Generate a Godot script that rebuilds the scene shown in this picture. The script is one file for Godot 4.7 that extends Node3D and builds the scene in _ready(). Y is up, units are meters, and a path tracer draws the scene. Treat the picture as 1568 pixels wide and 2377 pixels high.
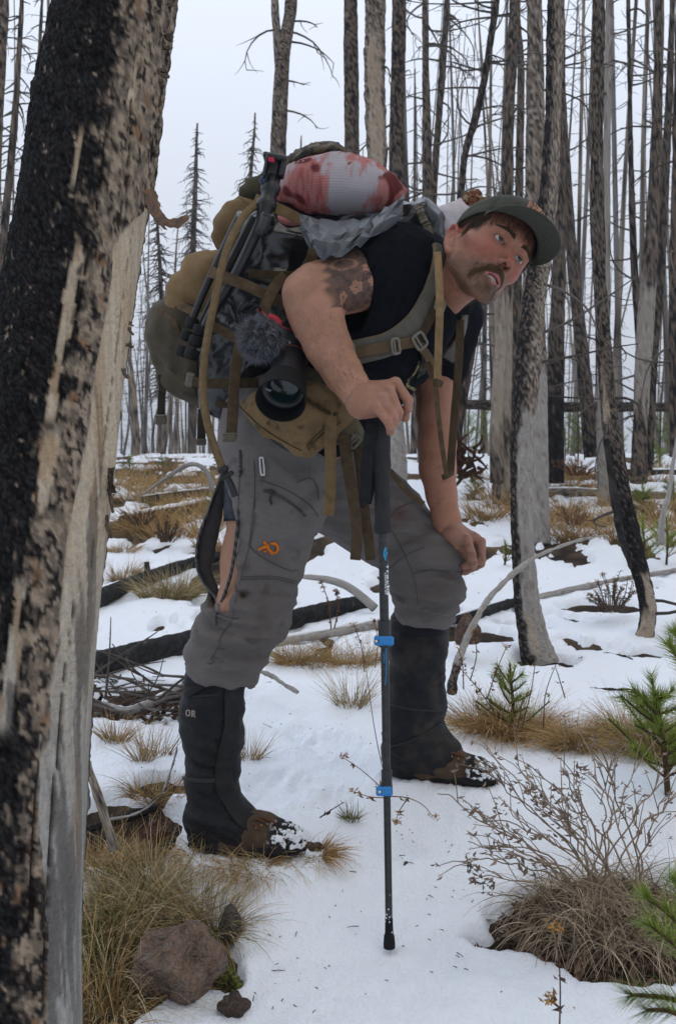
extends Node3D
# A hunter bent under a heavy pack in a burnt forest with thin snow. Pixel helpers use a 1568 x 2377 frame.
const F := 2311.0
var camx := Transform3D()
var n1 := FastNoiseLite.new()
var n2 := FastNoiseLite.new()
var nr := FastNoiseLite.new()
var nc := FastNoiseLite.new()
var M := {}
var rng := RandomNumberGenerator.new()
var used := {}


func _ready() -> void:
	var cam := Camera3D.new()
	cam.name = "camera"
	cam.position = Vector3(0, 0.9, 0)
	cam.rotation_degrees = Vector3(-3.18, 0, 0)
	cam.fov = 54.43
	cam.near = 0.05
	cam.far = 2000.0
	var lens := CameraAttributesPhysical.new()
	lens.frustum_focal_length = 23.33
	lens.frustum_focus_distance = 2.15
	lens.exposure_aperture = 7.0
	cam.attributes = lens
	add_child(cam)
	cam.fov = 54.43
	camx = cam.transform
	var we := WorldEnvironment.new()
	we.name = "sky_environment"
	var e := Environment.new()
	e.background_mode = Environment.BG_SKY
	var sm := ProceduralSkyMaterial.new()
	sm.sky_top_color = Color(0.868, 0.912, 0.985)
	sm.sky_horizon_color = Color(0.483, 0.496, 0.522)
	sm.sky_curve = 2.0
	sm.sky_energy_multiplier = 1.5
	sm.ground_bottom_color = Color(0.5, 0.52, 0.58)
	sm.ground_horizon_color = Color(0.8, 0.85, 0.93)
	var sky := Sky.new()
	sky.sky_material = sm
	e.sky = sky
	e.tonemap_mode = Environment.TONE_MAPPER_LINEAR
	e.tonemap_exposure = 1.34
	e.sdfgi_enabled = true
	e.ssao_enabled = true
	e.ssil_enabled = true
	e.fog_enabled = true
	e.fog_density = 0.0022
	e.fog_light_color = Color(0.93, 0.95, 0.98)
	we.environment = e
	add_child(we)
	var sun := DirectionalLight3D.new()
	sun.name = "overcast_sun"
	sun.light_energy = 0.16
	sun.light_angular_distance = 40.0
	sun.light_color = Color(1.0, 0.985, 0.96)
	sun.rotation_degrees = Vector3(-62, 35, 0)
	sun.shadow_enabled = true
	add_child(sun)
	rng.seed = 7
	setup_noise()
	setup_materials()
	build_ground()
	build_trees()
	build_forest()
	build_fallen()
	build_plants()
	build_person()
	build_pack()
	build_gear()


func setup_noise() -> void:
	for n in [n1, n2, nr, nc]:
		n.fractal_type = FastNoiseLite.FRACTAL_NONE
		n.frequency = 1.0
	n1.seed = 3
	n2.seed = 11
	n2.fractal_type = FastNoiseLite.FRACTAL_FBM
	n2.fractal_octaves = 3
	nr.seed = 23
	nr.fractal_type = FastNoiseLite.FRACTAL_RIDGED
	nr.fractal_octaves = 2
	nc.seed = 31
	nc.noise_type = FastNoiseLite.TYPE_CELLULAR
	nc.cellular_return_type = FastNoiseLite.RETURN_DISTANCE2_SUB


func noise_tex(freq: float, oct := 4, kind := 1, size := 512) -> NoiseTexture2D:
	var t := NoiseTexture2D.new()
	t.width = size
	t.height = size
	t.seamless = true
	var n := FastNoiseLite.new()
	n.seed = 5
	n.frequency = freq
	n.noise_type = FastNoiseLite.TYPE_SIMPLEX_SMOOTH if kind == 1 else FastNoiseLite.TYPE_CELLULAR
	n.fractal_octaves = oct
	t.noise = n
	return t


func mat(called: String, rough: float, bump: Texture2D = null, scale := 1.0, height := 0.1, spec := 0.5) -> StandardMaterial3D:
	var m := StandardMaterial3D.new()
	m.resource_name = called
	m.vertex_color_use_as_albedo = true
	m.albedo_color = Color.WHITE
	m.roughness = rough
	m.metallic_specular = spec
	if bump:
		m.uv1_triplanar = true
		m.uv1_world_triplanar = true
		m.uv1_scale = Vector3.ONE * scale
		m.heightmap_enabled = true
		m.heightmap_texture = bump
		m.heightmap_scale = height
	M[called] = m
	return m


func weave_tex(w: int, ribs: bool) -> ImageTexture:
	var im := Image.create(w, w, false, Image.FORMAT_L8)
	for y in w:
		for x in w:
			var a := 0.5 + 0.5 * sin(x * TAU / 8.0)
			var b := 0.5 + 0.5 * sin(y * TAU / 8.0)
			var v := a if ribs else maxf(a, b) * 0.6 + 0.4 * a * b
			im.set_pixel(x, y, Color(v, v, v))
	return ImageTexture.create_from_image(im)


func setup_materials() -> void:
	var fine := noise_tex(0.02, 5)
	var cell := noise_tex(0.03, 3, 2)
	var weave := weave_tex(64, false)
	mat("snow", 0.75, fine, 9.0, 0.35, 0.3)
	M["snow"].subsurf_scatter_enabled = true
	M["snow"].subsurf_scatter_strength = 0.1
	mat("soil", 0.95, fine, 6.0, 1.2, 0.2)
	mat("bark", 0.95, fine, 7.0, 0.8, 0.15)
	mat("char", 0.8, cell, 8.0, 1.0, 0.3)
	mat("wood", 0.85, fine, 6.0, 0.4, 0.25)
	mat("rock", 0.92, fine, 9.0, 2.2, 0.25)
	mat("leaf", 0.75, null, 1.0, 0.0, 0.25)
	M["leaf"].backlight_enabled = true
	M["leaf"].backlight = Color(0.12, 0.1, 0.06)
	mat("needle", 0.6, null, 1.0, 0.0, 0.35)
	M["needle"].backlight_enabled = true
	M["needle"].backlight = Color(0.1, 0.16, 0.05)
	mat("skin", 0.56, fine, 22.0, 0.14, 0.38)
	M["skin"].subsurf_scatter_enabled = true
	M["skin"].subsurf_scatter_strength = 0.08
	mat("hair", 0.6, null, 1.0, 0.0, 0.4)
	mat("cloth", 0.9, weave, 14.0, 0.03, 0.2)
	M["cloth"].rim_enabled = true
	M["cloth"].rim = 0.12
	mat("knit", 0.95, fine, 20.0, 0.08, 0.15)
	mat("webbing", 0.85, weave, 9.0, 0.05, 0.25)
	mat("gaiter", 0.62, fine, 12.0, 0.12, 0.35)
	mat("bag_plastic", 0.25, fine, 4.0, 0.05, 0.55)
	mat("bag_dull", 0.42, fine, 5.0, 0.1, 0.5)
	mat("plastic", 0.45, null, 1.0, 0.0, 0.5)
	mat("gloss", 0.12, null, 1.0, 0.0, 0.6)
	mat("rubber", 0.8, fine, 16.0, 0.05, 0.3)
	mat("metal", 0.35, null, 1.0, 0.0, 0.6)
	M["metal"].metallic = 0.9
	mat("eye", 0.06, null, 1.0, 0.0, 0.5)


# ---------------------------------------------------------------- helpers
func P(x: float, y: float, d: float) -> Vector3:
	return camx * Vector3((x - 784.0) / F * d, (1188.5 - y) / F * d, -d)


func ground_at(px: float, py: float) -> Vector3:
	var d := 1.3
	var last := d
	while d < 60.0:
		var q := P(px, py, d)
		if q.y <= base_h(q.x, q.z) + 0.034: break
		last = d
		d *= 1.03
	for k in 9:
		var m := (last + d) * 0.5
		var q := P(px, py, m)
		if q.y <= base_h(q.x, q.z) + 0.034: d = m
		else: last = m
	var g := P(px, py, d)
	g.y = snow_h(g.x, g.z)
	return g


func depth_of(q: Vector3) -> float:
	return -(camx.affine_inverse() * q).z


func ss(a: float, b: float, x: float) -> float:
	return smoothstep(a, b, x)


func grey(v: float) -> Color:
	return Color(v, v, v)


class MB:
	var v := PackedVector3Array()
	var c := PackedColorArray()
	var i := PackedInt32Array()
	var hard := false

	func add(p: Vector3, col: Color) -> int:
		v.append(p)
		c.append(col)
		return v.size() - 1

	func tri(a: int, b: int, d: int) -> void:
		i.append(a)
		i.append(b)
		i.append(d)

	func quad(a: int, b: int, d: int, e: int) -> void:
		i.append(a)
		i.append(b)
		i.append(d)
		i.append(a)
		i.append(d)
		i.append(e)

	func face(ps: Array, col: Color) -> void:   # a flat polygon, clockwise
		var at := v.size()
		for p in ps:
			add(p, col)
		for k in range(1, ps.size() - 1):
			tri(at, at + k, at + k + 1)

	func mesh() -> ArrayMesh:
		var n := PackedVector3Array()
		n.resize(v.size())
		for k in range(0, i.size(), 3):
			var a := i[k]
			var b := i[k + 1]
			var d := i[k + 2]
			var x := (v[d] - v[a]).cross(v[b] - v[a])
			n[a] += x
			n[b] += x
			n[d] += x
		for k in n.size():
			n[k] = n[k].normalized() if n[k].length_squared() > 1e-20 else Vector3.UP
		var arr := []
		arr.resize(Mesh.ARRAY_MAX)
		arr[Mesh.ARRAY_VERTEX] = v
		arr[Mesh.ARRAY_NORMAL] = n
		arr[Mesh.ARRAY_COLOR] = c
		arr[Mesh.ARRAY_INDEX] = i
		var m := ArrayMesh.new()
		m.add_surface_from_arrays(Mesh.PRIMITIVE_TRIANGLES, arr)
		return m


func numbered(called: String) -> String:
	var k: int = used.get(called, -1) + 1
	used[called] = k
	return called if k == 0 else "%s_%03d" % [called, k]


func tag(o: Node, label := "", category := "", group := "", kind := "") -> Node:
	if label: o.set_meta("label", label)
	if category: o.set_meta("category", category)
	if group: o.set_meta("group", group)
	if kind: o.set_meta("kind", kind)
	return o


func thing(called: String, label: String, category: String, at := Vector3.ZERO, group := "") -> Node3D:
	var o := Node3D.new()
	o.name = numbered(called)
	o.position = at
	add_child(o, true)
	tag(o, label, category, group)
	return o


# Commits a mesh whose points are in world coordinates; under a parent they are moved to the parent's axes.
func put(mb: MB, called: String, m: Material, parent: Node3D = null) -> MeshInstance3D:
	var o := MeshInstance3D.new()
	o.mesh = mb.mesh()
	o.material_override = m
	if parent == null:
		o.name = numbered(called)
		add_child(o, true)
	else:
		var off := Vector3.ZERO
		var q: Node = parent
		while q != self and q is Node3D:
			off += (q as Node3D).position
			q = q.get_parent()
		var k := 0
		o.name = called
		while parent.has_node(NodePath(o.name)):
			k += 1
			o.name = "%s_%03d" % [called, k]
		o.position = -off
		parent.add_child(o, true)
	return o


func cr(a, b, c, d, t: float):
	return 0.5 * ((2.0 * b) + (c - a) * t + (2.0 * a - 5.0 * b + 4.0 * c - d) * t * t + (3.0 * b - a - 3.0 * c + d) * t * t * t)


func spline(p: Array, sub: int) -> Array:
	var out := []
	for k in p.size() - 1:
		var a = p[maxi(k - 1, 0)]
		var b = p[k]
		var c = p[k + 1]
		var d = p[mini(k + 2, p.size() - 1)]
		for s in sub:
			out.append(cr(a, b, c, d, float(s) / sub))
	out.append(p[p.size() - 1])
	return out


# A swept body. rings: [centre, half width, half depth]; face: the side that looks at the viewer. col(p, a, t) -> Color; disp(p, a, t) -> metres outward.
func sweep(m: MB, pts: Array, hw: Array, hd: Array, seg: int, col: Callable, disp = null, ex := 2.0, face := Vector3.ZERO, caps := true, twist := 0.0) -> void:
	var first := m.v.size()
	var n := pts.size()
	var along := 0.0
	for k in n:
		var p: Vector3 = pts[k]
		var tan: Vector3 = ((pts[mini(k + 1, n - 1)] as Vector3) - (pts[maxi(k - 1, 0)] as Vector3)).normalized()
		var look := (camx.origin - p).normalized() if face == Vector3.ZERO else face
		var u := tan.cross(look)
		u = u.normalized() if u.length() > 1e-4 else tan.cross(Vector3.UP).normalized()
		var w := u.cross(tan).normalized()
		if twist != 0.0:
			var tu := u.rotated(tan, twist * k / (n - 1.0))
			w = w.rotated(tan, twist * k / (n - 1.0))
			u = tu
		var t := float(k) / (n - 1)
		if k > 0: along += p.distance_to(pts[k - 1])
		for s in seg:
			var a := TAU * s / seg
			var ca := cos(a)
			var sa := sin(a)
			var q: Vector3 = u * (signf(ca) * pow(absf(ca), 2.0 / ex) * hw[k]) + w * (signf(sa) * pow(absf(sa), 2.0 / ex) * hd[k])
			var pos: Vector3 = p + q
			if disp != null:
				pos += q.normalized() * disp.call(pos, a, t)
			m.add(pos, col.call(pos, a, t))
	for k in n - 1:
		for s in seg:
			var s2 := (s + 1) % seg
			m.quad(first + k * seg + s, first + k * seg + s2, first + (k + 1) * seg + s2, first + (k + 1) * seg + s)
	if caps:
		for end in [0, n - 1]:
			var cen := Vector3.ZERO
			for s in seg:
				cen += m.v[first + end * seg + s] / seg
			var ci := m.add(cen, m.c[first + end * seg])
			for s in seg:
				var s2 := (s + 1) % seg
				if end == 0: m.tri(ci, first + s2, first + s)
				else: m.tri(ci, first + end * seg + s, first + end * seg + s2)


func plain(c: Color) -> Callable:
	return func(_p, _a, _t): return c


# rows of [x px, y px, depth m, half width px, half depth m]; returns arrays for sweep()
func rows(r: Array, sub: int) -> Array:
	var a := []
	for q in r:
		a.append([P(q[0], q[1], q[2]), q[3] * q[2] / F, q[4]])
	var pts := []
	var hw := []
	var hd := []
	for q in a:
		pts.append(q[0])
		hw.append(q[1])
		hd.append(q[2])
	return [spline(pts, sub), spline(hw, sub), spline(hd, sub)]


func body(m: MB, r: Array, sub: int, seg: int, col: Callable, disp = null, ex := 2.0, face := Vector3.ZERO, caps := true) -> void:
	var q := rows(r, sub)
	sweep(m, q[0], q[1], q[2], seg, col, disp, ex, face, caps)


func tube(m: MB, pts: Array, r0: float, r1: float, seg: int, col: Callable) -> void:
	var hw := []
	for k in pts.size():
		hw.append(lerpf(r0, r1, float(k) / (pts.size() - 1)))
	sweep(m, pts, hw, hw, seg, col)


# a flat band of webbing through pixel points [x, y, depth], w metres wide, t thick
func strap(m: MB, pp: Array, w: float, t: float, c: Color, face := Vector3.ZERO, sub := 5, twist := 0.0) -> void:
	var pts := []
	for q in pp:
		pts.append(P(q[0], q[1], q[2]))
	pts = spline(pts, sub)
	var hw := []
	var hd := []
	for k in pts.size():
		hw.append(w / 2.0)
		hd.append(t / 2.0)
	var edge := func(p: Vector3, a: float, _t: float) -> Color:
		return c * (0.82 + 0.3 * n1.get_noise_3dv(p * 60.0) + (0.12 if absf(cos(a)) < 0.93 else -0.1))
	sweep(m, pts, hw, hd, 16, edge, null, 7.0, face, true, twist)


func box(m: MB, xf: Transform3D, size: Vector3, bev: float, c: Color) -> void:
	var h := size / 2.0
	bev = minf(bev, minf(h.x, minf(h.y, h.z)) * 0.95)
	var corner := func(s: Vector3, ax: int) -> Vector3:
		var p := s * (h - Vector3.ONE * bev)
		p[ax] = s[ax] * h[ax]
		return xf * p
	var sg := [-1.0, 1.0]
	var out := func(ps: Array) -> void:
		var cen := Vector3.ZERO
		for p in ps: cen += p / ps.size()
		var nn: Vector3 = (ps[2] - ps[0]).cross(ps[1] - ps[0])
		if nn.dot(cen - xf.origin) < 0: ps.reverse()
		m.face(ps, c)
	for ax in 3:
		var b := (ax + 1) % 3
		var d := (ax + 2) % 3
		for s in sg:
			var q := []
			for k in [[-1, -1], [1, -1], [1, 1], [-1, 1]]:
				var w := Vector3.ZERO
				w[ax] = s
				w[b] = k[0]
				w[d] = k[1]
				q.append(corner.call(w, ax))
			out.call(q)
			for s2 in sg:   # the bevel between face ax and face b
				var q2 := []
				for k in [[-1.0, ax], [1.0, ax], [1.0, b], [-1.0, b]]:
					var w := Vector3.ZERO
					w[ax] = s
					w[b] = s2
					w[d] = k[0]
					q2.append(corner.call(w, k[1]))
				out.call(q2)
	for sx in sg:
		for sy in sg:
			for sz in sg:
				var w := Vector3(sx, sy, sz)
				out.call([corner.call(w, 0), corner.call(w, 1), corner.call(w, 2)])


# profile rows [radius, along] turned round an axis
func lathe(m: MB, xf: Transform3D, prof: Array, seg: int, col: Callable) -> void:
	var first := m.v.size()
	for k in prof.size():
		for s in seg:
			var a := TAU * s / seg
			var p: Vector3 = xf * Vector3(cos(a) * prof[k][0], prof[k][1], -sin(a) * prof[k][0])
			m.add(p, col.call(p, a, float(k) / prof.size()))
	for k in prof.size() - 1:
		for s in seg:
			var s2 := (s + 1) % seg
			m.quad(first + k * seg + s, first + (k + 1) * seg + s, first + (k + 1) * seg + s2, first + k * seg + s2)


func ball(m: MB, cen: Vector3, basis: Basis, c: Callable, seg := 16, disp = null) -> void:
	var first := m.v.size()
	var h := seg / 2
	for k in h + 1:
		var b := PI * k / h
		for s in seg:
			var a := TAU * s / seg
			var q := Vector3(sin(b) * cos(a), cos(b), sin(b) * sin(a))
			var p := cen + basis * q
			if disp != null: p += (basis * q).normalized() * disp.call(p, q)
			m.add(p, c.call(p, a, q.y))
	for k in h:
		for s in seg:
			var s2 := (s + 1) % seg
			m.quad(first + k * seg + s, first + (k + 1) * seg + s, first + (k + 1) * seg + s2, first + k * seg + s2)


func aim(at: Vector3, axis: Vector3, up := Vector3.UP) -> Transform3D:   # y along axis
	var y := axis.normalized()
	var x := y.cross(up)
	x = x.normalized() if x.length() > 1e-4 else Vector3.RIGHT
	return Transform3D(Basis(x, y, x.cross(y)), at)
# ---------------------------------------------------------------- ground
const PROFILE := [[-60.0, -3.5], [-4.0, -0.6], [0.0, -0.32], [1.84, -0.135], [2.1, -0.075], [2.3, -0.012], [2.52, 0.046], [2.8, 0.06], [4.0, 0.085], [5.5, 0.185], [7.0, 0.29], [9.0, 0.47], [12.0, 0.68], [16.0, 0.86], [20.0, 0.9], [26.0, 0.72], [36.0, -0.4], [60.0, -4.5], [120.0, -9.0], [400.0, -12.0], [2000.0, -14.0]]
var bare := []      # [x, z, radius, stretch along x] patches that the snow has left


func base_h(x: float, z: float) -> float:
	var d := -z
	var k := 1
	while k < PROFILE.size() - 2 and PROFILE[k + 1][0] < d: k += 1
	var a: Array = PROFILE[k - 1]
	var b: Array = PROFILE[k]
	var c: Array = PROFILE[k + 1]
	var e: Array = PROFILE[mini(k + 2, PROFILE.size() - 1)]
	var w: float = c[0] - b[0]
	var t := clampf((d - b[0]) / w, 0.0, 1.0)
	var mb: float = (c[1] - a[1]) / (c[0] - a[0]) * w
	var mc: float = (e[1] - b[1]) / (e[0] - b[0]) * w if e[0] > b[0] else 0.0
	var t2 := t * t
	var t3 := t2 * t
	var h: float = (2 * t3 - 3 * t2 + 1) * b[1] + (t3 - 2 * t2 + t) * mb + (-2 * t3 + 3 * t2) * c[1] + (t3 - t2) * mc
	h += n1.get_noise_2d(x * 0.7, z * 0.7) * 0.03 * ss(2.0, 4.0, d) + n1.get_noise_2d(x * 2.3 + 9.0, z * 2.3) * 0.012
	return h


func snow_th(x: float, z: float) -> float:
	var d := -z
	var th := 0.034 + 0.012 * n1.get_noise_2d(x * 3.1, z * 3.1 + 40.0)
	var edge := 0.25 * n2.get_noise_2d(x * 9.0, z * 9.0)
	for b in bare:
		var dx: float = (x - b[0]) / b[3]
		var dz: float = z - b[1]
		var q: float = sqrt(dx * dx + dz * dz) / b[2]
		if q < 1.9:
			th -= 0.085 * (1.0 - ss(0.72, 1.28, q + edge))
	if d > 4.0 or x < -0.55:
		var f := n2.get_noise_2d(x * 1.3 + 5.0, z * 0.55) + 0.5 * n2.get_noise_2d(x * 5.0, z * 2.6)
		var more := ss(2.6, 9.0, d) * 0.22
		more += ss(8.5, 12.0, d) * 0.12
		if x < -0.2: more += ss(3.6, 7.0, d) * 0.2
		th -= 0.075 * ss(0.30 - more, 0.48 - more, f) * ss(2.8, 4.6, d)
	return th


func snow_h(x: float, z: float) -> float:
	return base_h(x, z) + maxf(snow_th(x, z), -0.004)


func rings(r0: float, ratio: float, rmax: float, fine: float, coarse: float) -> Array:
	var rr := []
	var r := r0
	while r < rmax:
		rr.append(r)
		r *= ratio if r < 45.0 else 1.0 + (ratio - 1.0) * 5.0
	rr.append(rmax)
	var aa := []
	var a := -PI
	while a < PI - 0.001:
		aa.append(a)
		a += fine if absf(a) < 0.46 else coarse
	return [rr, aa]


func polar(called: String, r0: float, ratio: float, fine: float, coarse: float, hf: Callable, cf: Callable, m: Material) -> void:
	var mb := MB.new()
	var q := rings(r0, ratio, 320.0, fine, coarse)
	var rr: Array = q[0]
	var aa: Array = q[1]
	var na := aa.size()
	for r in rr:
		for a in aa:
			var x: float = sin(a) * r
			var z: float = -cos(a) * r
			var p := Vector3(x, hf.call(x, z), z)
			mb.add(p, cf.call(p))
	for k in rr.size() - 1:
		for s in na:
			var s2 := (s + 1) % na
			mb.quad(k * na + s, (k + 1) * na + s, (k + 1) * na + s2, k * na + s2)
	var c := mb.add(Vector3(0, hf.call(0.0, 0.0), 0), cf.call(Vector3.ZERO))
	for s in na:
		mb.tri(c, s, (s + 1) % na)
	tag(put(mb, called, m), "", "", "", "structure")


func spot(px: float, py: float, r: float, sx := 1.0) -> void:
	var d := 1.3
	var q := P(px, py, d)
	while d < 40.0 and q.y > base_h(q.x, q.z) + 0.03:
		d *= 1.01
		q = P(px, py, d)
	bare.append([q.x, q.z, r, sx])


func build_ground() -> void:
	# left rock and grass mound, the litter under the dry shrub, tree wells, log shadows
	spot(330, 2140, 0.12, 1.2)
	spot(430, 2120, 0.1, 1.1)
	spot(235, 2290, 0.12)
	spot(470, 2240, 0.07)
	spot(535, 2270, 0.035, 0.7)
	spot(600, 1985, 0.05, 2.4)
	spot(1345, 2150, 0.1, 1.7)
	spot(1450, 2190, 0.12, 1.1)
	spot(1165, 2192, 0.022, 3.2)
	spot(1500, 2110, 0.1)
	spot(1265, 1538, 0.1, 1.2)
	spot(1500, 1520, 0.07, 1.3)
	spot(1400, 1410, 0.1, 2.0)
	spot(330, 1615, 0.14, 2.2)
	spot(250, 1650, 0.14)
	spot(720, 1530, 0.1, 2.6)
	spot(1180, 1690, 0.1, 1.6)
	spot(1330, 1715, 0.07, 1.4)
	spot(1460, 1690, 0.1, 1.3)
	spot(270, 1935, 0.11, 1.3)
	spot(1080, 1470, 0.16, 1.2)
	spot(385, 1820, 0.05, 1.6)
	spot(700, 2170, 0.008)
	var soil_c := func(p: Vector3) -> Color:
		var a := n2.get_noise_3dv(p * 14.0)
		var b := n1.get_noise_3dv(p * 60.0)
		var c := Color(0.035, 0.026, 0.02).lerp(Color(0.11, 0.075, 0.048), ss(-0.3, 0.5, a + 0.5 * b))
		var grass := ss(0.0, 0.35, n2.get_noise_2d(p.x * 0.9 + 20.0, p.z * 0.5)) * ss(3.0, 6.0, -p.z)
		return c.lerp(Color(0.2, 0.13, 0.065) * (0.8 + 0.5 * b), grass * 0.8)
	var soil_h := func(x: float, z: float) -> float:
		var near := 1.0 - ss(6.0, 12.0, -z)
		return base_h(x, z) + near * (n2.get_noise_2d(x * 17.0, z * 17.0) * 0.008)
	polar("ground", 0.4, 1.022, 0.011, 0.12, soil_h, soil_c, M["soil"])
	var steps := []
	for q in [[640, 1840, 0.09], [760, 1730, 0.11], [745, 2065, 0.016], [640, 2050, 0.02], [850, 1640, 0.06], [930, 1960, 0.05], [700, 1700, 0.06], [780, 1860, 0.05]]:
		var g := Vector3.ZERO
		var d := 1.5
		while d < 8.0:
			g = P(q[0], q[1], d)
			if g.y < base_h(g.x, g.z) + 0.03: break
			d += 0.02
		steps.append([g.x, g.z, q[2]])
	var feet := []
	for q in [[500, 1960, 2.28], [580, 1975, 2.25], [660, 1975, 2.23], [940, 1790, 2.53], [1020, 1800, 2.51], [1100, 1808, 2.48]]:
		var g := P(q[0], q[1], q[2])
		feet.append(g)
	var snow_c := func(_p: Vector3) -> Color:
		return Color(0.85, 0.88, 0.935)
	var top := func(x: float, z: float) -> float:
		var h := base_h(x, z) + snow_th(x, z)
		var d := -z
		if d > 1.0 and d < 9.0 and absf(x) < 3.0:
			h += n1.get_noise_2d(x * 14.0, z * 14.0) * 0.0045 + n1.get_noise_2d(x * 42.0, z * 42.0) * 0.0016 + n2.get_noise_2d(x * 5.0, z * 5.0) * 0.008
			for g in feet: h = maxf(h, g.y - 0.010 - 0.8 * maxf(Vector2(x - g.x, z - g.z).length() - 0.075, 0.0) + 0.004 * n1.get_noise_2d(x * 60.0, z * 60.0))
			for s in steps:
				var q: float = Vector2(x - s[0], z - s[1]).length() / s[2]
				if q < 1.4: h -= 0.02 * minf(s[2] / 0.05, 1.0) * (1.0 - ss(0.35, 1.2, q + 0.5 * n1.get_noise_2d(x * 25.0, z * 25.0)))
		return h
	polar("snow", 0.4, 1.0075, 0.0042, 0.12, top, snow_c, M["snow"])
# ---------------------------------------------------------------- burnt trees
const CHAR := Color(0.013, 0.0125, 0.013)
const CHAR2 := Color(0.035, 0.033, 0.033)
const BARK := Color(0.13, 0.105, 0.085)
const BARK2 := Color(0.345, 0.298, 0.245)
const WOOD := Color(0.35, 0.275, 0.2)
const WEATHER := Color(0.275, 0.268, 0.262)


# style: char_low (height in m up to which it is charred), char (0..1 amount), bare: [[angle from the viewer's left edge 0..1 across, half width, y px from, y px to, tone], ...], speck
func trunk_color(p: Vector3, across: float, back: bool, py: float, st: Dictionary) -> Color:
	var f: float = st.get("fine", 1.0)
	if back: return BARK.lerp(CHAR2, ss(-0.2, 0.2, n1.get_noise_3dv(p * 20.0)))
	var q := Vector3(p.x * 52.0, p.y * 36.0, p.z * 52.0) * f
	var a := n2.get_noise_3dv(q)
	var b := n1.get_noise_3dv(q * 2.7 + Vector3(7, 0, 0))
	var blot := 1.5 * (a + 0.6 * b)
	var c := BARK.lerp(BARK2, ss(-0.2, 0.45, blot + st.get("light", 0.0)))
	c = c.lerp(Color(0.3, 0.2, 0.12), 0.5 * ss(0.45, 0.7, n1.get_noise_3dv(q * 0.7 + Vector3(0, 50, 0))))
	var ch: float = st.get("char", 0.4) + 0.1
	var low: float = st.get("low", 0.0)
	if low > 0.0: ch += 0.9 * (1.0 - ss(low - 250.0, low + 150.0, 2377.0 - py)) 
	if st.has("dark_left"): ch += st.dark_left * 1.6 * (1.0 - ss(0.15, 0.8, across)) - 0.3
	c = c.lerp(CHAR.lerp(CHAR2, ss(-0.3, 0.5, b)), ss(0.45 - ch, 0.55 - ch, blot * 0.75))
	for s in st.get("bare", []):
		var w := n2.get_noise_3dv(Vector3(p.x * 18.0, p.y * 4.0, p.z * 18.0))
		var mid: float = absf(across - s[0]) / s[1] + w * 0.55
		var up := ss(s[2] - 25.0, s[2] + 25.0, py + w * 70.0) * (1.0 - ss(s[3] - 30.0, s[3] + 30.0, py + w * 90.0))
		var k := (1.0 - ss(0.82, 1.02, mid)) * up if not back else 0.0
		if k > 0.0:
			var grain := n2.get_noise_3dv(Vector3(p.x * 90.0, p.y * 5.0, p.z * 90.0))
			var wc := WOOD.lerp(WEATHER, s[4]).lerp(Color(0.5, 0.47, 0.42), 0.4 * ss(0.0, 0.5, grain))
			wc = wc.lerp(Color(0.15, 0.12, 0.1), 0.75 * ss(0.2, 0.55, -grain + 0.35 * w))
			c = c.lerp(wc, k)
	return c


# path rows [x px, y px, depth, half width px]
func trunk_mesh(path: Array, st: Dictionary, seg: int, step: float, rough: float) -> MB:
	var mb := MB.new()
	var pts := []
	var rad := []
	for q in path:
		pts.append(P(q[0], q[1], q[2]))
		rad.append(q[3] * q[2] / F * st.get("slim", 0.9))
	var length := 0.0
	for k in pts.size() - 1: length += (pts[k] as Vector3).distance_to(pts[k + 1])
	var sub := maxi(2, int(length / step / (pts.size() - 1)))
	pts = spline(pts, sub)
	rad = spline(rad, sub)
	var inv := camx.affine_inverse()
	var col := func(p: Vector3, a: float, _t: float) -> Color:
		var l: Vector3 = inv * p
		return trunk_color(p, 0.5 - 0.5 * cos(a), sin(a) < -0.25, 1188.5 + l.y / l.z * F, st)
	var disp := func(p: Vector3, _a: float, t: float) -> float:
		var r: float = rough
		return r * (0.9 * n2.get_noise_3d(p.x * 16.0, p.y * 4.5, p.z * 16.0) + 0.5 * n1.get_noise_3d(p.x * 60.0, p.y * 22.0, p.z * 60.0) + 0.5 * n1.get_noise_3d(p.x * 4.0, p.y * 2.0, p.z * 4.0))
	sweep(mb, pts, rad, rad, seg, col, disp)
	return mb


func twig(mb: MB, at: Vector3, dir: Vector3, length: float, r: float, curl: float, droop: float, n := 7, seg := 4, forks := 0) -> void:
	var pts := []
	var p := at
	var d := dir.normalized()
	var ax := Vector3(rng.randf_range(-1, 1), rng.randf_range(-1, 1), rng.randf_range(-1, 1)).normalized()
	for k in n:
		pts.append(p)
		p += d * length / n
		d = (d.rotated(ax, rng.randf_range(0.2, 1.0) * curl) + Vector3.DOWN * droop).normalized()
		if forks > 0 and k > 0 and k < n - 1 and rng.randf() < 0.55:
			var s := (d + Vector3(rng.randf_range(-1, 1), rng.randf_range(-0.9, 0.6), rng.randf_range(-1, 1)) * 1.1).normalized()
			twig(mb, p, s, length * rng.randf_range(0.2, 0.45), r * 0.55, curl * 1.2, droop, 5, 3, forks - 1)
	var c := Color(0.07, 0.06, 0.052).lerp(Color(0.16, 0.14, 0.125), rng.randf())
	tube(mb, pts, r, r * 0.3, seg, plain(c))


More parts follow.
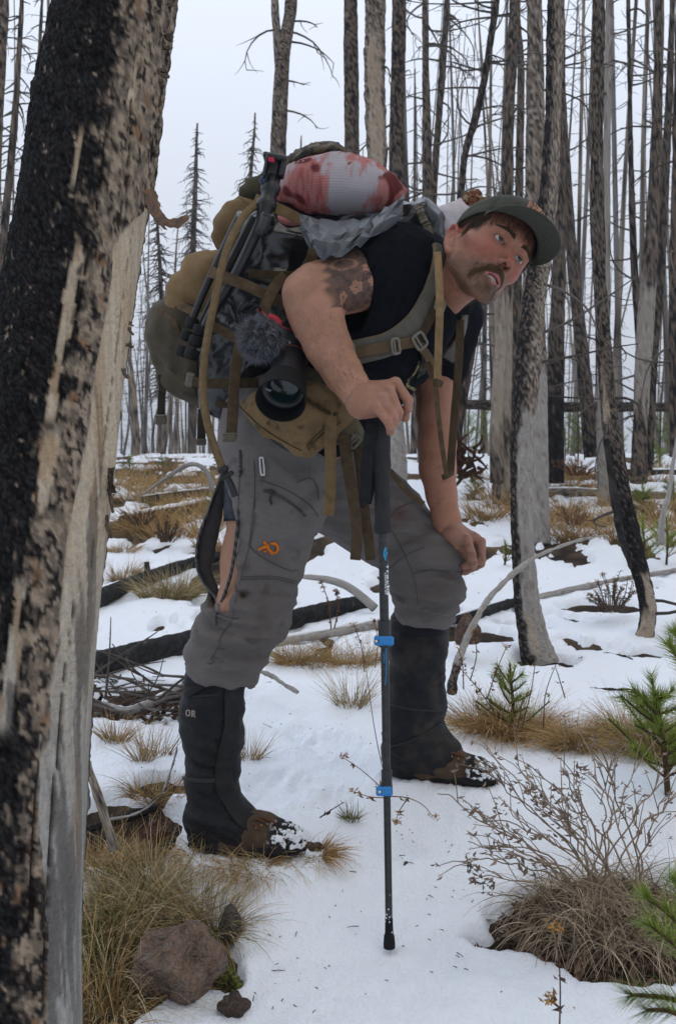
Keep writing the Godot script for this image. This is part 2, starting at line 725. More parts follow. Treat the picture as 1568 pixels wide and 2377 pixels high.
func snag(label: String, path: Array, st: Dictionary, o := {}) -> Node3D:
	var first: Array = path[path.size() - 1]
	var foot := P(first[0], first[1], first[2])
	var t := thing("burnt_tree", label, "dead tree", foot, "burnt trees around the hunter")
	var q: Array = path.duplicate()
	if o.get("grow", true):   # carry the stem on above the frame
		var a: Array = path[0]
		var b: Array = path[1]
		var g := minf(700.0 / a[2] * 3.0, 900.0)
		q.push_front([a[0] + (a[0] - b[0]) * 0.6, a[1] - g, a[2], maxf(a[3] * 0.45, 1.5)])
	var fd: float = first[2]
	st.fine = maxf(4.6 / fd, 0.5)
	put(trunk_mesh(q, st, o.get("seg", 26), o.get("step", 0.022), o.get("rough", 0.006)), "trunk", M["bark"], t)
	for k in int(o.get("twigs", 0) * 1.5):
		var s := rng.randf() * 0.85
		var idx := int(s * (path.size() - 1))
		var fr := s * (path.size() - 1) - idx
		var a: Array = path[idx]
		var b: Array = path[idx + 1]
		var at := P(lerpf(a[0], b[0], fr), lerpf(a[1], b[1], fr), lerpf(a[2], b[2], fr))
		var ang := rng.randf() * TAU
		var mb := MB.new()
		twig(mb, at, Vector3(cos(ang), rng.randf_range(-0.35, 0.35), sin(ang) * 0.6), rng.randf_range(0.3, 0.85) * o.get("long", 1.0), 0.0045 + 0.0007 * fd, 0.42, 0.05, 8, 4, 1)
		put(mb, "branch", M["bark"], t)
	return t


func build_trees() -> void:
	big_tree()
	# x, y, depth, half width
	snag("tall speckled tree, black left side and silver right side, behind the hand on the knee", [[1287, -10, 4.3, 20], [1284, 200, 4.25, 21], [1274, 420, 4.2, 23], [1254, 590, 4.17, 27], [1239, 700, 4.14, 29], [1225, 840, 4.1, 31], [1212, 1030, 4.05, 31], [1211, 1200, 4.0, 30], [1220, 1380, 3.98, 32], [1234, 1470, 3.96, 38], [1252, 1545, 3.94, 50]],
		{"char": 0.2, "light": 0.12, "dark_left": 0.55, "bare": [[0.82, 0.5, 960, 2000, 0.75], [0.5, 0.1, 1420, 1545, 0.0]]}, {"seg": 44, "step": 0.013, "twigs": 3, "rough": 0.007})
	snag("thin crooked charred trunk with a hooked foot at the right edge", [[1389, -10, 4.6, 15], [1385, 200, 4.55, 16], [1384, 420, 4.5, 17], [1390, 640, 4.45, 17], [1400, 800, 4.4, 18], [1412, 950, 4.35, 21], [1433, 1100, 4.3, 23], [1462, 1240, 4.28, 24], [1490, 1350, 4.25, 22], [1503, 1420, 4.22, 22], [1496, 1475, 4.2, 23], [1481, 1535, 4.18, 28]],
		{"char": 0.4, "light": 0.1, "low": 1250.0, "bare": [[0.72, 0.25, 1330, 1500, 0.1], [0.5, 0.5, 1440, 1540, 0.05], [0.35, 0.2, 900, 960, 0.0]]}, {"seg": 40, "step": 0.014, "twigs": 3, "rough": 0.006})
	var strip := MB.new()   # loose charred strip along the crooked trunk
	body(strip, [[1405, 1020, 4.28, 7, 0.004], [1422, 1140, 4.24, 9, 0.006], [1440, 1240, 4.22, 9, 0.006], [1462, 1320, 4.2, 3, 0.003]], 8, 8, func(p, _a, _t): return CHAR2 * (1.0 + n1.get_noise_3dv(p * 40.0)), func(p, _a, _t): return 0.004 * n1.get_noise_3dv(p * 30.0))
	put(strip, "bark_strip", M["char"], get_node("burnt_tree_001"))
	snag("pale silver bare-wood trunk close behind the black and silver trunk", [[1240, -10, 7.4, 18], [1241, 220, 7.4, 23], [1240, 420, 7.35, 24], [1238, 650, 7.3, 26], [1243, 860, 7.2, 27], [1248, 1060, 7.1, 26], [1252, 1265, 7.0, 27]], {"char": 0.1, "light": 0.1, "bare": [[0.35, 0.3, 480, 700, 0.6], [0.5, 0.9, 860, 1400, 0.8]]}, {"twigs": 4, "step": 0.03})
	snag("half charred pale trunk standing just right of the hanging pack straps", [[1194, -10, 9.2, 13], [1188, 120, 9.2, 14], [1178, 300, 9.1, 14], [1176, 560, 9.0, 17], [1170, 800, 8.9, 20], [1165, 1000, 8.8, 22], [1162, 1180, 8.7, 24]], {"char": 0.3, "low": 950.0, "bare": [[0.75, 0.4, 700, 960, 0.3], [0.7, 0.3, 1060, 1130, 0.1]]}, {"twigs": 6, "step": 0.04, "long": 1.5})
	snag("slender second stem leaning beside the trunk above the cap", [[1196, -10, 9.6, 6], [1208, 140, 9.6, 8], [1207, 320, 9.6, 9], [1200, 600, 9.5, 12], [1195, 900, 9.4, 13], [1192, 1150, 9.3, 15]], {"char": 0.3}, {"twigs": 4, "step": 0.05, "seg": 16})
	snag("blackened straight trunk between the silver trunk and the crooked one", [[1300, -10, 10.2, 10], [1300, 260, 10.2, 13], [1297, 600, 10.1, 16], [1288, 860, 10.0, 22], [1284, 1120, 9.9, 27]], {"char": 0.3, "low": 1500.0}, {"twigs": 5, "step": 0.04})
	snag("slanting dark trunk leaning left at its top behind the crooked tree", [[1303, 180, 10.8, 8], [1308, 320, 10.8, 11], [1327, 600, 10.7, 14], [1350, 820, 10.6, 17], [1372, 1060, 10.5, 20]], {"char": 0.32, "low": 1350.0}, {"twigs": 3, "step": 0.04, "grow": false})
	snag("long bare silver trunk right behind the crooked charred one", [[1412, -10, 9.0, 8], [1409, 200, 9.0, 9], [1406, 500, 9.0, 10], [1402, 800, 8.9, 14], [1398, 1020, 8.8, 16], [1402, 1170, 8.7, 18]], {"char": 0.2, "bare": [[0.35, 0.7, 0, 1300, 0.7]]}, {"twigs": 4, "step": 0.05, "seg": 20})
	snag("thin dark pole trunk right of the crooked tree", [[1457, -10, 11.0, 5], [1461, 250, 11.0, 6], [1468, 560, 10.9, 9], [1486, 860, 10.8, 9], [1492, 1070, 10.7, 10]], {"char": 0.5}, {"twigs": 8, "step": 0.06, "seg": 12, "long": 1.3})
	snag("trunk near the right edge split to pale bare wood below a dark top", [[1530, -10, 9.0, 11], [1524, 250, 9.0, 13], [1513, 520, 8.9, 17], [1496, 760, 8.8, 22], [1486, 960, 8.7, 19], [1480, 1120, 8.6, 22]], {"char": 0.3, "bare": [[0.4, 0.75, 660, 940, 0.6]], "low": 1010.0}, {"twigs": 7, "step": 0.04, "long": 1.3})
	snag("charred trunk standing tight against the split pale one at the right edge", [[1560, -10, 9.6, 7], [1548, 300, 9.6, 10], [1530, 600, 9.5, 15], [1512, 850, 9.4, 14], [1500, 1090, 9.3, 15]], {"char": 0.42, "low": 1300.0}, {"twigs": 6, "step": 0.05, "seg": 18, "long": 1.3})
	snag("dark trunk cut by the right edge of the picture", [[1572, 120, 8.0, 8], [1566, 500, 8.0, 12], [1562, 800, 8.0, 13], [1566, 1060, 7.9, 14]], {"char": 0.4}, {"twigs": 5, "step": 0.05, "seg": 16})
	snag("leftmost of the three straight trunks above the pack", [[813, -10, 8.5, 17], [815, 200, 8.5, 19], [817, 420, 8.5, 20], [818, 700, 8.5, 21], [820, 1110, 8.4, 25]], {"char": 0.34, "fine": 1.0}, {"twigs": 2, "step": 0.03})
	snag("flaking trunk with a long pale bare scar, middle of the three above the pack", [[870, -10, 7.2, 25], [868, 150, 7.2, 27], [874, 330, 7.2, 25], [882, 520, 7.2, 24], [900, 800, 7.2, 23], [918, 1000, 7.1, 22], [922, 1150, 7.0, 24]], {"char": 0.12, "light": 0.12, "bare": [[0.5, 0.36, 90, 700, 0.05], [0.5, 0.8, 850, 1400, 0.8]]}, {"twigs": 2, "step": 0.022, "rough": 0.014, "seg": 34})
	snag("dark grey trunk, right of the three above the pack", [[926, -10, 8.2, 18], [923, 180, 8.2, 18], [917, 420, 8.2, 19], [912, 700, 8.2, 20], [905, 1110, 8.1, 22]], {"char": 0.4}, {"twigs": 2, "step": 0.03})
	var fork := snag("forked burnt tree whose two stems join above the tripod head", [[676, -10, 9.5, 15], [668, 60, 9.5, 16], [657, 130, 9.5, 18], [650, 240, 9.5, 20], [645, 380, 9.5, 21], [640, 700, 9.5, 22], [636, 1090, 9.4, 26]], {"char": 0.18, "light": 0.05}, {"step": 0.03, "twigs": 6, "long": 1.1})
	put(trunk_mesh([[632, -160, 9.5, 5], [637, -10, 9.5, 10], [641, 60, 9.5, 11], [648, 150, 9.5, 12], [652, 260, 9.45, 9]], {"char": 0.0, "light": 0.2}, 18, 0.04, 0.006), "stem", M["bark"], fork)
	snag("pair of thin grey poles left of the leaning tree, the straight one", [[984, -10, 12.0, 6], [987, 150, 12.0, 9], [990, 350, 12.0, 12], [992, 600, 11.9, 12], [995, 1080, 11.8, 13]], {"char": 0.3}, {"twigs": 9, "step": 0.05, "seg": 16, "long": 1.5})
	snag("pair of thin grey poles left of the leaning tree, the slanting one", [[1037, -10, 12.3, 7], [1026, 160, 12.3, 9], [1012, 350, 12.3, 9], [1002, 520, 12.2, 10], [998, 800, 12.1, 11], [1000, 1080, 12.0, 12]], {"char": 0.32}, {"twigs": 9, "step": 0.06, "seg": 14, "long": 1.5})
	snag("bent black tree leaning right above the cap with curling bare branches", [[1152, -10, 9.8, 8], [1138, 90, 9.8, 9], [1122, 190, 9.8, 9], [1101, 280, 9.8, 10], [1080, 350, 9.8, 9], [1070, 440, 9.8, 9], [1063, 560, 9.7, 10], [1060, 800, 9.6, 11], [1062, 1100, 9.5, 12]], {"char": 0.5}, {"twigs": 16, "step": 0.05, "seg": 14, "long": 1.6})
	snag("dark pole leaning to the right behind the far sleeve", [[1150, 560, 11.0, 8], [1115, 700, 11.0, 10], [1090, 830, 10.9, 12], [1068, 960, 10.8, 12], [1052, 1080, 10.7, 13]], {"char": 0.55}, {"twigs": 2, "step": 0.05, "seg": 16, "grow": false})
	snag("pale peeled trunk just under the chin, left of the half charred one", [[1158, 690, 8.6, 13], [1160, 800, 8.6, 15], [1154, 930, 8.5, 16], [1152, 1120, 8.4, 18]], {"char": 0.15, "bare": [[0.4, 0.8, 690, 1000, 0.3]]}, {"twigs": 1, "step": 0.04, "seg": 18})
	snag("grey trunk cut by the top left corner of the picture", [[10, -10, 6.5, 13], [3, 120, 6.5, 14], [-8, 320, 6.5, 15], [-20, 700, 6.4, 17], [-30, 1200, 6.3, 20]], {"char": 0.25}, {"twigs": 6, "step": 0.04, "seg": 18, "long": 1.2})
	twiggy("bristly dead spruce rising behind the big trunk's left side", [[52, -10, 9.0, 5], [45, 120, 9.0, 7], [33, 300, 9.0, 9], [16, 480, 9.0, 10], [3, 650, 9.0, 11], [-12, 1100, 8.9, 13]], 90, 0.6, -10.0)
	twiggy("thin twiggy dead spruce left of the big trunk, nearer the edge", [[100, -30, 12.0, 3], [95, 60, 12.0, 4], [84, 260, 12.0, 6], [60, 600, 12.0, 8], [40, 1080, 11.9, 10]], 70, 0.6, -30.0)
	twiggy("tall distant dead spruce with a pointed bristly top left of the pack", [[458, 286, 26.0, 2], [456, 340, 26.0, 4], [453, 450, 26.0, 6], [448, 600, 26.0, 8], [446, 1070, 25.5, 11]], 360, 0.75, 300.0)
	twiggy("short dead spruce top peeking over the green pouch", [[592, 262, 23.0, 2], [590, 310, 23.0, 3], [582, 400, 23.0, 5], [576, 520, 23.0, 6], [570, 1070, 22.5, 9]], 240, 0.8, 275.0)
	twiggy("crooked dead spruce between the curled bark and the pack", [[362, 470, 22.0, 3], [368, 560, 22.0, 4], [374, 680, 22.0, 6], [378, 800, 22.0, 7], [376, 1070, 21.5, 9]], 220, 0.75, 470.0)
	twiggy("tiny bare treetop just left of the camouflage roll", [[699, 315, 24.0, 1.5], [698, 380, 24.0, 3], [698, 600, 24.0, 6], [698, 1070, 23.5, 8]], 26, 0.45, 320.0)
	twiggy("small feathery dead treetop to the left of the bent black tree", [[912 + 50, 160, 20.0, 2], [962, 400, 20.0, 4], [960, 1060, 19.5, 8]], 40, 0.9, 200.0)
	twiggy("thin feathery dead tree behind the gap beside the cap", [[1130, 420, 24.0, 2], [1126, 600, 24.0, 5], [1120, 1060, 23.5, 8]], 60, 0.8, 430.0)


func twiggy(label: String, path: Array, count: int, long: float, top: float) -> void:
	var last: Array = path[path.size() - 1]
	var t := thing("dead_spruce", label, "dead tree", P(last[0], last[1], last[2]), "bristly dead spruces")
	put(trunk_mesh(path, {"char": 0.3}, 10, 0.1, 0.004), "trunk", M["bark"], t)
	var mb := MB.new()
	for k in count:
		var f := pow(rng.randf(), 0.8)
		var y := lerpf(top, 1000.0, f * 0.85)
		var a: Array = path[0]
		var b: Array = path[1]
		for s in path.size() - 1:
			if path[s + 1][1] >= y or s == path.size() - 2:
				a = path[s]
				b = path[s + 1]
				break
		var fr := clampf((y - a[1]) / (b[1] - a[1]), 0, 1)
		var at := P(lerpf(a[0], b[0], fr), y, a[2])
		var ang := rng.randf() * TAU
		var l := long * (0.25 + 0.75 * minf(f * 2.5, 1.0)) * rng.randf_range(0.5, 1.2)
		twig(mb, at, Vector3(cos(ang), rng.randf_range(-0.7, 0.15), sin(ang)), l, 0.006 + 0.0006 * float(a[2]), 0.3, 0.12, 5, 3, 1)
	tag(put(mb, "twig_growth", M["bark"], t), "", "", "", "stuff")


func big_tree() -> void:
	var label := "huge leaning burnt tree filling the left side, black bark flaking off its pale wood"
	var t := thing("flaking_tree", label, "dead tree", P(-30, 2720, 1.5))
	var path := [[300, -260, 1.8, 128], [268, 0, 1.74, 137], [222, 300, 1.68, 146], [170, 640, 1.63, 154], [128, 900, 1.6, 160], [82, 1200, 1.57, 172], [34, 1600, 1.54, 186], [2, 2000, 1.52, 198], [-18, 2377, 1.5, 210], [-35, 2800, 1.48, 232]]
	var mb := MB.new()
	var pts := []
	var rad := []
	for q in path:
		pts.append(P(q[0], q[1], q[2]))
		rad.append(q[3] * q[2] / F)
	pts = spline(pts, 50)
	rad = spline(rad, 50)
	var inv := camx.affine_inverse()
	var seg := 190
	# where bark is gone: to the right of a ragged line, lower down more and more
	var peel := func(p: Vector3, across: float, py: float) -> float:
		var w := n2.get_noise_3d(p.x * 14.0, p.y * 3.0, p.z * 14.0) * 0.16 + n1.get_noise_3d(p.x * 50.0, p.y * 10.0, p.z * 50.0) * 0.03
		var edge := lerpf(1.03, 0.76, ss(455, 560, py + w * 300.0))
		edge = lerpf(edge, 0.70, ss(900, 1400, py))
		edge = lerpf(edge, 0.76, ss(1700, 2300, py))
		return ss(-0.012, 0.012, across - edge - w * (0.25 if py < 900.0 else 0.4))
	var streak := func(p: Vector3, across: float, py: float) -> float:   # long pale gaps in the bark
		var s := 0.0
		for g in [[0.50, 0.035, 560, 980], [0.40, 0.03, 300, 430], [0.47, 0.035, 1350, 1700], [0.74, 0.028, 110, 260], [0.42, 0.03, 2000, 2377], [0.52, 0.05, 1000, 1200]]:
			var w := n2.get_noise_3d(p.x * 20.0, p.y * 6.0, p.z * 20.0)
			s = maxf(s, (1.0 - ss(0.82, 0.98, absf(across - g[0]) / g[1] + w * 1.3 + 0.35 * n1.get_noise_3d(p.x * 70.0, p.y * 30.0, p.z * 70.0))) * ss(g[2] - 20, g[2] + 30, py) * (1.0 - ss(g[3] - 30, g[3] + 20, py)))
		return s
	var crack := func(p: Vector3, across: float, py: float) -> float:
		var s := 0.0
		for g in [[0.70, 0.82, 0.004, 60, 560], [0.80, 0.755, 0.006, 1380, 2377], [0.60, 0.57, 0.004, 200, 800], [0.9, 0.89, 0.003, 500, 1400], [0.68, 0.66, 0.005, 1700, 2377]]:
			var x := lerpf(g[0], g[1], (py - g[3]) / (g[4] - g[3])) + 0.006 * n1.get_noise_1d(py * 0.02)
			s = maxf(s, (1.0 - ss(0.5, 1.2, absf(across - x) / g[2])) * ss(g[3], g[3] + 40, py) * (1.0 - ss(g[4] - 40, g[4], py)))
		return s
	var col := func(p: Vector3, a: float, _t: float) -> Color:
		var l: Vector3 = inv * p
		var py := 1188.5 + l.y / l.z * F
		var across := 0.5 - 0.5 * cos(a)
		if sin(a) < -0.45: return CHAR2 * (1.0 + 0.4 * n1.get_noise_3dv(p * 30.0))
		if sin(a) < -0.2: across = -across * 0.5
		var fine := n1.get_noise_3dv(p * 140.0)
		var q := Vector3(p.x * 40.0, p.y * 24.0, p.z * 40.0)
		var blot := n2.get_noise_3dv(q) + 0.55 * n1.get_noise_3dv(q * 2.6)
		var off: float = peel.call(p, across, py)
		var st: float = streak.call(p, across, py)
		# bark: tan scales with black specks, black towards the left
		var c := Color(0.17, 0.135, 0.105).lerp(Color(0.36, 0.285, 0.21), ss(-0.25, 0.4, n2.get_noise_3dv(q * 1.4 + Vector3(30, 0, 0)) + 0.3 * fine))
		c = c.lerp(Color(0.25, 0.13, 0.06), 0.6 * ss(0.5, 0.72, n1.get_noise_3dv(q * 0.8 + Vector3(0, 9, 0))))
		var lim := lerpf(0.60, 0.54, ss(600, 1500, py))
		lim = lerpf(lim, 0.655, ss(1450, 1900, py))
		var burn := ss(-0.09, 0.09, lim - across + 0.20 * blot + 0.06 * n1.get_noise_1d(py * 0.012))
		var specks := ss(0.16, 0.3, blot + 0.2 * ss(1250, 1700, py))
		c *= 0.92
		c = c.lerp(CHAR.lerp(CHAR2, ss(-0.4, 0.6, fine)) * 0.85, maxf(burn * ss(-0.85, -0.6, blot), specks * 0.93))
		c *= 1.0 - 0.55 * burn * (1.0 - ss(0.0, 0.12, nc.get_noise_3d(p.x * 45.0, p.y * 26.0, p.z * 45.0) + 1.0))
		# wood
		var g := n2.get_noise_3d(p.x * 110.0, p.y * 4.0, p.z * 110.0)
		var g2 := n1.get_noise_3d(p.x * 320.0, p.y * 9.0, p.z * 320.0)
		var wood := Color(0.56, 0.465, 0.345).lerp(Color(0.39, 0.38, 0.355), ss(1000, 2100, py))
		wood *= 0.86 + 0.22 * g + 0.12 * g2
		var soot := ss(0.08, 0.3, n2.get_noise_3d(p.x * 26.0, p.y * 1.6, p.z * 26.0) + 0.28 * g + lerpf(-0.14, 0.13, ss(1100, 1900, py)))
		wood = wood.lerp(Color(0.07, 0.062, 0.06), 0.72 * soot * (1.0 - ss(0.9, 0.99, across) * 0.5))
		wood = wood.lerp(Color(0.34, 0.21, 0.1), 0.35 * ss(0.25, 0.5, n2.get_noise_3d(p.x * 18.0 + 4.0, p.y * 2.0, p.z * 18.0)))
		var gap := wood.lerp(Color(0.3, 0.16, 0.06), 0.45 * ss(0.1, 0.5, n1.get_noise_3d(p.x * 50.0, p.y * 7.0, p.z * 50.0)))
		c = c.lerp(gap, st)
		c = c.lerp(wood, off)
		return c.lerp(Color(0.02, 0.015, 0.012), crack.call(p, across, py))
	var disp := func(p: Vector3, a: float, _t: float) -> float:
		var l: Vector3 = inv * p
		var py := 1188.5 + l.y / l.z * F
		var across := 0.5 - 0.5 * cos(a)
		if sin(a) < -0.45: return 0.004 * n1.get_noise_3dv(p * 30.0)
		if sin(a) < -0.2: across = -across * 0.5
		var off: float = maxf(peel.call(p, across, py), streak.call(p, across, py))
		var q := Vector3(p.x * 40.0, p.y * 24.0, p.z * 40.0)
		var plates := n2.get_noise_3dv(q) * 0.004 + nc.get_noise_3d(p.x * 45.0, p.y * 26.0, p.z * 45.0) * 0.004 + n1.get_noise_3dv(p * 110.0) * 0.0014
		var big := n1.get_noise_3d(p.x * 7.0, p.y * 3.0, p.z * 7.0) * 0.005
		return big + lerpf(0.004 + plates, -0.005 + 0.0008 * n1.get_noise_3d(p.x * 200.0, p.y * 4.0, p.z * 200.0), off) - 0.007 * crack.call(p, across, py)
	sweep(mb, pts, rad, rad, seg, col, disp)
	put(mb, "trunk", M["bark"], t)
	# loose flakes of bark along the right edge, each a curled scale
	rng.seed = 77
	for k in 30:
		var y := rng.randf_range(-5, 500) if k < 24 else rng.randf_range(500, 1250)
		var x := 0.0
		for s in path.size() - 1:
			if y >= path[s][1]: x = lerpf(path[s][0] + path[s][3], path[s + 1][0] + path[s + 1][3], (y - path[s][1]) / (path[s + 1][1] - path[s][1]))
		var inward := rng.randf_range(8, 60) if k % 2 else rng.randf_range(9, 15)
		flake(t, x - inward + 2.0, y, 1.7 - 0.0001 * y + inward * -0.0006, rng.randf_range(7, 17), rng.randf_range(10, 34), rng.randf_range(0.5, 1.6), 0.3 + 0.8 * float(inward < 15))
	# the long curled strip hanging from the edge of the bark
	var curl := MB.new()
	var cc := func(p: Vector3, _a: float, _t: float) -> Color:
		return Color(0.11, 0.085, 0.07).lerp(Color(0.2, 0.12, 0.08), 0.5 + 0.8 * n1.get_noise_3dv(p * 60.0))
	body(curl, [[346, 440, 1.6, 12, 0.0015], [354, 470, 1.585, 15, 0.0015], [364, 496, 1.575, 14, 0.0015], [380, 513, 1.57, 11, 0.002], [402, 520, 1.565, 11, 0.003], [420, 514, 1.56, 10, 0.003], [437, 503, 1.555, 2, 0.001]], 6, 14, cc, func(p, _a, _t): return 0.0035 * n1.get_noise_3dv(p * 70.0))
	put(curl, "bark_curl", M["bark"], t)
	var tail := MB.new()
	body(tail, [[356, 488, 1.58, 9, 0.004], [368, 510, 1.575, 7, 0.004], [381, 527, 1.57, 3, 0.002], [390, 534, 1.57, 1, 0.001]], 5, 10, cc, func(p, _a, _t): return 0.002 * n1.get_noise_3dv(p * 90.0))
	put(tail, "bark_curl", M["bark"], t)
	for q in [[258, 1085, 12, 60], [254, 1120, 9, 70], [247, 1195, 10, 55], [286, 855, 8, 26], [300, 760, 6, 20]]:
		flake(t, q[0], q[1], 1.56, q[2], q[3], 1.3, 1.5)


func flake(t: Node3D, x: float, y: float, d: float, w: float, h: float, bend: float, out: float) -> void:
	var mb := MB.new()
	var s := d / F
	var o := P(x, y, d)
	var c0 := Color(0.16, 0.125, 0.1) * rng.randf_range(0.5, 1.3)
	var tilt := rng.randf_range(-0.5, 0.5)
	var nx := 4
	var ny := 5
	for side in 2:
		var first := mb.v.size()
		for j in ny + 1:
			for k in nx + 1:
				var u := float(k) / nx - 0.5
				var v := float(j) / ny
				var wid := w * (1.0 - 0.75 * v * v) * s
				var lift := (v * v * bend + u * u) * w * s * out
				var q := Vector3(u * wid + lift * 0.8 + tilt * v * h * s * 0.4, -v * h * s, lift * 0.7 + 0.002)
				q += Vector3(1, 1, 0) * n1.get_noise_3d(x + u * 3.0, y + v * 4.0, 0) * w * s * 0.3
				if side == 1: q -= Vector3(0.0015, 0, 0.0015)
				mb.add(o + camx.basis * q, c0 * (0.8 + 0.5 * n1.get_noise_3d(u * 5.0 + x, v * 7.0, y)))
		for j in ny:
			for k in nx:
				var a := first + j * (nx + 1) + k
				if side == 0: mb.quad(a, a + 1, a + nx + 2, a + nx + 1)
				else: mb.quad(a, a + nx + 1, a + nx + 2, a + 1)
	put(mb, "bark_flake", M["bark"], t)


func build_forest() -> void:
	rng.seed = 404
	var protos := []
	for k in 9:
		var t := thing("forest_trunk", "thin burnt trunk standing in the far forest seen between the nearer trunks", "dead tree", Vector3(0, -50, -60), "distant burnt trunks of the far forest")
		var mb := MB.new()
		var h := 12.0 + rng.randf() * 5.0
		var lean := Vector3(rng.randf_range(-0.5, 0.5), 0, rng.randf_range(-0.3, 0.3))
		var bend := Vector3(rng.randf_range(-0.25, 0.25), 0, 0)
		var pts := []
		var rad := []
		for s in 24:
			var f := s / 23.0
			pts.append(t.position + Vector3(0, h * f - 0.4, 0) + lean * f + bend * sin(f * 5.0))
			rad.append(lerpf(0.054, 0.012, f) * (1.25 if s == 0 else 1.0))
		var pale := k % 3
		var cc := func(p: Vector3, a: float, f: float) -> Color:
			var q := n2.get_noise_3d(p.x * 12.0, p.y * 1.6 + k * 9.0, p.z * 12.0)
			var c := BARK.lerp(BARK2, ss(-0.2, 0.3, q + 0.4 * n1.get_noise_3dv(p * 14.0)))
			if pale == 0: c = c.lerp(WEATHER * 0.85, ss(-0.15, 0.2, q + 0.2 * cos(a)))
			if pale == 1: c = c.lerp(WOOD, 0.8 * ss(-0.05, 0.2, q))
			return c.lerp(CHAR2, ss(0.12, 0.3, -q + 0.25 * n1.get_noise_3dv(p * 5.0)) * (0.9 if pale else 0.6))
		sweep(mb, pts, rad, rad, 8, cc)
		put(mb, "trunk", M["bark"], t)
		var tw := MB.new()
		for b in 34:
			var f := rng.randf_range(0.12, 0.97)
			var ang := rng.randf() * TAU
			twig(tw, pts[int(f * 23)], Vector3(cos(ang), rng.randf_range(-0.6, 0.3), sin(ang)), rng.randf_range(0.3, 1.1) * (1.1 - 0.6 * f), 0.011, 0.4, 0.06, 5, 3, 1)
		tag(put(tw, "twig_growth", M["bark"], t), "", "", "", "stuff")
		protos.append(t)
	var place := []
	for k in 108:   # right of the hunter, dense
		var px := rng.randf_range(955, 1640)
		place.append([px, 14.0 + 34.0 * pow(rng.randf(), 0.8), 1.0])
	for k in 62:    # left, behind the crest, shorter
		place.append([rng.randf_range(255, 660), 30.0 + 30.0 * rng.randf(), rng.randf_range(0.35, 0.62)])
	for k in 34:    # thin ones on the near side of the crest, left
		place.append([rng.randf_range(255, 620), 17.0 + 16.0 * rng.randf(), rng.randf_range(0.2, 0.42)])
	for k in 14:
		place.append([rng.randf_range(-120, 120), 14.0 + 26.0 * rng.randf(), 0.9])
	for k in 10:
		place.append([rng.randf_range(660, 960), 22.0 + 26.0 * rng.randf(), 0.5])
	for k in place.size():
		var q: Array = place[k]
		var o: Node3D = protos[k] if k < protos.size() else protos[k % protos.size()].duplicate()
		if k >= protos.size():
			o.name = numbered("forest_trunk")
			add_child(o, true)
		var at := P(q[0], 1060, q[1])
		at.y = base_h(at.x, at.z) - 0.05
		o.position = at
		o.rotation = Vector3(rng.randf_range(-0.05, 0.05), rng.randf() * TAU, rng.randf_range(-0.08, 0.08) + (rng.randf_range(-0.3, 0.3) if rng.randf() < 0.12 else 0.0))
		o.scale = Vector3.ONE * rng.randf_range(0.75, 1.15) * Vector3(1, q[2], 1) * (0.85 if q[1] > 20.0 else 1.0)
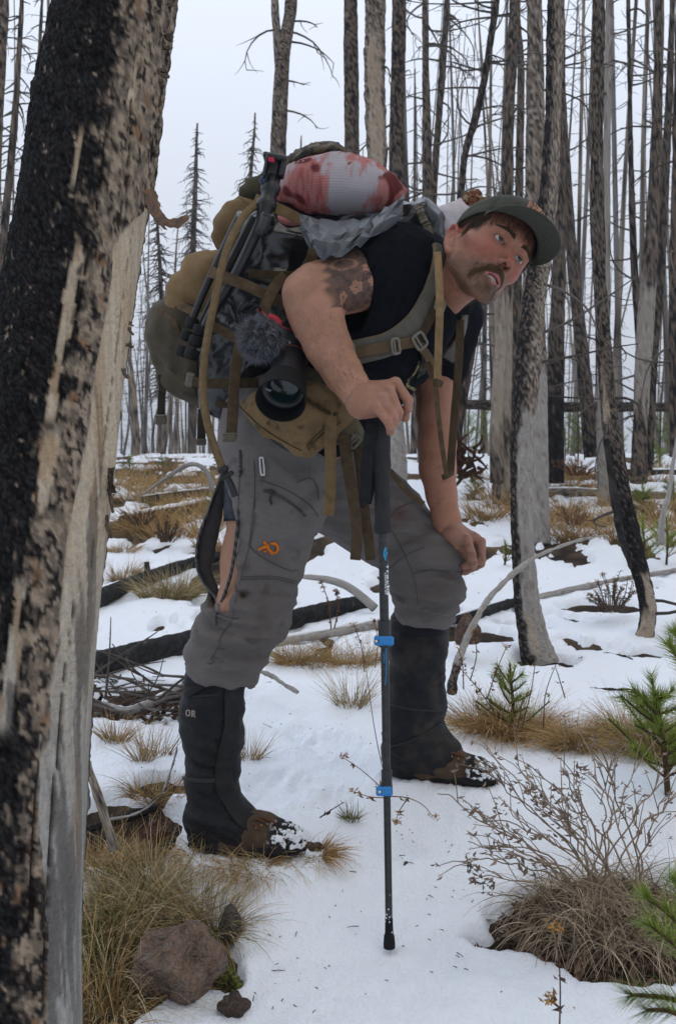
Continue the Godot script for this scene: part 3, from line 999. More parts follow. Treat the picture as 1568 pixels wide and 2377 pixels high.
# ---------------------------------------------------------------- smooth bodies: tapered capsules and ellipsoids joined by a smooth minimum, meshed by surface nets
class Field:
	var A := PackedVector3Array()
	var B := PackedVector3Array()
	var RA := PackedFloat32Array()
	var DR := PackedFloat32Array()
	var IL := PackedFloat32Array()
	var K := PackedFloat32Array()
	var T := PackedInt32Array()
	var INV: Array[Basis] = []
	var lo := Vector3.INF
	var hi := -Vector3.INF
	var xf := Transform3D()
	var dsp = null      # the folds laid over the smooth shape
	var sc := 1.0

	func grow(p: Vector3, r: float) -> void:
		lo = lo.min(p - Vector3.ONE * r)
		hi = hi.max(p + Vector3.ONE * r)

	# type: 0 add capsule, 1 add ellipsoid, +2 take away
	func cone(a: Vector3, b: Vector3, ra: float, rb: float, k := 0.02, cut := false) -> void:
		a = xf * a
		b = xf * b
		A.append(a)
		B.append(b - a)
		RA.append(ra * sc)
		DR.append((rb - ra) * sc)
		IL.append(1.0 / maxf((b - a).length_squared(), 1e-9))
		K.append(k * sc)
		T.append(2 if cut else 0)
		INV.append(Basis())
		if not cut:
			grow(a, ra * sc)
			grow(b, rb * sc)

	func egg(c: Vector3, r: Vector3, k := 0.02, cut := false, bas := Basis()) -> void:
		c = xf * c
		A.append(c)
		B.append(Vector3.ONE / (r * sc))
		RA.append(0)
		DR.append(0)
		IL.append(0)
		K.append(k * sc)
		T.append(3 if cut else 1)
		var m := (xf.basis.orthonormalized() * bas).inverse()
		var s := Basis.from_scale(Vector3.ONE / (r * sc))
		INV.append(s * m)
		if not cut: grow(c, maxf(r.x, maxf(r.y, r.z)) * sc)

	func one(i: int, p: Vector3) -> float:
		var q := p - A[i]
		if T[i] & 1:
			q = INV[i] * q
			var l := q.length()
			return l * (l - 1.0) / maxf((q * B[i]).length(), 1e-6)
		var h := clampf(q.dot(B[i]) * IL[i], 0.0, 1.0)
		return (q - B[i] * h).length() - RA[i] - DR[i] * h

	func eval(p: Vector3, idx: PackedInt32Array) -> float:
		var d := 1e3
		for i in idx:
			var q := p - A[i]
			var e := 0.0
			if T[i] & 1:
				q = INV[i] * q
				var l := q.length()
				e = l * (l - 1.0) / maxf((q * B[i]).length(), 1e-6)
			else:
				var h := clampf(q.dot(B[i]) * IL[i], 0.0, 1.0)
				e = (q - B[i] * h).length() - RA[i] - DR[i] * h
			var k := K[i]
			if T[i] < 2:
				var g := maxf(k - absf(d - e), 0.0) / k
				d = minf(d, e) - g * g * k * 0.25
			else:
				var g2 := maxf(k - absf(d + e), 0.0) / k
				d = maxf(d, -e) + g2 * g2 * k * 0.25
		return d

	func net(mb: MB, h: float, col: Callable, disp = null, dmax := 0.0) -> void:
		dsp = disp
		var pad := h * 3.0 + dmax
		var o := lo - Vector3.ONE * pad
		var ext := hi - lo + Vector3.ONE * pad * 2.0
		var nb := Vector3i((ext / (h * 8.0)).ceil())
		var n := nb * 8 + Vector3i.ONE
		var val := PackedFloat32Array()
		val.resize(n.x * n.y * n.z)
		val.fill(1000.0)
		var R := h * 8.0 * 0.87
		var all := PackedInt32Array(range(A.size()))
		var live := PackedInt32Array()
		var sy := n.x
		var sz := n.x * n.y
		for bz in nb.z:
			for by in nb.y:
				for bx in nb.x:
					var cen := o + Vector3(bx * 8 + 4, by * 8 + 4, bz * 8 + 4) * h
					var idx := PackedInt32Array()
					var es := PackedFloat32Array()
					var dm := 1e3
					for i in all:
						var e := one(i, cen)
						es.append(e)
						if T[i] < 2: dm = minf(dm, e)
					if dm > R * 1.15 + dmax + 0.03 * sc: continue
					for i in all:
						if T[i] < 2:
							if es[i] < maxf(dm, -R) + 2.0 * R + K[i]: idx.append(i)
						elif es[i] < R + K[i] + 0.01 * sc: idx.append(i)
					var d := eval(cen, all)
					var skip := absf(d) > R * 1.1 + dmax
					if not skip: live.append(bx + nb.x * (by + nb.y * bz))
					for k in 9:
						for j in 9:
							var at := bx * 8 + (by * 8 + j) * sy + (bz * 8 + k) * sz
							for i in 9:
								if skip:
									if val[at + i] == 1000.0: val[at + i] = 500.0 * signf(d)
								elif absf(val[at + i]) > 400.0:
									var p := o + Vector3(bx * 8 + i, by * 8 + j, bz * 8 + k) * h
									var v := eval(p, idx)
									if disp != null and absf(v) < dmax + h * 2.0: v -= (disp as Callable).call(p)
									val[at + i] = v
		var cell := {}
		var off := [0, 1, sy, sy + 1, sz, sz + 1, sz + sy, sz + sy + 1]
		var pos := [Vector3(0, 0, 0), Vector3(1, 0, 0), Vector3(0, 1, 0), Vector3(1, 1, 0), Vector3(0, 0, 1), Vector3(1, 0, 1), Vector3(0, 1, 1), Vector3(1, 1, 1)]
		var eds := [[0, 1], [2, 3], [4, 5], [6, 7], [0, 2], [1, 3], [4, 6], [5, 7], [0, 4], [1, 5], [2, 6], [3, 7]]
		for b in live:
			var bx := b % nb.x
			var by := (b / nb.x) % nb.y
			var bz := b / (nb.x * nb.y)
			for k in 8:
				for j in 8:
					for i in 8:
						var at := bx * 8 + i + (by * 8 + j) * sy + (bz * 8 + k) * sz
						var m := 0
						for c in 8:
							if val[at + off[c]] < 0.0: m |= 1 << c
						if m == 0 or m == 255: continue
						var s := Vector3.ZERO
						var cnt := 0
						for e in eds:
							if (m >> e[0] & 1) != (m >> e[1] & 1):
								var a := val[at + off[e[0]]]
								var t := a / (a - val[at + off[e[1]]])
								s += (pos[e[0]] as Vector3).lerp(pos[e[1]], t)
								cnt += 1
						var p := o + (Vector3(bx * 8 + i, by * 8 + j, bz * 8 + k) + s / cnt) * h
						cell[at] = mb.add(p, col.call(p))
		var dirs := [1, sy, sz]
		for at in cell:
			for ax in 3:
				var a: int = dirs[ax]
				var b: int = dirs[(ax + 1) % 3]
				var c: int = dirs[(ax + 2) % 3]
				var v0 := val[at]
				var v1 := val[at + a]
				if (v0 < 0.0) == (v1 < 0.0): continue
				if not (cell.has(at - b) and cell.has(at - c) and cell.has(at - b - c)): continue
				if v0 < 0.0: mb.quad(cell[at], cell[at - c], cell[at - b - c], cell[at - b])
				else: mb.quad(cell[at], cell[at - b], cell[at - b - c], cell[at - c])
# ---------------------------------------------------------------- fallen wood, stones, grasses, young pines, dry weeds
func lying(r: Array, lift := 0.6) -> Array:   # rows [x px, y px, half width px] resting on the ground -> trunk rows
	var out := []
	for q in r:
		var g := ground_at(q[0], q[1] + q[2] * lift)
		out.append([q[0], q[1], depth_of(g), q[2]])
	return out


func log_thing(label: String, r: Array, st: Dictionary, grounded := true, snow := 0.0, called := "fallen_log", m := "char") -> Node3D:
	var path := lying(r) if grounded else r
	var a: Array = path[0]
	var t := thing(called, label, "log" if called == "fallen_log" else "branch", P(a[0], a[1] + a[3], a[2]), "fallen burnt logs and branches")
	put(trunk_mesh(path, st, 22, 0.014 if a[2] < 4.6 else 0.03, st.get("rough", 0.005)), "trunk" if called == "fallen_log" else "stem", M[m], t)
	if snow > 0.0:
		var mb := MB.new()
		var rr := []
		for q in path: rr.append([q[0], q[1] - q[3] * 0.95, q[2] + 0.02, q[3] * snow * (0.7 + 0.6 * absf(n1.get_noise_1d(q[0] * 0.05))), q[3] * q[2] / F * 0.8])
		body(mb, rr, 16, 12, plain(Color(0.83, 0.845, 0.875)), func(p, _a, _t): return 0.012 * n1.get_noise_3dv(p * 9.0) - 0.004)
		put(mb, "snow_cap", M["snow"], t)
	return t


func build_fallen() -> void:
	rng.seed = 800
	var burnt := {"char": 1.3, "fine": 0.8}
	var greyw := {"char": 0.0, "light": 0.2, "bare": [[0.5, 2.0, -900, 9000, 0.85]], "rough": 0.004}
	log_thing("thick charred log lying from the big left trunk to behind the hunter's knee", [[170, 1556, 34], [300, 1525, 34], [450, 1490, 31], [600, 1458, 28], [720, 1428, 24], [800, 1408, 22], [850, 1398, 16]], burnt)
	var l2 := log_thing("shorter charred log with a stub, higher up the slope beside the big left trunk", [[190, 1408, 24], [260, 1376, 23], [340, 1344, 20], [420, 1316, 17], [500, 1292, 14]], burnt)
	var sb := MB.new()
	var g := ground_at(342, 1365)
	var gd := depth_of(g)
	tube(sb, [P(342, 1340, gd), P(342, 1320, gd), P(340, 1304, gd)], 0.018, 0.014, 9, noisy(CHAR2, 0.4, 30.0))
	put(sb, "branch_stub", M["char"], l2)
	log_thing("flat black log half under snow left of the hose mouthpiece", [[280, 1208, 11], [360, 1196, 14], [430, 1185, 16], [500, 1172, 15], [560, 1165, 10]], burnt, true, 0.5)
	log_thing("black log lying behind the flat one, nearer the tree line", [[330, 1160, 9], [420, 1150, 11], [520, 1140, 11]], burnt, true, 0.3)
	log_thing("slim grey log with snow along it just behind the trekking pole clamp", [[520, 1512, 8], [640, 1492, 10], [760, 1472, 11], [870, 1452, 11], [960, 1440, 9], [1060, 1432, 8]], greyw, true, 0.8, "fallen_log", "wood")
	log_thing("long thin grey log crossing the snow to the right edge", [[1190, 1402, 9], [1260, 1385, 9], [1350, 1364, 8], [1460, 1342, 7], [1580, 1322, 6]], greyw, true, 0.0, "fallen_log", "wood")
	log_thing("dark broken log between the far knee and the silver trunk", [[1050, 1440, 10], [1110, 1425, 14], [1160, 1408, 13], [1215, 1392, 9]], burnt, true, 0.25)
	log_thing("long log propped level across the trunks at chest height", [[1050, 938, 11.2, 11], [1150, 941, 11.1, 12], [1260, 945, 11.0, 12], [1400, 944, 11.0, 12], [1500, 945, 11.0, 11], [1620, 944, 11.0, 10]], {"char": 0.5, "slim": 1.0}, false)
	log_thing("grey log on the ground behind the silver trunk foot", [[1255, 1142, 9], [1330, 1143, 11], [1420, 1148, 11], [1570, 1152, 10]], {"char": 0.15, "light": 0.2}, true, 0.3)
	log_thing("dark log on the snow at the right edge below the green pines", [[1440, 1095, 7], [1510, 1098, 9], [1600, 1096, 8]], burnt, true, 0.5)
	log_thing("grey arched dead branch on the slope left of the trousers", [[322, 1152, 9.0, 2], [345, 1138, 9.0, 3.5], [395, 1103, 9.0, 5], [435, 1079, 9.0, 6], [465, 1082, 9.0, 6], [485, 1105, 9.0, 7], [492, 1140, 9.0, 8]], greyw, false, 0.0, "dead_branch", "wood")
	log_thing("grey curved branch arching between the legs above the charred log", [[690, 1338, 4.8, 6], [740, 1342, 4.75, 8], [790, 1354, 4.7, 10], [830, 1378, 4.65, 11], [868, 1412, 4.6, 12]], greyw, false, 0.0, "dead_branch", "wood")
	log_thing("dead limb rising by the far gaiter and bending right towards the crooked tree", [[1402, 1243, 3.9, 1.5], [1350, 1252, 3.8, 3], [1290, 1272, 3.65, 4.5], [1240, 1294, 3.5, 5.5], [1190, 1332, 3.4, 6.5], [1140, 1382, 3.3, 7.5], [1108, 1430, 3.2, 8], [1080, 1490, 3.15, 10], [1064, 1530, 3.1, 12], [1052, 1570, 3.05, 12], [1048, 1606, 3.0, 13]], {"char": 0.0, "light": 0.2, "bare": [[0.5, 2.0, -900, 1540, 0.8]], "low": 880.0, "rough": 0.004}, false, 0.0, "dead_branch", "wood")
	log_thing("brown broken limb leaning out of the grass right of the big trunk's foot", [[204, 1770, 2.05, 9], [216, 1812, 2.03, 11], [232, 1860, 2.02, 12], [250, 1915, 2.0, 12], [266, 1972, 2.0, 13]], {"char": -0.1, "light": 0.1, "rough": 0.003}, false, 0.0, "dead_branch", "wood")
	log_thing("small charred limb lying on the snow beside the reddish stone", [[200, 1925, 10], [260, 1908, 11], [320, 1888, 12], [368, 1872, 9]], burnt, true, 0.0, "dead_branch")
	log_thing("thin grey twig curving up from the charred limb beside the near gaiter", [[414, 1705, 2.4, 1.5], [409, 1745, 2.38, 2], [396, 1790, 2.35, 2.5], [374, 1842, 2.3, 3], [340, 1876, 2.28, 3.5], [300, 1894, 2.26, 4], [250, 1902, 2.25, 4]], greyw, false, 0.0, "dead_branch", "wood")
	log_thing("weathered forked branch poking from under the charred log at the near knee", [[590, 1556, 3.3, 5], [625, 1566, 3.25, 6], [660, 1590, 3.2, 6], [690, 1606, 3.15, 4]], greyw, false, 0.0, "dead_branch", "wood")
	log_thing("grey limb in the brush pile between the big trunk and the near gaiter", [[240, 1632, 6], [290, 1650, 9], [345, 1634, 10], [400, 1606, 10], [440, 1588, 9]], greyw, true, 0.3, "dead_branch", "wood")
	log_thing("dark twig lying in the snow below the silver trunk", [[1340, 1528, 2], [1375, 1518, 3], [1410, 1518, 3], [1450, 1524, 2.5], [1472, 1536, 1.5]], burnt, true, 0.0, "dead_branch")
	log_thing("black stick half sunk in the snow left of the young pine", [[1380, 1597, 3], [1420, 1600, 3.5], [1470, 1601, 3]], burnt, true, 0.0, "dead_branch")
	log_thing("dark crooked sapling stem rising at the right edge", [[1572, 1010, 5.5, 5], [1560, 1080, 5.5, 5], [1552, 1140, 5.45, 6], [1536, 1200, 5.4, 7], [1534, 1262, 5.4, 8]], greyw, false, 0.0, "dead_branch", "wood")
	# brush pile of burnt twigs
	var bp := thing("brush_pile", "tangled pile of burnt twigs and litter under the charred log by the big trunk", "twigs", ground_at(320, 1620))
	for k in 46:
		var q := ground_at(rng.randf_range(215, 450), rng.randf_range(1575, 1670))
		var mb := MB.new()
		twig(mb, q + Vector3(0, rng.randf_range(0.0, 0.06), 0), Vector3(rng.randf_range(-1, 1), rng.randf_range(-0.1, 0.35), rng.randf_range(-0.5, 0.5)), rng.randf_range(0.15, 0.4), rng.randf_range(0.003, 0.008), 0.25, 0.02, 6, 5)
		put(mb, "twig", M["bark"], bp)
	var lit := MB.new()
	for k in 420: leaf(lit, ground_at(rng.randf_range(205, 460), rng.randf_range(1580, 1675)) + Vector3(0, rng.randf() * 0.02, 0), rng.randf_range(0.01, 0.028), Color(0.09, 0.055, 0.035) * rng.randf_range(0.4, 1.5))
	tag(put(lit, "leaf_litter", M["leaf"], bp), "", "", "", "stuff")
	var rp := thing("root_clump", "torn brown root mass behind the far forearm", "roots", ground_at(1085, 1110))
	for k in 40:
		var mb := MB.new()
		var q := P(rng.randf_range(1062, 1110), rng.randf_range(1040, 1110), 9.3)
		twig(mb, q, Vector3(rng.randf_range(-1, 1), rng.randf_range(-0.6, 0.6), rng.randf_range(-0.5, 0.5)), rng.randf_range(0.12, 0.3), 0.02, 0.5, 0.02, 6, 5)
		for i in mb.c.size(): mb.c[i] = Color(0.075, 0.035, 0.02) * rng.randf_range(0.6, 1.3)
		put(mb, "root", M["bark"], rp)
	stone("large brown boulder under the overhanging grass at the lower left", [[408, 2232, 0.107, 0.105, 0.09]], Color(0.25, 0.172, 0.13), 1)
	stone("small dark wedge of rock at the boulder's lower right", [[540, 2335, 0.033, 0.03, 0.035]], Color(0.105, 0.075, 0.062), 2)
	stone("grey-brown stone peeping out right of the boulder top", [[534, 2140, 0.028, 0.04, 0.035]], Color(0.12, 0.1, 0.082), 3)
	stone("reddish stone beside the small charred limb", [[368, 1930, 0.042, 0.034, 0.04]], Color(0.13, 0.062, 0.046), 4)
	stone("brown boulder behind the far gaiter top", [[1082, 1466, 0.068, 0.072, 0.07]], Color(0.14, 0.085, 0.062), 5)
	stone("brown chunk of rotten wood under the near boot's toe", [[728, 1968, 0.036, 0.014, 0.03]], Color(0.12, 0.07, 0.042), 6)


func stone(label: String, q: Array, c: Color, sd: int) -> void:
	var e: Array = q[0]
	var g := ground_at(e[0], e[1] + e[3] / 2.1 * F * 0.9)
	var d: float = depth_of(g) + e[4] * 0.5
	var mb := MB.new()
	var off := Vector3(sd * 7.3, sd, 0)
	ball(mb, P(e[0], e[1], d), Basis.from_scale(Vector3(e[2], e[3], e[4])), func(p, _a, _t):
		var n := n2.get_noise_3dv(p * 26.0 + off)
		var s := n1.get_noise_3dv(p * 190.0)
		return c.lerp(Color(0.2, 0.18, 0.16), 0.6 * ss(0.05, 0.5, n)).lerp(Color(0.07, 0.058, 0.05), 0.6 * ss(0.15, 0.5, -n)) * (1.0 + 0.3 * s), 84,
		func(p, q): return e[2] * (0.24 * n1.get_noise_3dv(q * 0.9 + off) + 0.22 * nc.get_noise_3dv(q * 0.75 + off) - 0.08 + 0.03 * n2.get_noise_3dv(q * 5.0 + off)))
	tag(put(mb, "stone", M["rock"]), label, "stone", "stones on the ground")


func leaf(mb: MB, p: Vector3, s: float, c: Color) -> void:
	var x := Vector3(rng.randf_range(-1, 1), rng.randf_range(-0.5, 0.5), rng.randf_range(-1, 1)).normalized()
	var y := x.cross(Vector3(rng.randf_range(-0.4, 0.4), 1, rng.randf_range(-0.4, 0.4))).normalized()
	var n := x.cross(y)
	var a := mb.add(p - x * s, c)
	var b := mb.add(p + y * s * 0.32 + n * s * 0.25, c * 1.15)
	var d := mb.add(p + x * s + n * s * rng.randf_range(-0.5, 0.5), c)
	var e := mb.add(p - y * s * 0.32 + n * s * 0.25, c * 0.8)
	mb.quad(a, b, d, e)


func blade(mb: MB, p: Vector3, dir: Vector3, l: float, w: float, droop: float, c0: Color, c1: Color, n := 5) -> void:
	var side := dir.cross(Vector3(rng.randf_range(-1, 1), 0.2, rng.randf_range(-1, 1))).normalized()
	var q := p
	var d := dir.normalized()
	var at := mb.v.size()
	for k in n:
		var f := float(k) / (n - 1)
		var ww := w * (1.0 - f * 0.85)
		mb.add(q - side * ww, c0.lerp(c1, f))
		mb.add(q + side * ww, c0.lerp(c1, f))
		q += d * l / (n - 1)
		d = (d + Vector3.DOWN * droop / n + Vector3(rng.randf_range(-1, 1), 0, rng.randf_range(-1, 1)) * 0.05).normalized()
	for k in n - 1:
		mb.quad(at + k * 2, at + k * 2 + 1, at + k * 2 + 3, at + k * 2 + 2)


# palette rows of base and tip colours
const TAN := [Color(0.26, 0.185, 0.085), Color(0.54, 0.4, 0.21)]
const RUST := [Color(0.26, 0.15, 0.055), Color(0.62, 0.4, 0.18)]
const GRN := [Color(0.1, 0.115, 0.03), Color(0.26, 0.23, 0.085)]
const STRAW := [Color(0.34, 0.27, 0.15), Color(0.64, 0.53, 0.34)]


func tuft(label: String, spots: Array, n: int, l: float, pal: Array, up := 0.9, droop := 1.1, w := 0.0011, group := "dry grass tufts in the snow") -> void:
	var a: Array = spots[0]
	var c0 := ground_at(a[0], a[1])
	var t := thing("grass_tuft", label, "grass", c0, group)
	var mb := MB.new()
	var ctrs := []
	for s in spots: ctrs.append(ground_at(s[0], s[1]))
	for k in n:
		var s: Array = spots[k % spots.size()]
		var ctr: Vector3 = ctrs[k % spots.size()]
		var ang := rng.randf() * TAU
		var r: float = s[2] * sqrt(rng.randf())
		var p := ctr + Vector3(cos(ang) * r, 0, sin(ang) * r * 0.7)
		p.y = snow_h(p.x, p.z) - 0.006
		var lean := rng.randf_range(0.25, 1.2)
		var dir := Vector3(cos(ang) * lean + rng.randf_range(-0.35, 0.35), up * rng.randf_range(0.6, 1.3), sin(ang) * lean + rng.randf_range(-0.3, 0.3))
		var pp: Array = pal[k % pal.size()]
		var m := rng.randf_range(0.55, 1.25)
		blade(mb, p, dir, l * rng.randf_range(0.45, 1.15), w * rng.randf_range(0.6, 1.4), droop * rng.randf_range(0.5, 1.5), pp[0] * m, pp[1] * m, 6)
	tag(put(mb, "blades", M["leaf"], t), "", "", "", "stuff")


func needles(mb: MB, p: Vector3, q: Vector3, n: int, l: float, spread: float, c: Color) -> void:
	var ax := (q - p).normalized()
	var u := ax.cross(Vector3(0.3, 0.2, 1)).normalized()
	var v := ax.cross(u)
	for k in n:
		var f := rng.randf()
		var ang := rng.randf() * TAU
		var d := (ax * rng.randf_range(0.5, 1.1) + (u * cos(ang) + v * sin(ang)) * spread).normalized()
		var o := p.lerp(q, f)
		var s := d.cross(u + v * 0.3).normalized() * 0.00085 * (l / 0.045)
		var cc := c * rng.randf_range(0.55, 1.4)
		var at := mb.add(o - s, cc * 0.8)
		mb.add(o + s, cc * 0.8)
		var m2 := o + d * l * rng.randf_range(0.6, 1.1)
		mb.add(m2 + Vector3.DOWN * l * 0.06, cc)
		mb.tri(at, at + 1, at + 2)


func sapling(label: String, px: float, py: float, h_px: float, tiers: int, dens: int, lean := 0.0, green := Color(0.26, 0.33, 0.055), depth := 0.0) -> void:
	var foot := ground_at(px, py)
	if depth > 0.0:
		foot = P(px, py, depth)
	var d := depth_of(foot)
	var h := h_px * d / F
	var t := thing("young_pine", label, "pine sapling", foot, "young green pines")
	var st := MB.new()
	var nd := MB.new()
	var top := foot + camx.basis.y * h + camx.basis.x * lean * h
	var bark := plain(Color(0.085, 0.055, 0.035))
	var nl := clampf(h * 0.16, 0.03, 0.065)
	tube(st, [foot, foot.lerp(top, 0.5) + Vector3(0.01, 0, 0), top], 0.006 + h * 0.008, 0.003, 7, bark)
	needles(nd, foot.lerp(top, 0.45), top + (top - foot) * 0.03, dens * 2, nl, 0.55, green * 1.15)
	for k in tiers:
		var f := 0.15 + 0.72 * float(k) / tiers
		for b in 4:
			var ang := rng.randf() * TAU
			var l := h * (0.42 * (1.0 - f) + 0.1) * rng.randf_range(0.7, 1.2)
			var a := foot.lerp(top, f)
			var e := a + Vector3(cos(ang) * l, l * rng.randf_range(0.45, 0.9), sin(ang) * l)
			tube(st, [a, a.lerp(e, 0.5) - Vector3(0, l * 0.06, 0), e], 0.0035, 0.002, 5, bark)
			needles(nd, a.lerp(e, 0.2), e, dens, nl, 0.75, green)
	put(st, "stem", M["bark"], t)
	tag(put(nd, "needles", M["needle"], t), "", "", "", "stuff")


func spray(label: String, limbs: Array, dens: int, nl: float) -> void:   # close pine boughs that reach into the frame
	var a: Array = limbs[0][0]
	var t := thing("young_pine", label, "pine sapling", P(a[0], a[1], a[2]), "young green pines")
	var nd := MB.new()
	for l in limbs:
		var pts := []
		for q in l: pts.append(P(q[0], q[1], q[2]))
		pts = spline(pts, 5)
		var st := MB.new()
		tube(st, pts, 0.0045, 0.0025, 7, plain(Color(0.1, 0.065, 0.04)))
		put(st, "stem", M["bark"], t)
		for k in pts.size() - 1: needles(nd, pts[k], pts[k + 1], dens, nl, 0.62, Color(0.27, 0.35, 0.055))
		needles(nd, pts[pts.size() - 2], pts[pts.size() - 1], dens * 2, nl, 0.35, Color(0.3, 0.38, 0.06))
	tag(put(nd, "needles", M["needle"], t), "", "", "", "stuff")


func weed(label: String, stems: Array, r: float, leaves: int, c: Color, heads := 0, called := "dry_weed") -> void:
	var a: Array = stems[0][0]
	var t := thing(called, label, "weed", P(a[0], a[1], a[2]), "dead weeds standing in the snow")
	var lf := MB.new()
	for l in stems:
		var pts := []
		for q in l: pts.append(P(q[0], q[1], q[2]))
		pts = spline(pts, 6)
		var st := MB.new()
		tube(st, pts, r, r * 0.5, 5, noisy(c, 0.3, 60.0))
		put(st, "stem", M["bark"], t)
		for k in leaves:
			var p: Vector3 = pts[rng.randi_range(2, pts.size() - 1)]
			for j in 3: leaf(lf, p + Vector3(rng.randf_range(-1, 1), rng.randf_range(-1, 0.6), rng.randf_range(-1, 1)) * 0.008, rng.randf_range(0.006, 0.013), c * rng.randf_range(0.6, 1.3))
		for k in heads: leaf(lf, (pts[pts.size() - 1] as Vector3) + Vector3(rng.randf_range(-1, 1), rng.randf_range(-0.4, 0.6), rng.randf_range(-1, 1)) * 0.012, 0.007, Color(0.36, 0.2, 0.06) * rng.randf_range(0.6, 1.2))
	if lf.v.size(): tag(put(lf, "dry_leaves", M["leaf"], t), "", "", "", "stuff")


func build_plants() -> void:
	rng.seed = 900
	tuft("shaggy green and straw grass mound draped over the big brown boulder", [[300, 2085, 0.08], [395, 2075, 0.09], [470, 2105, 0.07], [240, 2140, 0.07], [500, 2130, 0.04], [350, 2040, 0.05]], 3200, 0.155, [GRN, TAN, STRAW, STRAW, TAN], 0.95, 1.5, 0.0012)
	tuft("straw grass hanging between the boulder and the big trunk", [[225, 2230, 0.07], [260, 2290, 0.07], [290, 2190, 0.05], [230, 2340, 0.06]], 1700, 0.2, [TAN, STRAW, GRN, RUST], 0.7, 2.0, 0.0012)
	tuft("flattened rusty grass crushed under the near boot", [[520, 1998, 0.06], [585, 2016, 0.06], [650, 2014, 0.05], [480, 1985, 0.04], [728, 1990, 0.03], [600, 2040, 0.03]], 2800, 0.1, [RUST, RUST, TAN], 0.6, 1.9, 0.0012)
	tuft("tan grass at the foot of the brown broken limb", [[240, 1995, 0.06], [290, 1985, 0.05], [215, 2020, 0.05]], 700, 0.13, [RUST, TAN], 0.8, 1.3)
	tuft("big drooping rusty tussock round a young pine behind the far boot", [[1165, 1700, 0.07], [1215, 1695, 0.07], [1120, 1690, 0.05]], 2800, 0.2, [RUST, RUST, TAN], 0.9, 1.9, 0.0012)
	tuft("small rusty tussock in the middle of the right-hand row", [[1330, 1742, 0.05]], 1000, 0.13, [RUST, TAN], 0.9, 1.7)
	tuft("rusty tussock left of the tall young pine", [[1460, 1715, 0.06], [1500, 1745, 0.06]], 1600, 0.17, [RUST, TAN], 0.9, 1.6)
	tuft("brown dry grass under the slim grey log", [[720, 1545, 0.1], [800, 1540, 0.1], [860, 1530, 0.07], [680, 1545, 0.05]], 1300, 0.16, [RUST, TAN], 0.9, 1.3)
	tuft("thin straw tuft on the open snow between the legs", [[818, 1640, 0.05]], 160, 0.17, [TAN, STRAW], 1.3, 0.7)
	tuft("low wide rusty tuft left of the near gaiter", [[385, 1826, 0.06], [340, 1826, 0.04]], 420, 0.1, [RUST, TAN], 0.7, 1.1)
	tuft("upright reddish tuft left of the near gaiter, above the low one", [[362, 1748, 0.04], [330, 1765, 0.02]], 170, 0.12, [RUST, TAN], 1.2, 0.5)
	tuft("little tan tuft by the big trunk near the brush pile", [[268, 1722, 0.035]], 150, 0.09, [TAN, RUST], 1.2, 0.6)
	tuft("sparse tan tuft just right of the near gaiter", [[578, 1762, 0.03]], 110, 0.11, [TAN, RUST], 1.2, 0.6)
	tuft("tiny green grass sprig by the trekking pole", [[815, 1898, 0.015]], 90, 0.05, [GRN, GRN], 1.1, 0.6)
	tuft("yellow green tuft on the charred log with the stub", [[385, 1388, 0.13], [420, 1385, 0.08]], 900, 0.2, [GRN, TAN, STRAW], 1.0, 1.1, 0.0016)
	tuft("tan tuft on the snow near the big trunk above the stubbed log", [[290, 1335, 0.08]], 280, 0.13, [RUST, TAN], 1.0, 0.9, 0.0016)
	tuft("low tan tuft farther up the slope near the big trunk", [[285, 1280, 0.1]], 260, 0.1, [TAN, RUST], 0.7, 1.0, 0.0018)
	for k in 84:   # tufts up the slope
		var right := k % 2 == 0
		var px := rng.randf_range(1090, 1570) if right else rng.randf_range(262, 520)
		var py := 1085.0 + 190.0 * pow(rng.randf(), 1.5)
		tuft("dry brown tuft scattered up the snowy slope " + ("right" if right else "left") + " of the hunter", [[px, py, 0.16], [px + 14, py + 2, 0.1]], 110, rng.randf_range(0.16, 0.34), [RUST, TAN, RUST], 1.1, 0.9, 0.003, "tufts up the slope " + ("right" if right else "left"))
	sapling("young pine standing in the rusty tussock behind the far boot", 1182, 1700, 190, 6, 70)
	sapling("tall young pine at the right edge beside the rusty tussocks", 1548, 1850, 270, 8, 120, -0.14)
	spray("pine bough reaching in at the right edge above the dry shrub", [[[1600, 2190, 1.5], [1560, 2130, 1.5], [1500, 2085, 1.5]], [[1600, 2230, 1.48], [1555, 2185, 1.48], [1510, 2150, 1.48]], [[1620, 2140, 1.52], [1590, 2080, 1.52], [1575, 2050, 1.52]]], 26, 0.045)
	spray("pine bough pointing left across the snow in the bottom right corner", [[[1640, 2350, 1.4], [1560, 2320, 1.4], [1500, 2312, 1.4], [1462, 2310, 1.4]], [[1640, 2400, 1.38], [1560, 2350, 1.38], [1500, 2345, 1.38]]], 34, 0.045)
	spray("pine tip leaning in at the right edge level with the crooked trunk's foot", [[[1610, 1600, 2.2], [1580, 1545, 2.2], [1555, 1500, 2.2]], [[1620, 1560, 2.2], [1590, 1510, 2.2], [1568, 1470, 2.2]]], 24, 0.05)
	sapling("finger-high pine seedling growing at the boulder's right side", 527, 2262, 55, 2, 26)
	sapling("pine seedling with a bare lower stem at the right, left of its twin", 1490, 1320, 120, 4, 60)
	sapling("pine seedling at the right edge near the dark crooked stem", 1545, 1310, 110, 4, 60)
	sapling("young pine behind the crooked trunk's left side", 1170, 1315, 60, 3, 40)
	sapling("bright little pine just left of the open trouser zip", 492, 1200, 66, 4, 60)
	sapling("two-tone small pine on the left slope above the flat black log", 408, 1165, 46, 3, 40)
	sapling("small pine low on the left slope near the big trunk", 352, 1178, 40, 3, 36)
	sapling("pine sprout behind the stubbed charred log's right end", 460, 1300, 50, 3, 40)
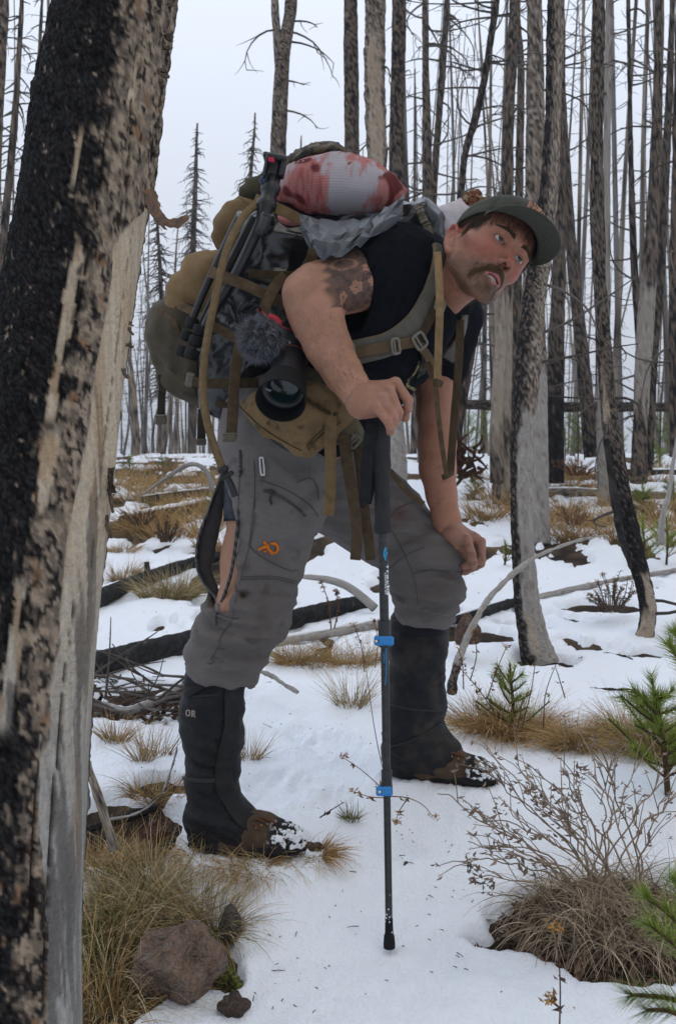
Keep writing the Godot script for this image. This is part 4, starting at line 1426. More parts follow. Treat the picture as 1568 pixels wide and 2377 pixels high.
	for q in [
		[1085, 1085, 130, "far young pine right behind the hanging pack straps"],
		[1120, 1060, 150, "tall far young pine right of the straight far forearm"],
		[1100, 1150, 60, "small young pine on the snow just right of the far forearm"],
		[1060, 1040, 90, "far young pine half hidden by the far forearm"],
		[1225, 1065, 130, "far young pine between the silver trunk and the half charred one"],
		[1340, 1075, 150, "far young pine midway between the blackened trunk and the crooked tree"],
		[1355, 1068, 90, "shorter far pine in front of the slanting dark trunk"],
		[1310, 1070, 80, "far young pine touching the right side of the blackened trunk"],
		[1425, 1085, 100, "far young pine right of the long bare silver trunk"],
		[1530, 1085, 185, "tallest far young pine near the right edge of the picture"],
		[1560, 1080, 165, "bushy far young pine at the right edge of the picture"],
		[1515, 1095, 80, "small far pine under the split pale trunk near the right edge"],
		[1440, 1140, 60, "small pine just right of the crooked trunk's middle"],
		[1560, 1180, 80, "young pine at the right edge left of the dark crooked stem"],
		[1490, 1215, 90, "young pine standing on snow right of the crooked trunk"],
		[1590, 1090, 160, "far young pine mostly cut off by the right edge"],
		[1210, 1090, 60, "small far pine peeping out left of the silver trunk"],
		[300, 1098, 50, "far young pine at the tree line beside the big flaking tree"],
		[375, 1090, 40, "far young pine at the tree line above the arched branch"],
		[520, 1100, 50, "far young pine at the tree line left of the trousers"]]:
		sapling(q[3], q[0], q[1], q[2], 5, 100, 0.0, Color(0.2, 0.29, 0.05))
	dry_shrub()
	weed("dead yarrow stalk with a yellow head standing in the bottom right snow", [[[1297, 2385, 1.6], [1299, 2300, 1.6], [1295, 2220, 1.6], [1285, 2150, 1.6]], [[1298, 2340, 1.6], [1285, 2330, 1.6], [1272, 2318, 1.6]]], 0.0016, 2, Color(0.1, 0.06, 0.045), 22)
	weed("thin dry weed with golden leaves bending behind the trekking pole", [[[905, 1850, 2.25], [870, 1815, 2.25], [835, 1785, 2.25], [795, 1758, 2.25]], [[905, 1852, 2.25], [860, 1850, 2.25], [822, 1838, 2.25]], [[900, 1848, 2.25], [945, 1852, 2.25], [980, 1868, 2.25], [1003, 1895, 2.25]], [[945, 1854, 2.25], [925, 1885, 2.25], [918, 1910, 2.25]]], 0.0014, 2, Color(0.16, 0.09, 0.04), 12)
	weed("single leaning dry stalk behind the pole between the gaiters", [[[898, 1830, 2.6], [870, 1700, 2.6], [850, 1560, 2.6], [842, 1500, 2.6]]], 0.0014, 0, Color(0.2, 0.15, 0.09), 6)
	weed("short bent twig with buds on the open snow left of the pole", [[[742, 1898, 2.15], [765, 1882, 2.15], [798, 1862, 2.15]]], 0.0018, 1, Color(0.09, 0.06, 0.045), 2)
	weed("reddish dry weed standing behind the trekking pole's upper clamp", [[[870, 1550, 3.2], [876, 1490, 3.2], [868, 1440, 3.2]], [[845, 1560, 3.2], [838, 1500, 3.2], [820, 1450, 3.2]]], 0.002, 8, Color(0.2, 0.09, 0.04), 6)
	weed("rust coloured weed with hanging leaves seen between the legs", [[[768, 1460, 3.9], [762, 1400, 3.9], [745, 1350, 3.9]], [[775, 1460, 3.9], [785, 1410, 3.9], [780, 1370, 3.9]]], 0.003, 14, Color(0.14, 0.075, 0.042), 8)
	weed("dry reddish weeds sprouting round the dead limb's foot", [[[1090, 1580, 3.0], [1105, 1520, 3.0], [1098, 1460, 3.0]], [[1130, 1620, 2.95], [1150, 1560, 2.95], [1175, 1500, 2.95]], [[1150, 1660, 2.9], [1110, 1600, 2.9], [1075, 1560, 2.9]], [[1075, 1600, 3.0], [1072, 1540, 3.0], [1060, 1500, 3.0]]], 0.0022, 7, Color(0.17, 0.095, 0.05), 5)
	weed("bare reddish stems standing right of the tussock pine", [[[1210, 1690, 2.7], [1232, 1600, 2.7], [1240, 1545, 2.7]], [[1260, 1690, 2.75], [1265, 1610, 2.75], [1290, 1540, 2.75]], [[1310, 1620, 2.9], [1295, 1570, 2.9], [1288, 1550, 2.9]], [[1200, 1690, 2.7], [1215, 1610, 2.7]]], 0.002, 1, Color(0.13, 0.07, 0.045), 3)
	weed("small crinkled grey-brown bush beside the crooked trunk", bushy(1420, 1418, 4.6, 34, 60, 95), 0.003, 7, Color(0.13, 0.1, 0.075), 6)
	weed("brown crinkled bush on the slope left of the hunter's hip", bushy(385, 1255, 6.6, 26, 46, 62), 0.004, 8, Color(0.1, 0.065, 0.045), 5)
	weed("brown brush clump at the tree line left of the open zip", bushy(330, 1215, 7.0, 20, 50, 40), 0.004, 8, Color(0.12, 0.075, 0.05), 4)
	for q in [[285, 1086, 60], [350, 1080, 50], [420, 1084, 60], [480, 1080, 45], [540, 1082, 50], [255, 1095, 40], [700, 1085, 50], [985, 1085, 40]]:
		weed("low brown brush along the crest of the slope behind the hunter", bushy(q[0], q[1], 15.5, 14, q[2], 26), 0.008, 5, Color(0.13, 0.075, 0.045), 3)
	weed("rusty brush among the green pines right of the forearm", bushy(1340, 1100, 9.0, 24, 60, 45), 0.005, 8, Color(0.13, 0.06, 0.035), 4)
	weed("rusty weeds on the snow behind the silver trunk", bushy(1330, 1215, 6.4, 18, 45, 50), 0.003, 7, Color(0.14, 0.08, 0.05), 4)
	# bits of twig and needle blown over the snow
	var bits := MB.new()
	for k in 520:
		var q := ground_at(rng.randf_range(215, 1560), 1330.0 + 1030.0 * pow(rng.randf(), 1.6))
		var l := rng.randf_range(0.002, 0.009) if k % 7 else rng.randf_range(0.012, 0.03)
		var d := Vector3(rng.randf_range(-1, 1), rng.randf_range(-0.1, 0.2), rng.randf_range(-1, 1)).normalized() * l
		tube(bits, [q + Vector3(0, 0.001, 0), q + d * 0.5 + Vector3(0, 0.002, 0), q + d + Vector3(0, 0.001, 0)], 0.0009, 0.0006, 4, plain(Color(0.05, 0.035, 0.025)))
	tag(put(bits, "twig_litter", M["bark"]), "scattered specks of twig and needle on the snow", "litter", "", "stuff")


func bushy(px: float, py: float, d: float, n: int, wide: float, high: float) -> Array:
	var out := []
	for k in n:
		var e := rng.randf_range(-1, 1)
		var h := high * rng.randf_range(0.4, 1.1) * (1.0 - 0.35 * absf(e))
		var z := d + rng.randf_range(-0.1, 0.1)
		out.append([[px + e * wide * 0.35, py + 4, z], [px + e * wide * 0.6 + rng.randf_range(-6, 6), py - h * 0.5, z], [px + e * wide + rng.randf_range(-8, 8), py - h, z]])
	return out


func dry_shrub() -> void:
	var foot := ground_at(1425, 2120)
	var t := thing("dry_shrub", "large dead brown shrub with curled leaves sprawling over dark litter at the lower right", "shrub", foot)
	var lf := MB.new()
	var tips := [[1020, 1835], [1075, 1860], [1130, 1740], [1120, 1770], [1145, 1800], [1190, 1770], [1215, 1800], [1250, 1790], [1300, 1765], [1350, 1715], [1378, 1695], [1470, 1790], [1540, 1790], [1085, 2000], [1095, 2040], [1120, 1990], [1150, 1960], [1240, 1860], [1300, 1850], [1400, 1820], [1470, 1830], [1540, 1850], [1600, 1800], [1105, 1900], [1090, 1960], [1180, 1880], [1330, 1800], [1420, 1760]]
	var k := 0
	for q in tips:
		var mb := MB.new()
		var far: float = 1.85 + rng.randf_range(-0.12, 0.12)
		var r0 := [1400 + rng.randf_range(-40, 110), 2110 + rng.randf_range(-30, 20), 1.78]
		var sag: float = 20.0 if q[1] > 1880 else -8.0
		var pts := [P(r0[0], r0[1], r0[2]), P(lerpf(r0[0], q[0], 0.35), lerpf(r0[1], q[1], 0.42) - 14, lerpf(r0[2], far, 0.4)), P(lerpf(r0[0], q[0], 0.72), lerpf(r0[1], q[1], 0.78) - sag, lerpf(r0[2], far, 0.75)), P(q[0], q[1], far)]
		pts = spline(pts, 8)
		for i in pts.size(): pts[i] += Vector3(n1.get_noise_2d(i * 0.22, k * 9.0), n1.get_noise_2d(i * 0.22, k * 9.0 + 50.0), 0) * 0.007
		var c := Color(0.18, 0.13, 0.09).lerp(Color(0.33, 0.25, 0.175), rng.randf())
		tube(mb, pts, 0.0021, 0.0009, 5, plain(c))
		for j in 5:   # side shoots
			var i := rng.randi_range(9, pts.size() - 2)
			var d: Vector3 = (pts[i + 1] - pts[i]).normalized()
			var e: Vector3 = pts[i] + (d + Vector3(rng.randf_range(-0.7, 0.7), rng.randf_range(-0.2, 0.8), rng.randf_range(-0.5, 0.5))).normalized() * rng.randf_range(0.03, 0.085)
			tube(mb, [pts[i], (pts[i] as Vector3).lerp(e, 0.5) + Vector3(0, 0.006, 0), e], 0.001, 0.0006, 4, plain(c))
			for m in 2: leaf(lf, e + Vector3(rng.randf_range(-1, 1), rng.randf_range(-1, 1), rng.randf_range(-1, 1)) * 0.006, rng.randf_range(0.004, 0.011), Color(0.21, 0.155, 0.12) * rng.randf_range(0.5, 1.3))
		for j in 4: leaf(lf, (pts[rng.randi_range(10, pts.size() - 1)] as Vector3) + Vector3(0, -0.006, 0), rng.randf_range(0.006, 0.014), Color(0.22, 0.165, 0.13) * rng.randf_range(0.5, 1.3))
		put(mb, "stem", M["bark"], t)
		k += 1
	for q in [[1105, 2030], [1130, 2060], [1095, 2000], [1170, 2140], [1250, 1860], [1230, 1840], [1345, 1790], [1160, 1870]]:
		for j in 16: leaf(lf, P(q[0] + rng.randf_range(-14, 14), q[1] + rng.randf_range(-22, 22), 1.84), rng.randf_range(0.004, 0.011), Color(0.2, 0.15, 0.12) * rng.randf_range(0.5, 1.2))
	for j in 1500:
		var g := ground_at(1375 + rng.randfn() * 110.0, 2140 + rng.randfn() * 52.0)
		if snow_th(g.x, g.z) > 0.006: continue
		leaf(lf, g + Vector3(0, rng.randf_range(0.002, 0.03), 0), rng.randf_range(0.008, 0.026), Color(0.15, 0.1, 0.07) * rng.randf_range(0.35, 1.5))
	tag(put(lf, "curled_leaves", M["leaf"], t), "", "", "", "stuff")
	var st := MB.new()
	for j in 1500:
		var ang := rng.randf() * TAU
		var r := sqrt(rng.randf()) * 0.135
		var p := foot + Vector3(cos(ang) * r * 1.4, 0, sin(ang) * r * 0.8)
		p.y = base_h(p.x, p.z) + 0.02
		var out2 := rng.randf_range(-1.6, 1.3)
		var c := Color(0.27, 0.195, 0.125).lerp(Color(0.58, 0.47, 0.34), rng.randf()) * (rng.randf_range(0.45, 1.1) if j % 6 else 1.35)
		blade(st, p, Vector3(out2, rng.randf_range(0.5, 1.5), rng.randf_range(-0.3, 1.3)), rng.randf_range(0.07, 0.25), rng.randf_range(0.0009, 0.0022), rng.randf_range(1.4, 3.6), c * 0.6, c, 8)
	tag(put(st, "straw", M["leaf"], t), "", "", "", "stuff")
# ---------------------------------------------------------------- the hunter
var f_arm: Field
var f_pants: Field
var f_shirt: Field
var f_gnear: Field
var f_gfar: Field
var HX := Transform3D()
const SKIN := Color(0.345, 0.182, 0.115)


# the point where the sight line through a pixel meets a smooth body, and its outward normal
func onto(f: Field, px: float, py: float, off := 0.0, d0 := 1.6) -> Array:
	var all := PackedInt32Array(range(f.A.size()))
	var o := P(px, py, d0)
	var dir := (o - camx.origin).normalized()
	for k in 90:
		var e := f.eval(o, all)
		if f.dsp != null and e < 0.06: e -= (f.dsp as Callable).call(o)
		if e < 0.0005: break
		o += dir * minf(e * 0.8, 0.08)
		if o.distance_to(camx.origin) > 4.0: break
	var n := Vector3(f.eval(o + Vector3(0.004, 0, 0), all) - f.eval(o - Vector3(0.004, 0, 0), all), f.eval(o + Vector3(0, 0.004, 0), all) - f.eval(o - Vector3(0, 0.004, 0), all), f.eval(o + Vector3(0, 0, 0.004), all) - f.eval(o - Vector3(0, 0, 0.004), all)).normalized()
	return [o + n * off, n]


# a flat band lying on a smooth body along pixel points
func band(mb: MB, f: Field, pp: Array, w: float, t: float, c: Callable, off := 0.0, sub := 6, ex := 5.0, thin := 1.0) -> void:
	var px := []
	for q in pp: px.append(Vector2(q[0], q[1]))
	px = spline(px, sub)
	var pts := []
	var nrm := []
	for q in px:
		var h := onto(f, q.x, q.y, off)
		pts.append(h[0])
		nrm.append(h[1])
	var first := mb.v.size()
	var seg := 12
	for k in pts.size():
		var p: Vector3 = pts[k]
		var tan: Vector3 = ((pts[mini(k + 1, pts.size() - 1)] as Vector3) - (pts[maxi(k - 1, 0)] as Vector3)).normalized()
		var n: Vector3 = nrm[k]
		var u := tan.cross(n).normalized()
		n = u.cross(tan)
		var ww := w * lerpf(1.0, thin, ss(0.5, 0.95, float(k) / pts.size()))
		for s in seg:
			var a := TAU * s / seg
			var q := p + u * (signf(cos(a)) * pow(absf(cos(a)), 2.0 / ex) * ww * 0.5) + n * (signf(sin(a)) * pow(absf(sin(a)), 2.0 / ex) * t * 0.5)
			mb.add(q, c.call(q, a, float(k) / pts.size()))
	for k in pts.size() - 1:
		for s in seg:
			var s2 := (s + 1) % seg
			mb.quad(first + k * seg + s, first + k * seg + s2, first + (k + 1) * seg + s2, first + (k + 1) * seg + s)
	for e in [0, pts.size() - 1]:
		for s in range(1, seg - 1):
			if e == 0: mb.tri(first, first + s + 1, first + s)
			else: mb.tri(first + e * seg, first + e * seg + s, first + e * seg + s + 1)


# dents a smooth body along a line of pixel points: a fold of cloth
func crease(f: Field, pp: Array, r: float, k := 0.022) -> void:
	var pts := []
	for q in pp: pts.append(onto(f, q[0], q[1], r * 0.35)[0])
	for j in pts.size() - 1: f.cone(pts[j], pts[j + 1], r * (0.5 if j == 0 else 1.0), r * (0.5 if j == pts.size() - 2 else 1.0), k, true)


func pc(f: Field, a: Array, b: Array, k := 0.03) -> void:   # capsule between [x px, y px, depth, radius m]
	f.cone(P(a[0], a[1], a[2]), P(b[0], b[1], b[2]), a[3], b[3], k)


func chain(f: Field, r: Array, k := 0.03) -> void:
	for j in r.size() - 1: pc(f, r[j], r[j + 1], k)


func lettering(text: String, parent: Node3D, called: String, at: Vector3, right: Vector3, normal: Vector3, height: float, m: Material) -> void:
	var tm := TextMesh.new()
	var font := SystemFont.new()
	font.font_names = PackedStringArray(["Droid Sans"])
	font.font_weight = 700
	tm.font = font
	tm.text = text
	tm.font_size = 64
	tm.pixel_size = height / 46.0
	tm.depth = 0.0008
	var o := MeshInstance3D.new()
	o.name = called
	o.mesh = tm
	o.material_override = m
	var z := normal.normalized()
	var x := (right - z * right.dot(z)).normalized()
	var off := Vector3.ZERO
	var q: Node = parent
	while q != self:
		off += (q as Node3D).position
		q = q.get_parent()
	o.transform = Transform3D(Basis(x, z.cross(x), z), at - off)
	parent.add_child(o, true)


func flat_mat(called: String, c: Color, rough := 0.6) -> StandardMaterial3D:
	var m := StandardMaterial3D.new()
	m.resource_name = called
	m.albedo_color = c.linear_to_srgb()
	m.roughness = rough
	return m


func build_person() -> void:
	rng.seed = 99
	var who := thing("person", "bent man in dark green cap, black t-shirt and grey trousers leaning on a pole", "person", P(780, 1985, 2.35))
	var fu := camx.basis * Vector3(0.70, -0.56, -0.42)
	var up := camx.basis * Vector3(0.52, 0.82, -0.22)
	var fx := fu.normalized()
	var fz := fx.cross(up).normalized()
	HX = Transform3D(Basis(fx, fz.cross(fx), fz), P(1174, 580, 2.04))
	var skin := MB.new()
	build_head(skin, who)
	build_arms(skin)
	# trunk and legs under the clothes
	var tr := Field.new()
	chain(tr, [[680, 1030, 2.38, 0.11], [780, 900, 2.36, 0.105], [930, 720, 2.35, 0.115], [1000, 660, 2.33, 0.07]], 0.05)
	chain(tr, [[650, 1060, 2.31, 0.09], [622, 1170, 2.28, 0.087], [597, 1300, 2.28, 0.078], [566, 1420, 2.24, 0.06], [510, 1570, 2.28, 0.05], [500, 1880, 2.28, 0.035]], 0.03)
	chain(tr, [[720, 1090, 2.48, 0.09], [870, 1195, 2.46, 0.08], [980, 1290, 2.42, 0.06], [975, 1440, 2.52, 0.045], [962, 1740, 2.54, 0.03]], 0.03)
	tr.net(skin, 0.011, func(p): return SKIN * (1.0 + 0.08 * n1.get_noise_3dv(p * 20.0)))
	put(skin, "body", M["skin"], who)
	var fuzz := MB.new()   # fine hair along the near forearm
	for k in 420:
		var t := rng.randf()
		var h := onto(f_arm, lerpf(728, 812, t) + rng.randf_range(-46, 46) * (1.0 - 0.45 * t), lerpf(715, 895, t) + rng.randf_range(-12, 12), 0.0)
		if (h[0] as Vector3).distance_to(camx.origin) > 2.3: continue
		var d := (P(812, 895, 2.0) - P(728, 715, 2.06)).normalized() + camx.basis.x * rng.randf_range(-0.5, 0.5)
		d = (d - h[1] * d.dot(h[1])).normalized()
		strand(fuzz, h[0], (d + h[1] * 0.3).normalized(), h[1], rng.randf_range(0.006, 0.013), 0.0002, Color(0.19, 0.11, 0.068), 0.5)
	tag(put(fuzz, "arm_hair", M["hair"], who), "", "", "", "stuff")
	build_clothes(who)


# ---------------- head
func build_head(mb: MB, who: Node3D) -> void:
	var f := Field.new()
	f.xf = Transform3D(HX.basis.scaled(Vector3.ONE * 0.001), HX.origin)
	f.sc = 0.001
	f.egg(Vector3(0, 32, -72), Vector3(74, 84, 96), 20)
	f.egg(Vector3(0, 8, -38), Vector3(66, 76, 60), 20)
	f.egg(Vector3(0, -44, -34), Vector3(47, 60, 57), 22)
	for s in [-1.0, 1.0]:
		f.cone(Vector3(s * 48, -70, -58), Vector3(s * 14, -111, 0), 14, 13, 18)
		f.cone(Vector3(s * 51, -68, -60), Vector3(s * 64, -18, -72), 15, 14, 18)
		f.cone(Vector3(s * 35, -27, 6), Vector3(s * 60, -14, -38), 12.5, 13, 18)
		f.cone(Vector3(s * 9, 15, 19), Vector3(s * 45, 17, 1), 8, 7, 14)
	f.egg(Vector3(0, -111, 6), Vector3(19, 14, 15), 14)
	f.egg(Vector3(0, -79, 12), Vector3(23, 22, 15), 18)
	for s in [-1.0, 1.0]:
		f.egg(Vector3(s * 30, 0, 21), Vector3(18, 12.5, 16), 10, true)
	f.cone(Vector3(0, 6, 16), Vector3(0, -39, 43), 7.0, 8.0, 10)
	f.egg(Vector3(0, -45, 43), Vector3(9.5, 8.5, 9.5), 6)
	for s in [-1.0, 1.0]:
		f.egg(Vector3(s * 12, -47, 31), Vector3(6.5, 7, 11), 5)
		f.egg(Vector3(s * 31, 0, 0), Vector3(15.8, 15.4, 15.6), 3)
	for s in [-1.0, 1.0]:
		f.egg(Vector3(s * 31, -1.0, 14), Vector3(13.6, 4.5, 12), 1.6, true)
		f.egg(Vector3(s * 6, -51.5, 40), Vector3(3.3, 5.5, 6), 1.6, true)
	# lips, parted
	f.cone(Vector3(-4, -73, 27), Vector3(-21, -80.5, 18), 4.6, 2.6, 4)
	f.cone(Vector3(4, -73, 27), Vector3(21, -80.5, 18), 4.6, 2.6, 4)
	f.cone(Vector3(-8, -91, 24), Vector3(-20, -83, 18), 5.2, 2.8, 4)
	f.cone(Vector3(8, -91, 24), Vector3(20, -83, 18), 5.2, 2.8, 4)
	f.cone(Vector3(-8, -91, 24), Vector3(8, -91, 24), 5.2, 5.2, 4)
	f.egg(Vector3(0, -82.5, 22), Vector3(17, 5.4, 14), 2.0, true)
	# ears
	for s in [-1.0, 1.0]:
		var h := [[66, -30, -74], [74, -14, -78], [80, 2, -84], [84, 12, -92], [86, 12, -101], [86, 2, -107], [83, -14, -106], [78, -30, -98], [73, -44, -88], [70, -48, -80]]
		for k in h.size() - 1:
			var a := Vector3(h[k][0] * s, h[k][1], h[k][2])
			var b := Vector3(h[k + 1][0] * s, h[k + 1][1], h[k + 1][2])
			f.cone(a, b, 3.6 if k < 7 else 5.5, 3.6 if k < 6 else 6.0, 3)
		f.egg(Vector3(s * 75, -14, -92), Vector3(7.0, 28, 17), 4, false, Basis(Vector3.UP, s * -0.35))
		f.egg(Vector3(s * 84, -17, -87), Vector3(6, 10, 7), 3, true)
		f.egg(Vector3(s * 87, 2, -95), Vector3(4, 7, 5), 3, true)
		f.egg(Vector3(s * 68, -22, -76), Vector3(5, 8, 5), 4)
	# neck into the collar
	var nb := f.xf.affine_inverse() * P(1000, 690, 2.27)
	f.cone(Vector3(0, -40, -88), nb, 52, 60, 26)
	var sm := f.xf.affine_inverse()
	f.cone(Vector3(-52, -40, -92), sm * P(1052, 716, 2.2), 13, 11, 16)   # the cord of muscle along the neck
	var inv := HX.affine_inverse()
	var col := func(p: Vector3) -> Color:
		var q: Vector3 = inv * p * 1000.0
		var s := absf(q.x)
		var fine := n1.get_noise_3dv(q * 0.9)
		var mid := n2.get_noise_3dv(q * 0.05)
		var c := Color(0.315, 0.147, 0.096) * (1.0 + 0.1 * fine + 0.2 * mid)
		var red := exp(-Vector3(s - 40, (q.y + 34) * 0.8, (q.z - 4) * 0.6).length_squared() / 700.0)
		red = maxf(red, 1.1 * exp(-Vector3(q.x, q.y + 40, q.z - 42).length_squared() / 330.0))
		if s > 66 and q.z < -72: red = maxf(red, 0.9 * ss(-40, 5, q.y))
		red = maxf(red, 0.4 * ss(-60, -20, -s) * ss(8, 30, q.y))
		c = c.lerp(Color(0.3, 0.083, 0.057), clampf(red + 0.25 * mid, 0, 1) * 0.75)
		c = c.lerp(Color(0.42, 0.235, 0.175), 0.5 * exp(-Vector3(s - 31, q.y + 16, (q.z - 10) * 0.5).length_squared() / 90.0))
		c = c.lerp(Color(0.1, 0.045, 0.035), 0.85 * exp(-(pow((Vector2((s - 31) / 14.6, (q.y + 1) / 5.6).length() - 1.0) * 7.0, 2.0))) * ss(2, 10, q.z))
		# stubble
		var jaw := ss(-34, -74, q.y + 8.0 * mid) * ss(-84, -66, q.z) 
		jaw = maxf(jaw, ss(50, 66, s) * ss(-5, -30, q.y) * ss(-66, -50, q.z) * (1.0 - ss(-44, -24, q.z)) * 0.3)
		jaw *= ss(-138, -120, q.y) * 0.7 + 0.3
		c = c.lerp(Color(0.085, 0.05, 0.032), jaw * (0.72 + 0.2 * ss(-0.2, 0.5, n1.get_noise_3dv(q * 0.6))))
		if q.y < -134: c = c.lerp(Color(0.38, 0.2, 0.145), 0.6)
		if s < 34 and q.z > 5: c = c.lerp(Color(0.085, 0.05, 0.03), 0.7 * ss(-52, -57, q.y + s * s * 0.008) * ss(-77, -70, q.y + s * s * 0.012))
		# lips and the mouth behind them
		var u := clampf(s / 21.0, 0, 1)
		var lipu: float = absf(q.y - (-75.5 - 5.0 * u)) / (5.2 * (1.05 - u * 0.6))
		var lipl: float = absf(q.y - (-89.5 + 7.0 * u)) / (5.6 * (1.05 - u * 0.6))
		var lip := (1.0 - ss(0.75, 1.15, minf(lipu, lipl))) * (1.0 - ss(21, 24, s)) * ss(12, 17, q.z)
		c = c.lerp(Color(0.42, 0.15, 0.135), 0.85 * lip)
		if s < 18 and absf(q.y + 82.5) < 5.6 and q.z < 21.0 and q.z > 5: c = Color(0.05, 0.012, 0.012)
		if q.y < -42 and q.y > -60 and s < 10 and q.z > 24 and q.z < 40 and Vector2(s - 6, q.y + 50).length() < 4.0: c = c.lerp(Color(0.06, 0.02, 0.015), 0.8)
		# hair roots at temple and back of the head
		var hair := ss(2, 12, q.y + 0.5 * q.z + 26.0 + 4.0 * fine) * ss(-14, -26, q.z) * (1.0 - ss(64, 70, s) * (1.0 if q.z < -72 else 0.0))
		hair = maxf(hair, ss(-112, -122, q.z) * ss(-75, -60, q.y))
		c = c.lerp(Color(0.05, 0.03, 0.018), hair * 0.9)
		return c
	f.net(mb, 0.0026, col)
	# eyes
	for s in [-1.0, 1.0]:
		var e := MB.new()
		var c := HX * (Vector3(s * 31, 0, 0) * 0.001)
		var gaze := (HX.basis * Vector3(0.06 - s * 0.02, 0.07, 1.0)).normalized()
		var gx := gaze.cross(Vector3.UP).normalized()
		var ec := func(p: Vector3, _a: float, _t: float) -> Color:
			var a := acos(clampf((p - c).normalized().dot(gaze), -1, 1))
			var w := Color(0.42, 0.385, 0.37).lerp(Color(0.4, 0.24, 0.21), ss(0.7, 1.1, a))
			var iris := Color(0.05, 0.05, 0.034).lerp(Color(0.02, 0.02, 0.018), ss(0.34, 0.47, a))
			w = iris.lerp(w, ss(0.49, 0.56, a))
			return Color(0.006, 0.006, 0.006).lerp(w, ss(0.17, 0.22, a))
		ball(e, c, Basis(gx, gaze, gx.cross(gaze)).scaled_local(Vector3.ONE * 0.0138), ec, 56)
		put(e, "eyeball", M["eye"], who)
	var teeth := MB.new()
	for k in 8:
		var a := (k - 3.5) * 0.19
		var tw := 7.6 if k in [3, 4] else 6.2
		box(teeth, Transform3D(HX.basis * Basis(Vector3.UP, a), HX * (Vector3(sin(a) * 26, -78.5 - absf(a) * 1.2, cos(a) * 21 - 4.0) * 0.001)), Vector3(tw * 0.82, 7.5, 4) * 0.001, 0.001, Color(0.6, 0.56, 0.48))
	put(teeth, "teeth", M["eye"], who)
	build_hair(who, f)
	build_cap(who)


func strand(mb: MB, p: Vector3, d: Vector3, n: Vector3, l: float, r: float, c: Color, bend := 0.5) -> void:
	var at := mb.v.size()
	var q := p
	var dir := d
	var side := d.cross(n).normalized()
	for k in 4:
		var w := r * (1.0 - k * 0.3)
		mb.add(q + side * w, c)
		mb.add(q - side * w * 0.5 + n * w, c)
		mb.add(q - side * w * 0.5 - n * w, c * 0.8)
		q += dir * l / 3.0
		dir = (dir - n * bend * 0.33).normalized()
	for k in 3:
		for s in 3:
			var a := at + k * 3 + s
			var b := at + k * 3 + (s + 1) % 3
			mb.quad(a, b, b + 3, a + 3)


func head_hit(f: Field, from: Vector3, dir: Vector3) -> Array:   # head millimetres in, [point, normal] in the world
	var all := PackedInt32Array(range(f.A.size()))
	var o := HX * (from * 0.001)
	var d := (HX.basis * dir).normalized()
	for k in 40:
		var e := f.eval(o, all)
		if e < 0.0004: break
		o += d * e * 0.9
	var n := Vector3(f.eval(o + Vector3(0.002, 0, 0), all) - f.eval(o - Vector3(0.002, 0, 0), all), f.eval(o + Vector3(0, 0.002, 0), all) - f.eval(o - Vector3(0, 0.002, 0), all), f.eval(o + Vector3(0, 0, 0.002), all) - f.eval(o - Vector3(0, 0, 0.002), all)).normalized()
	return [o, n]


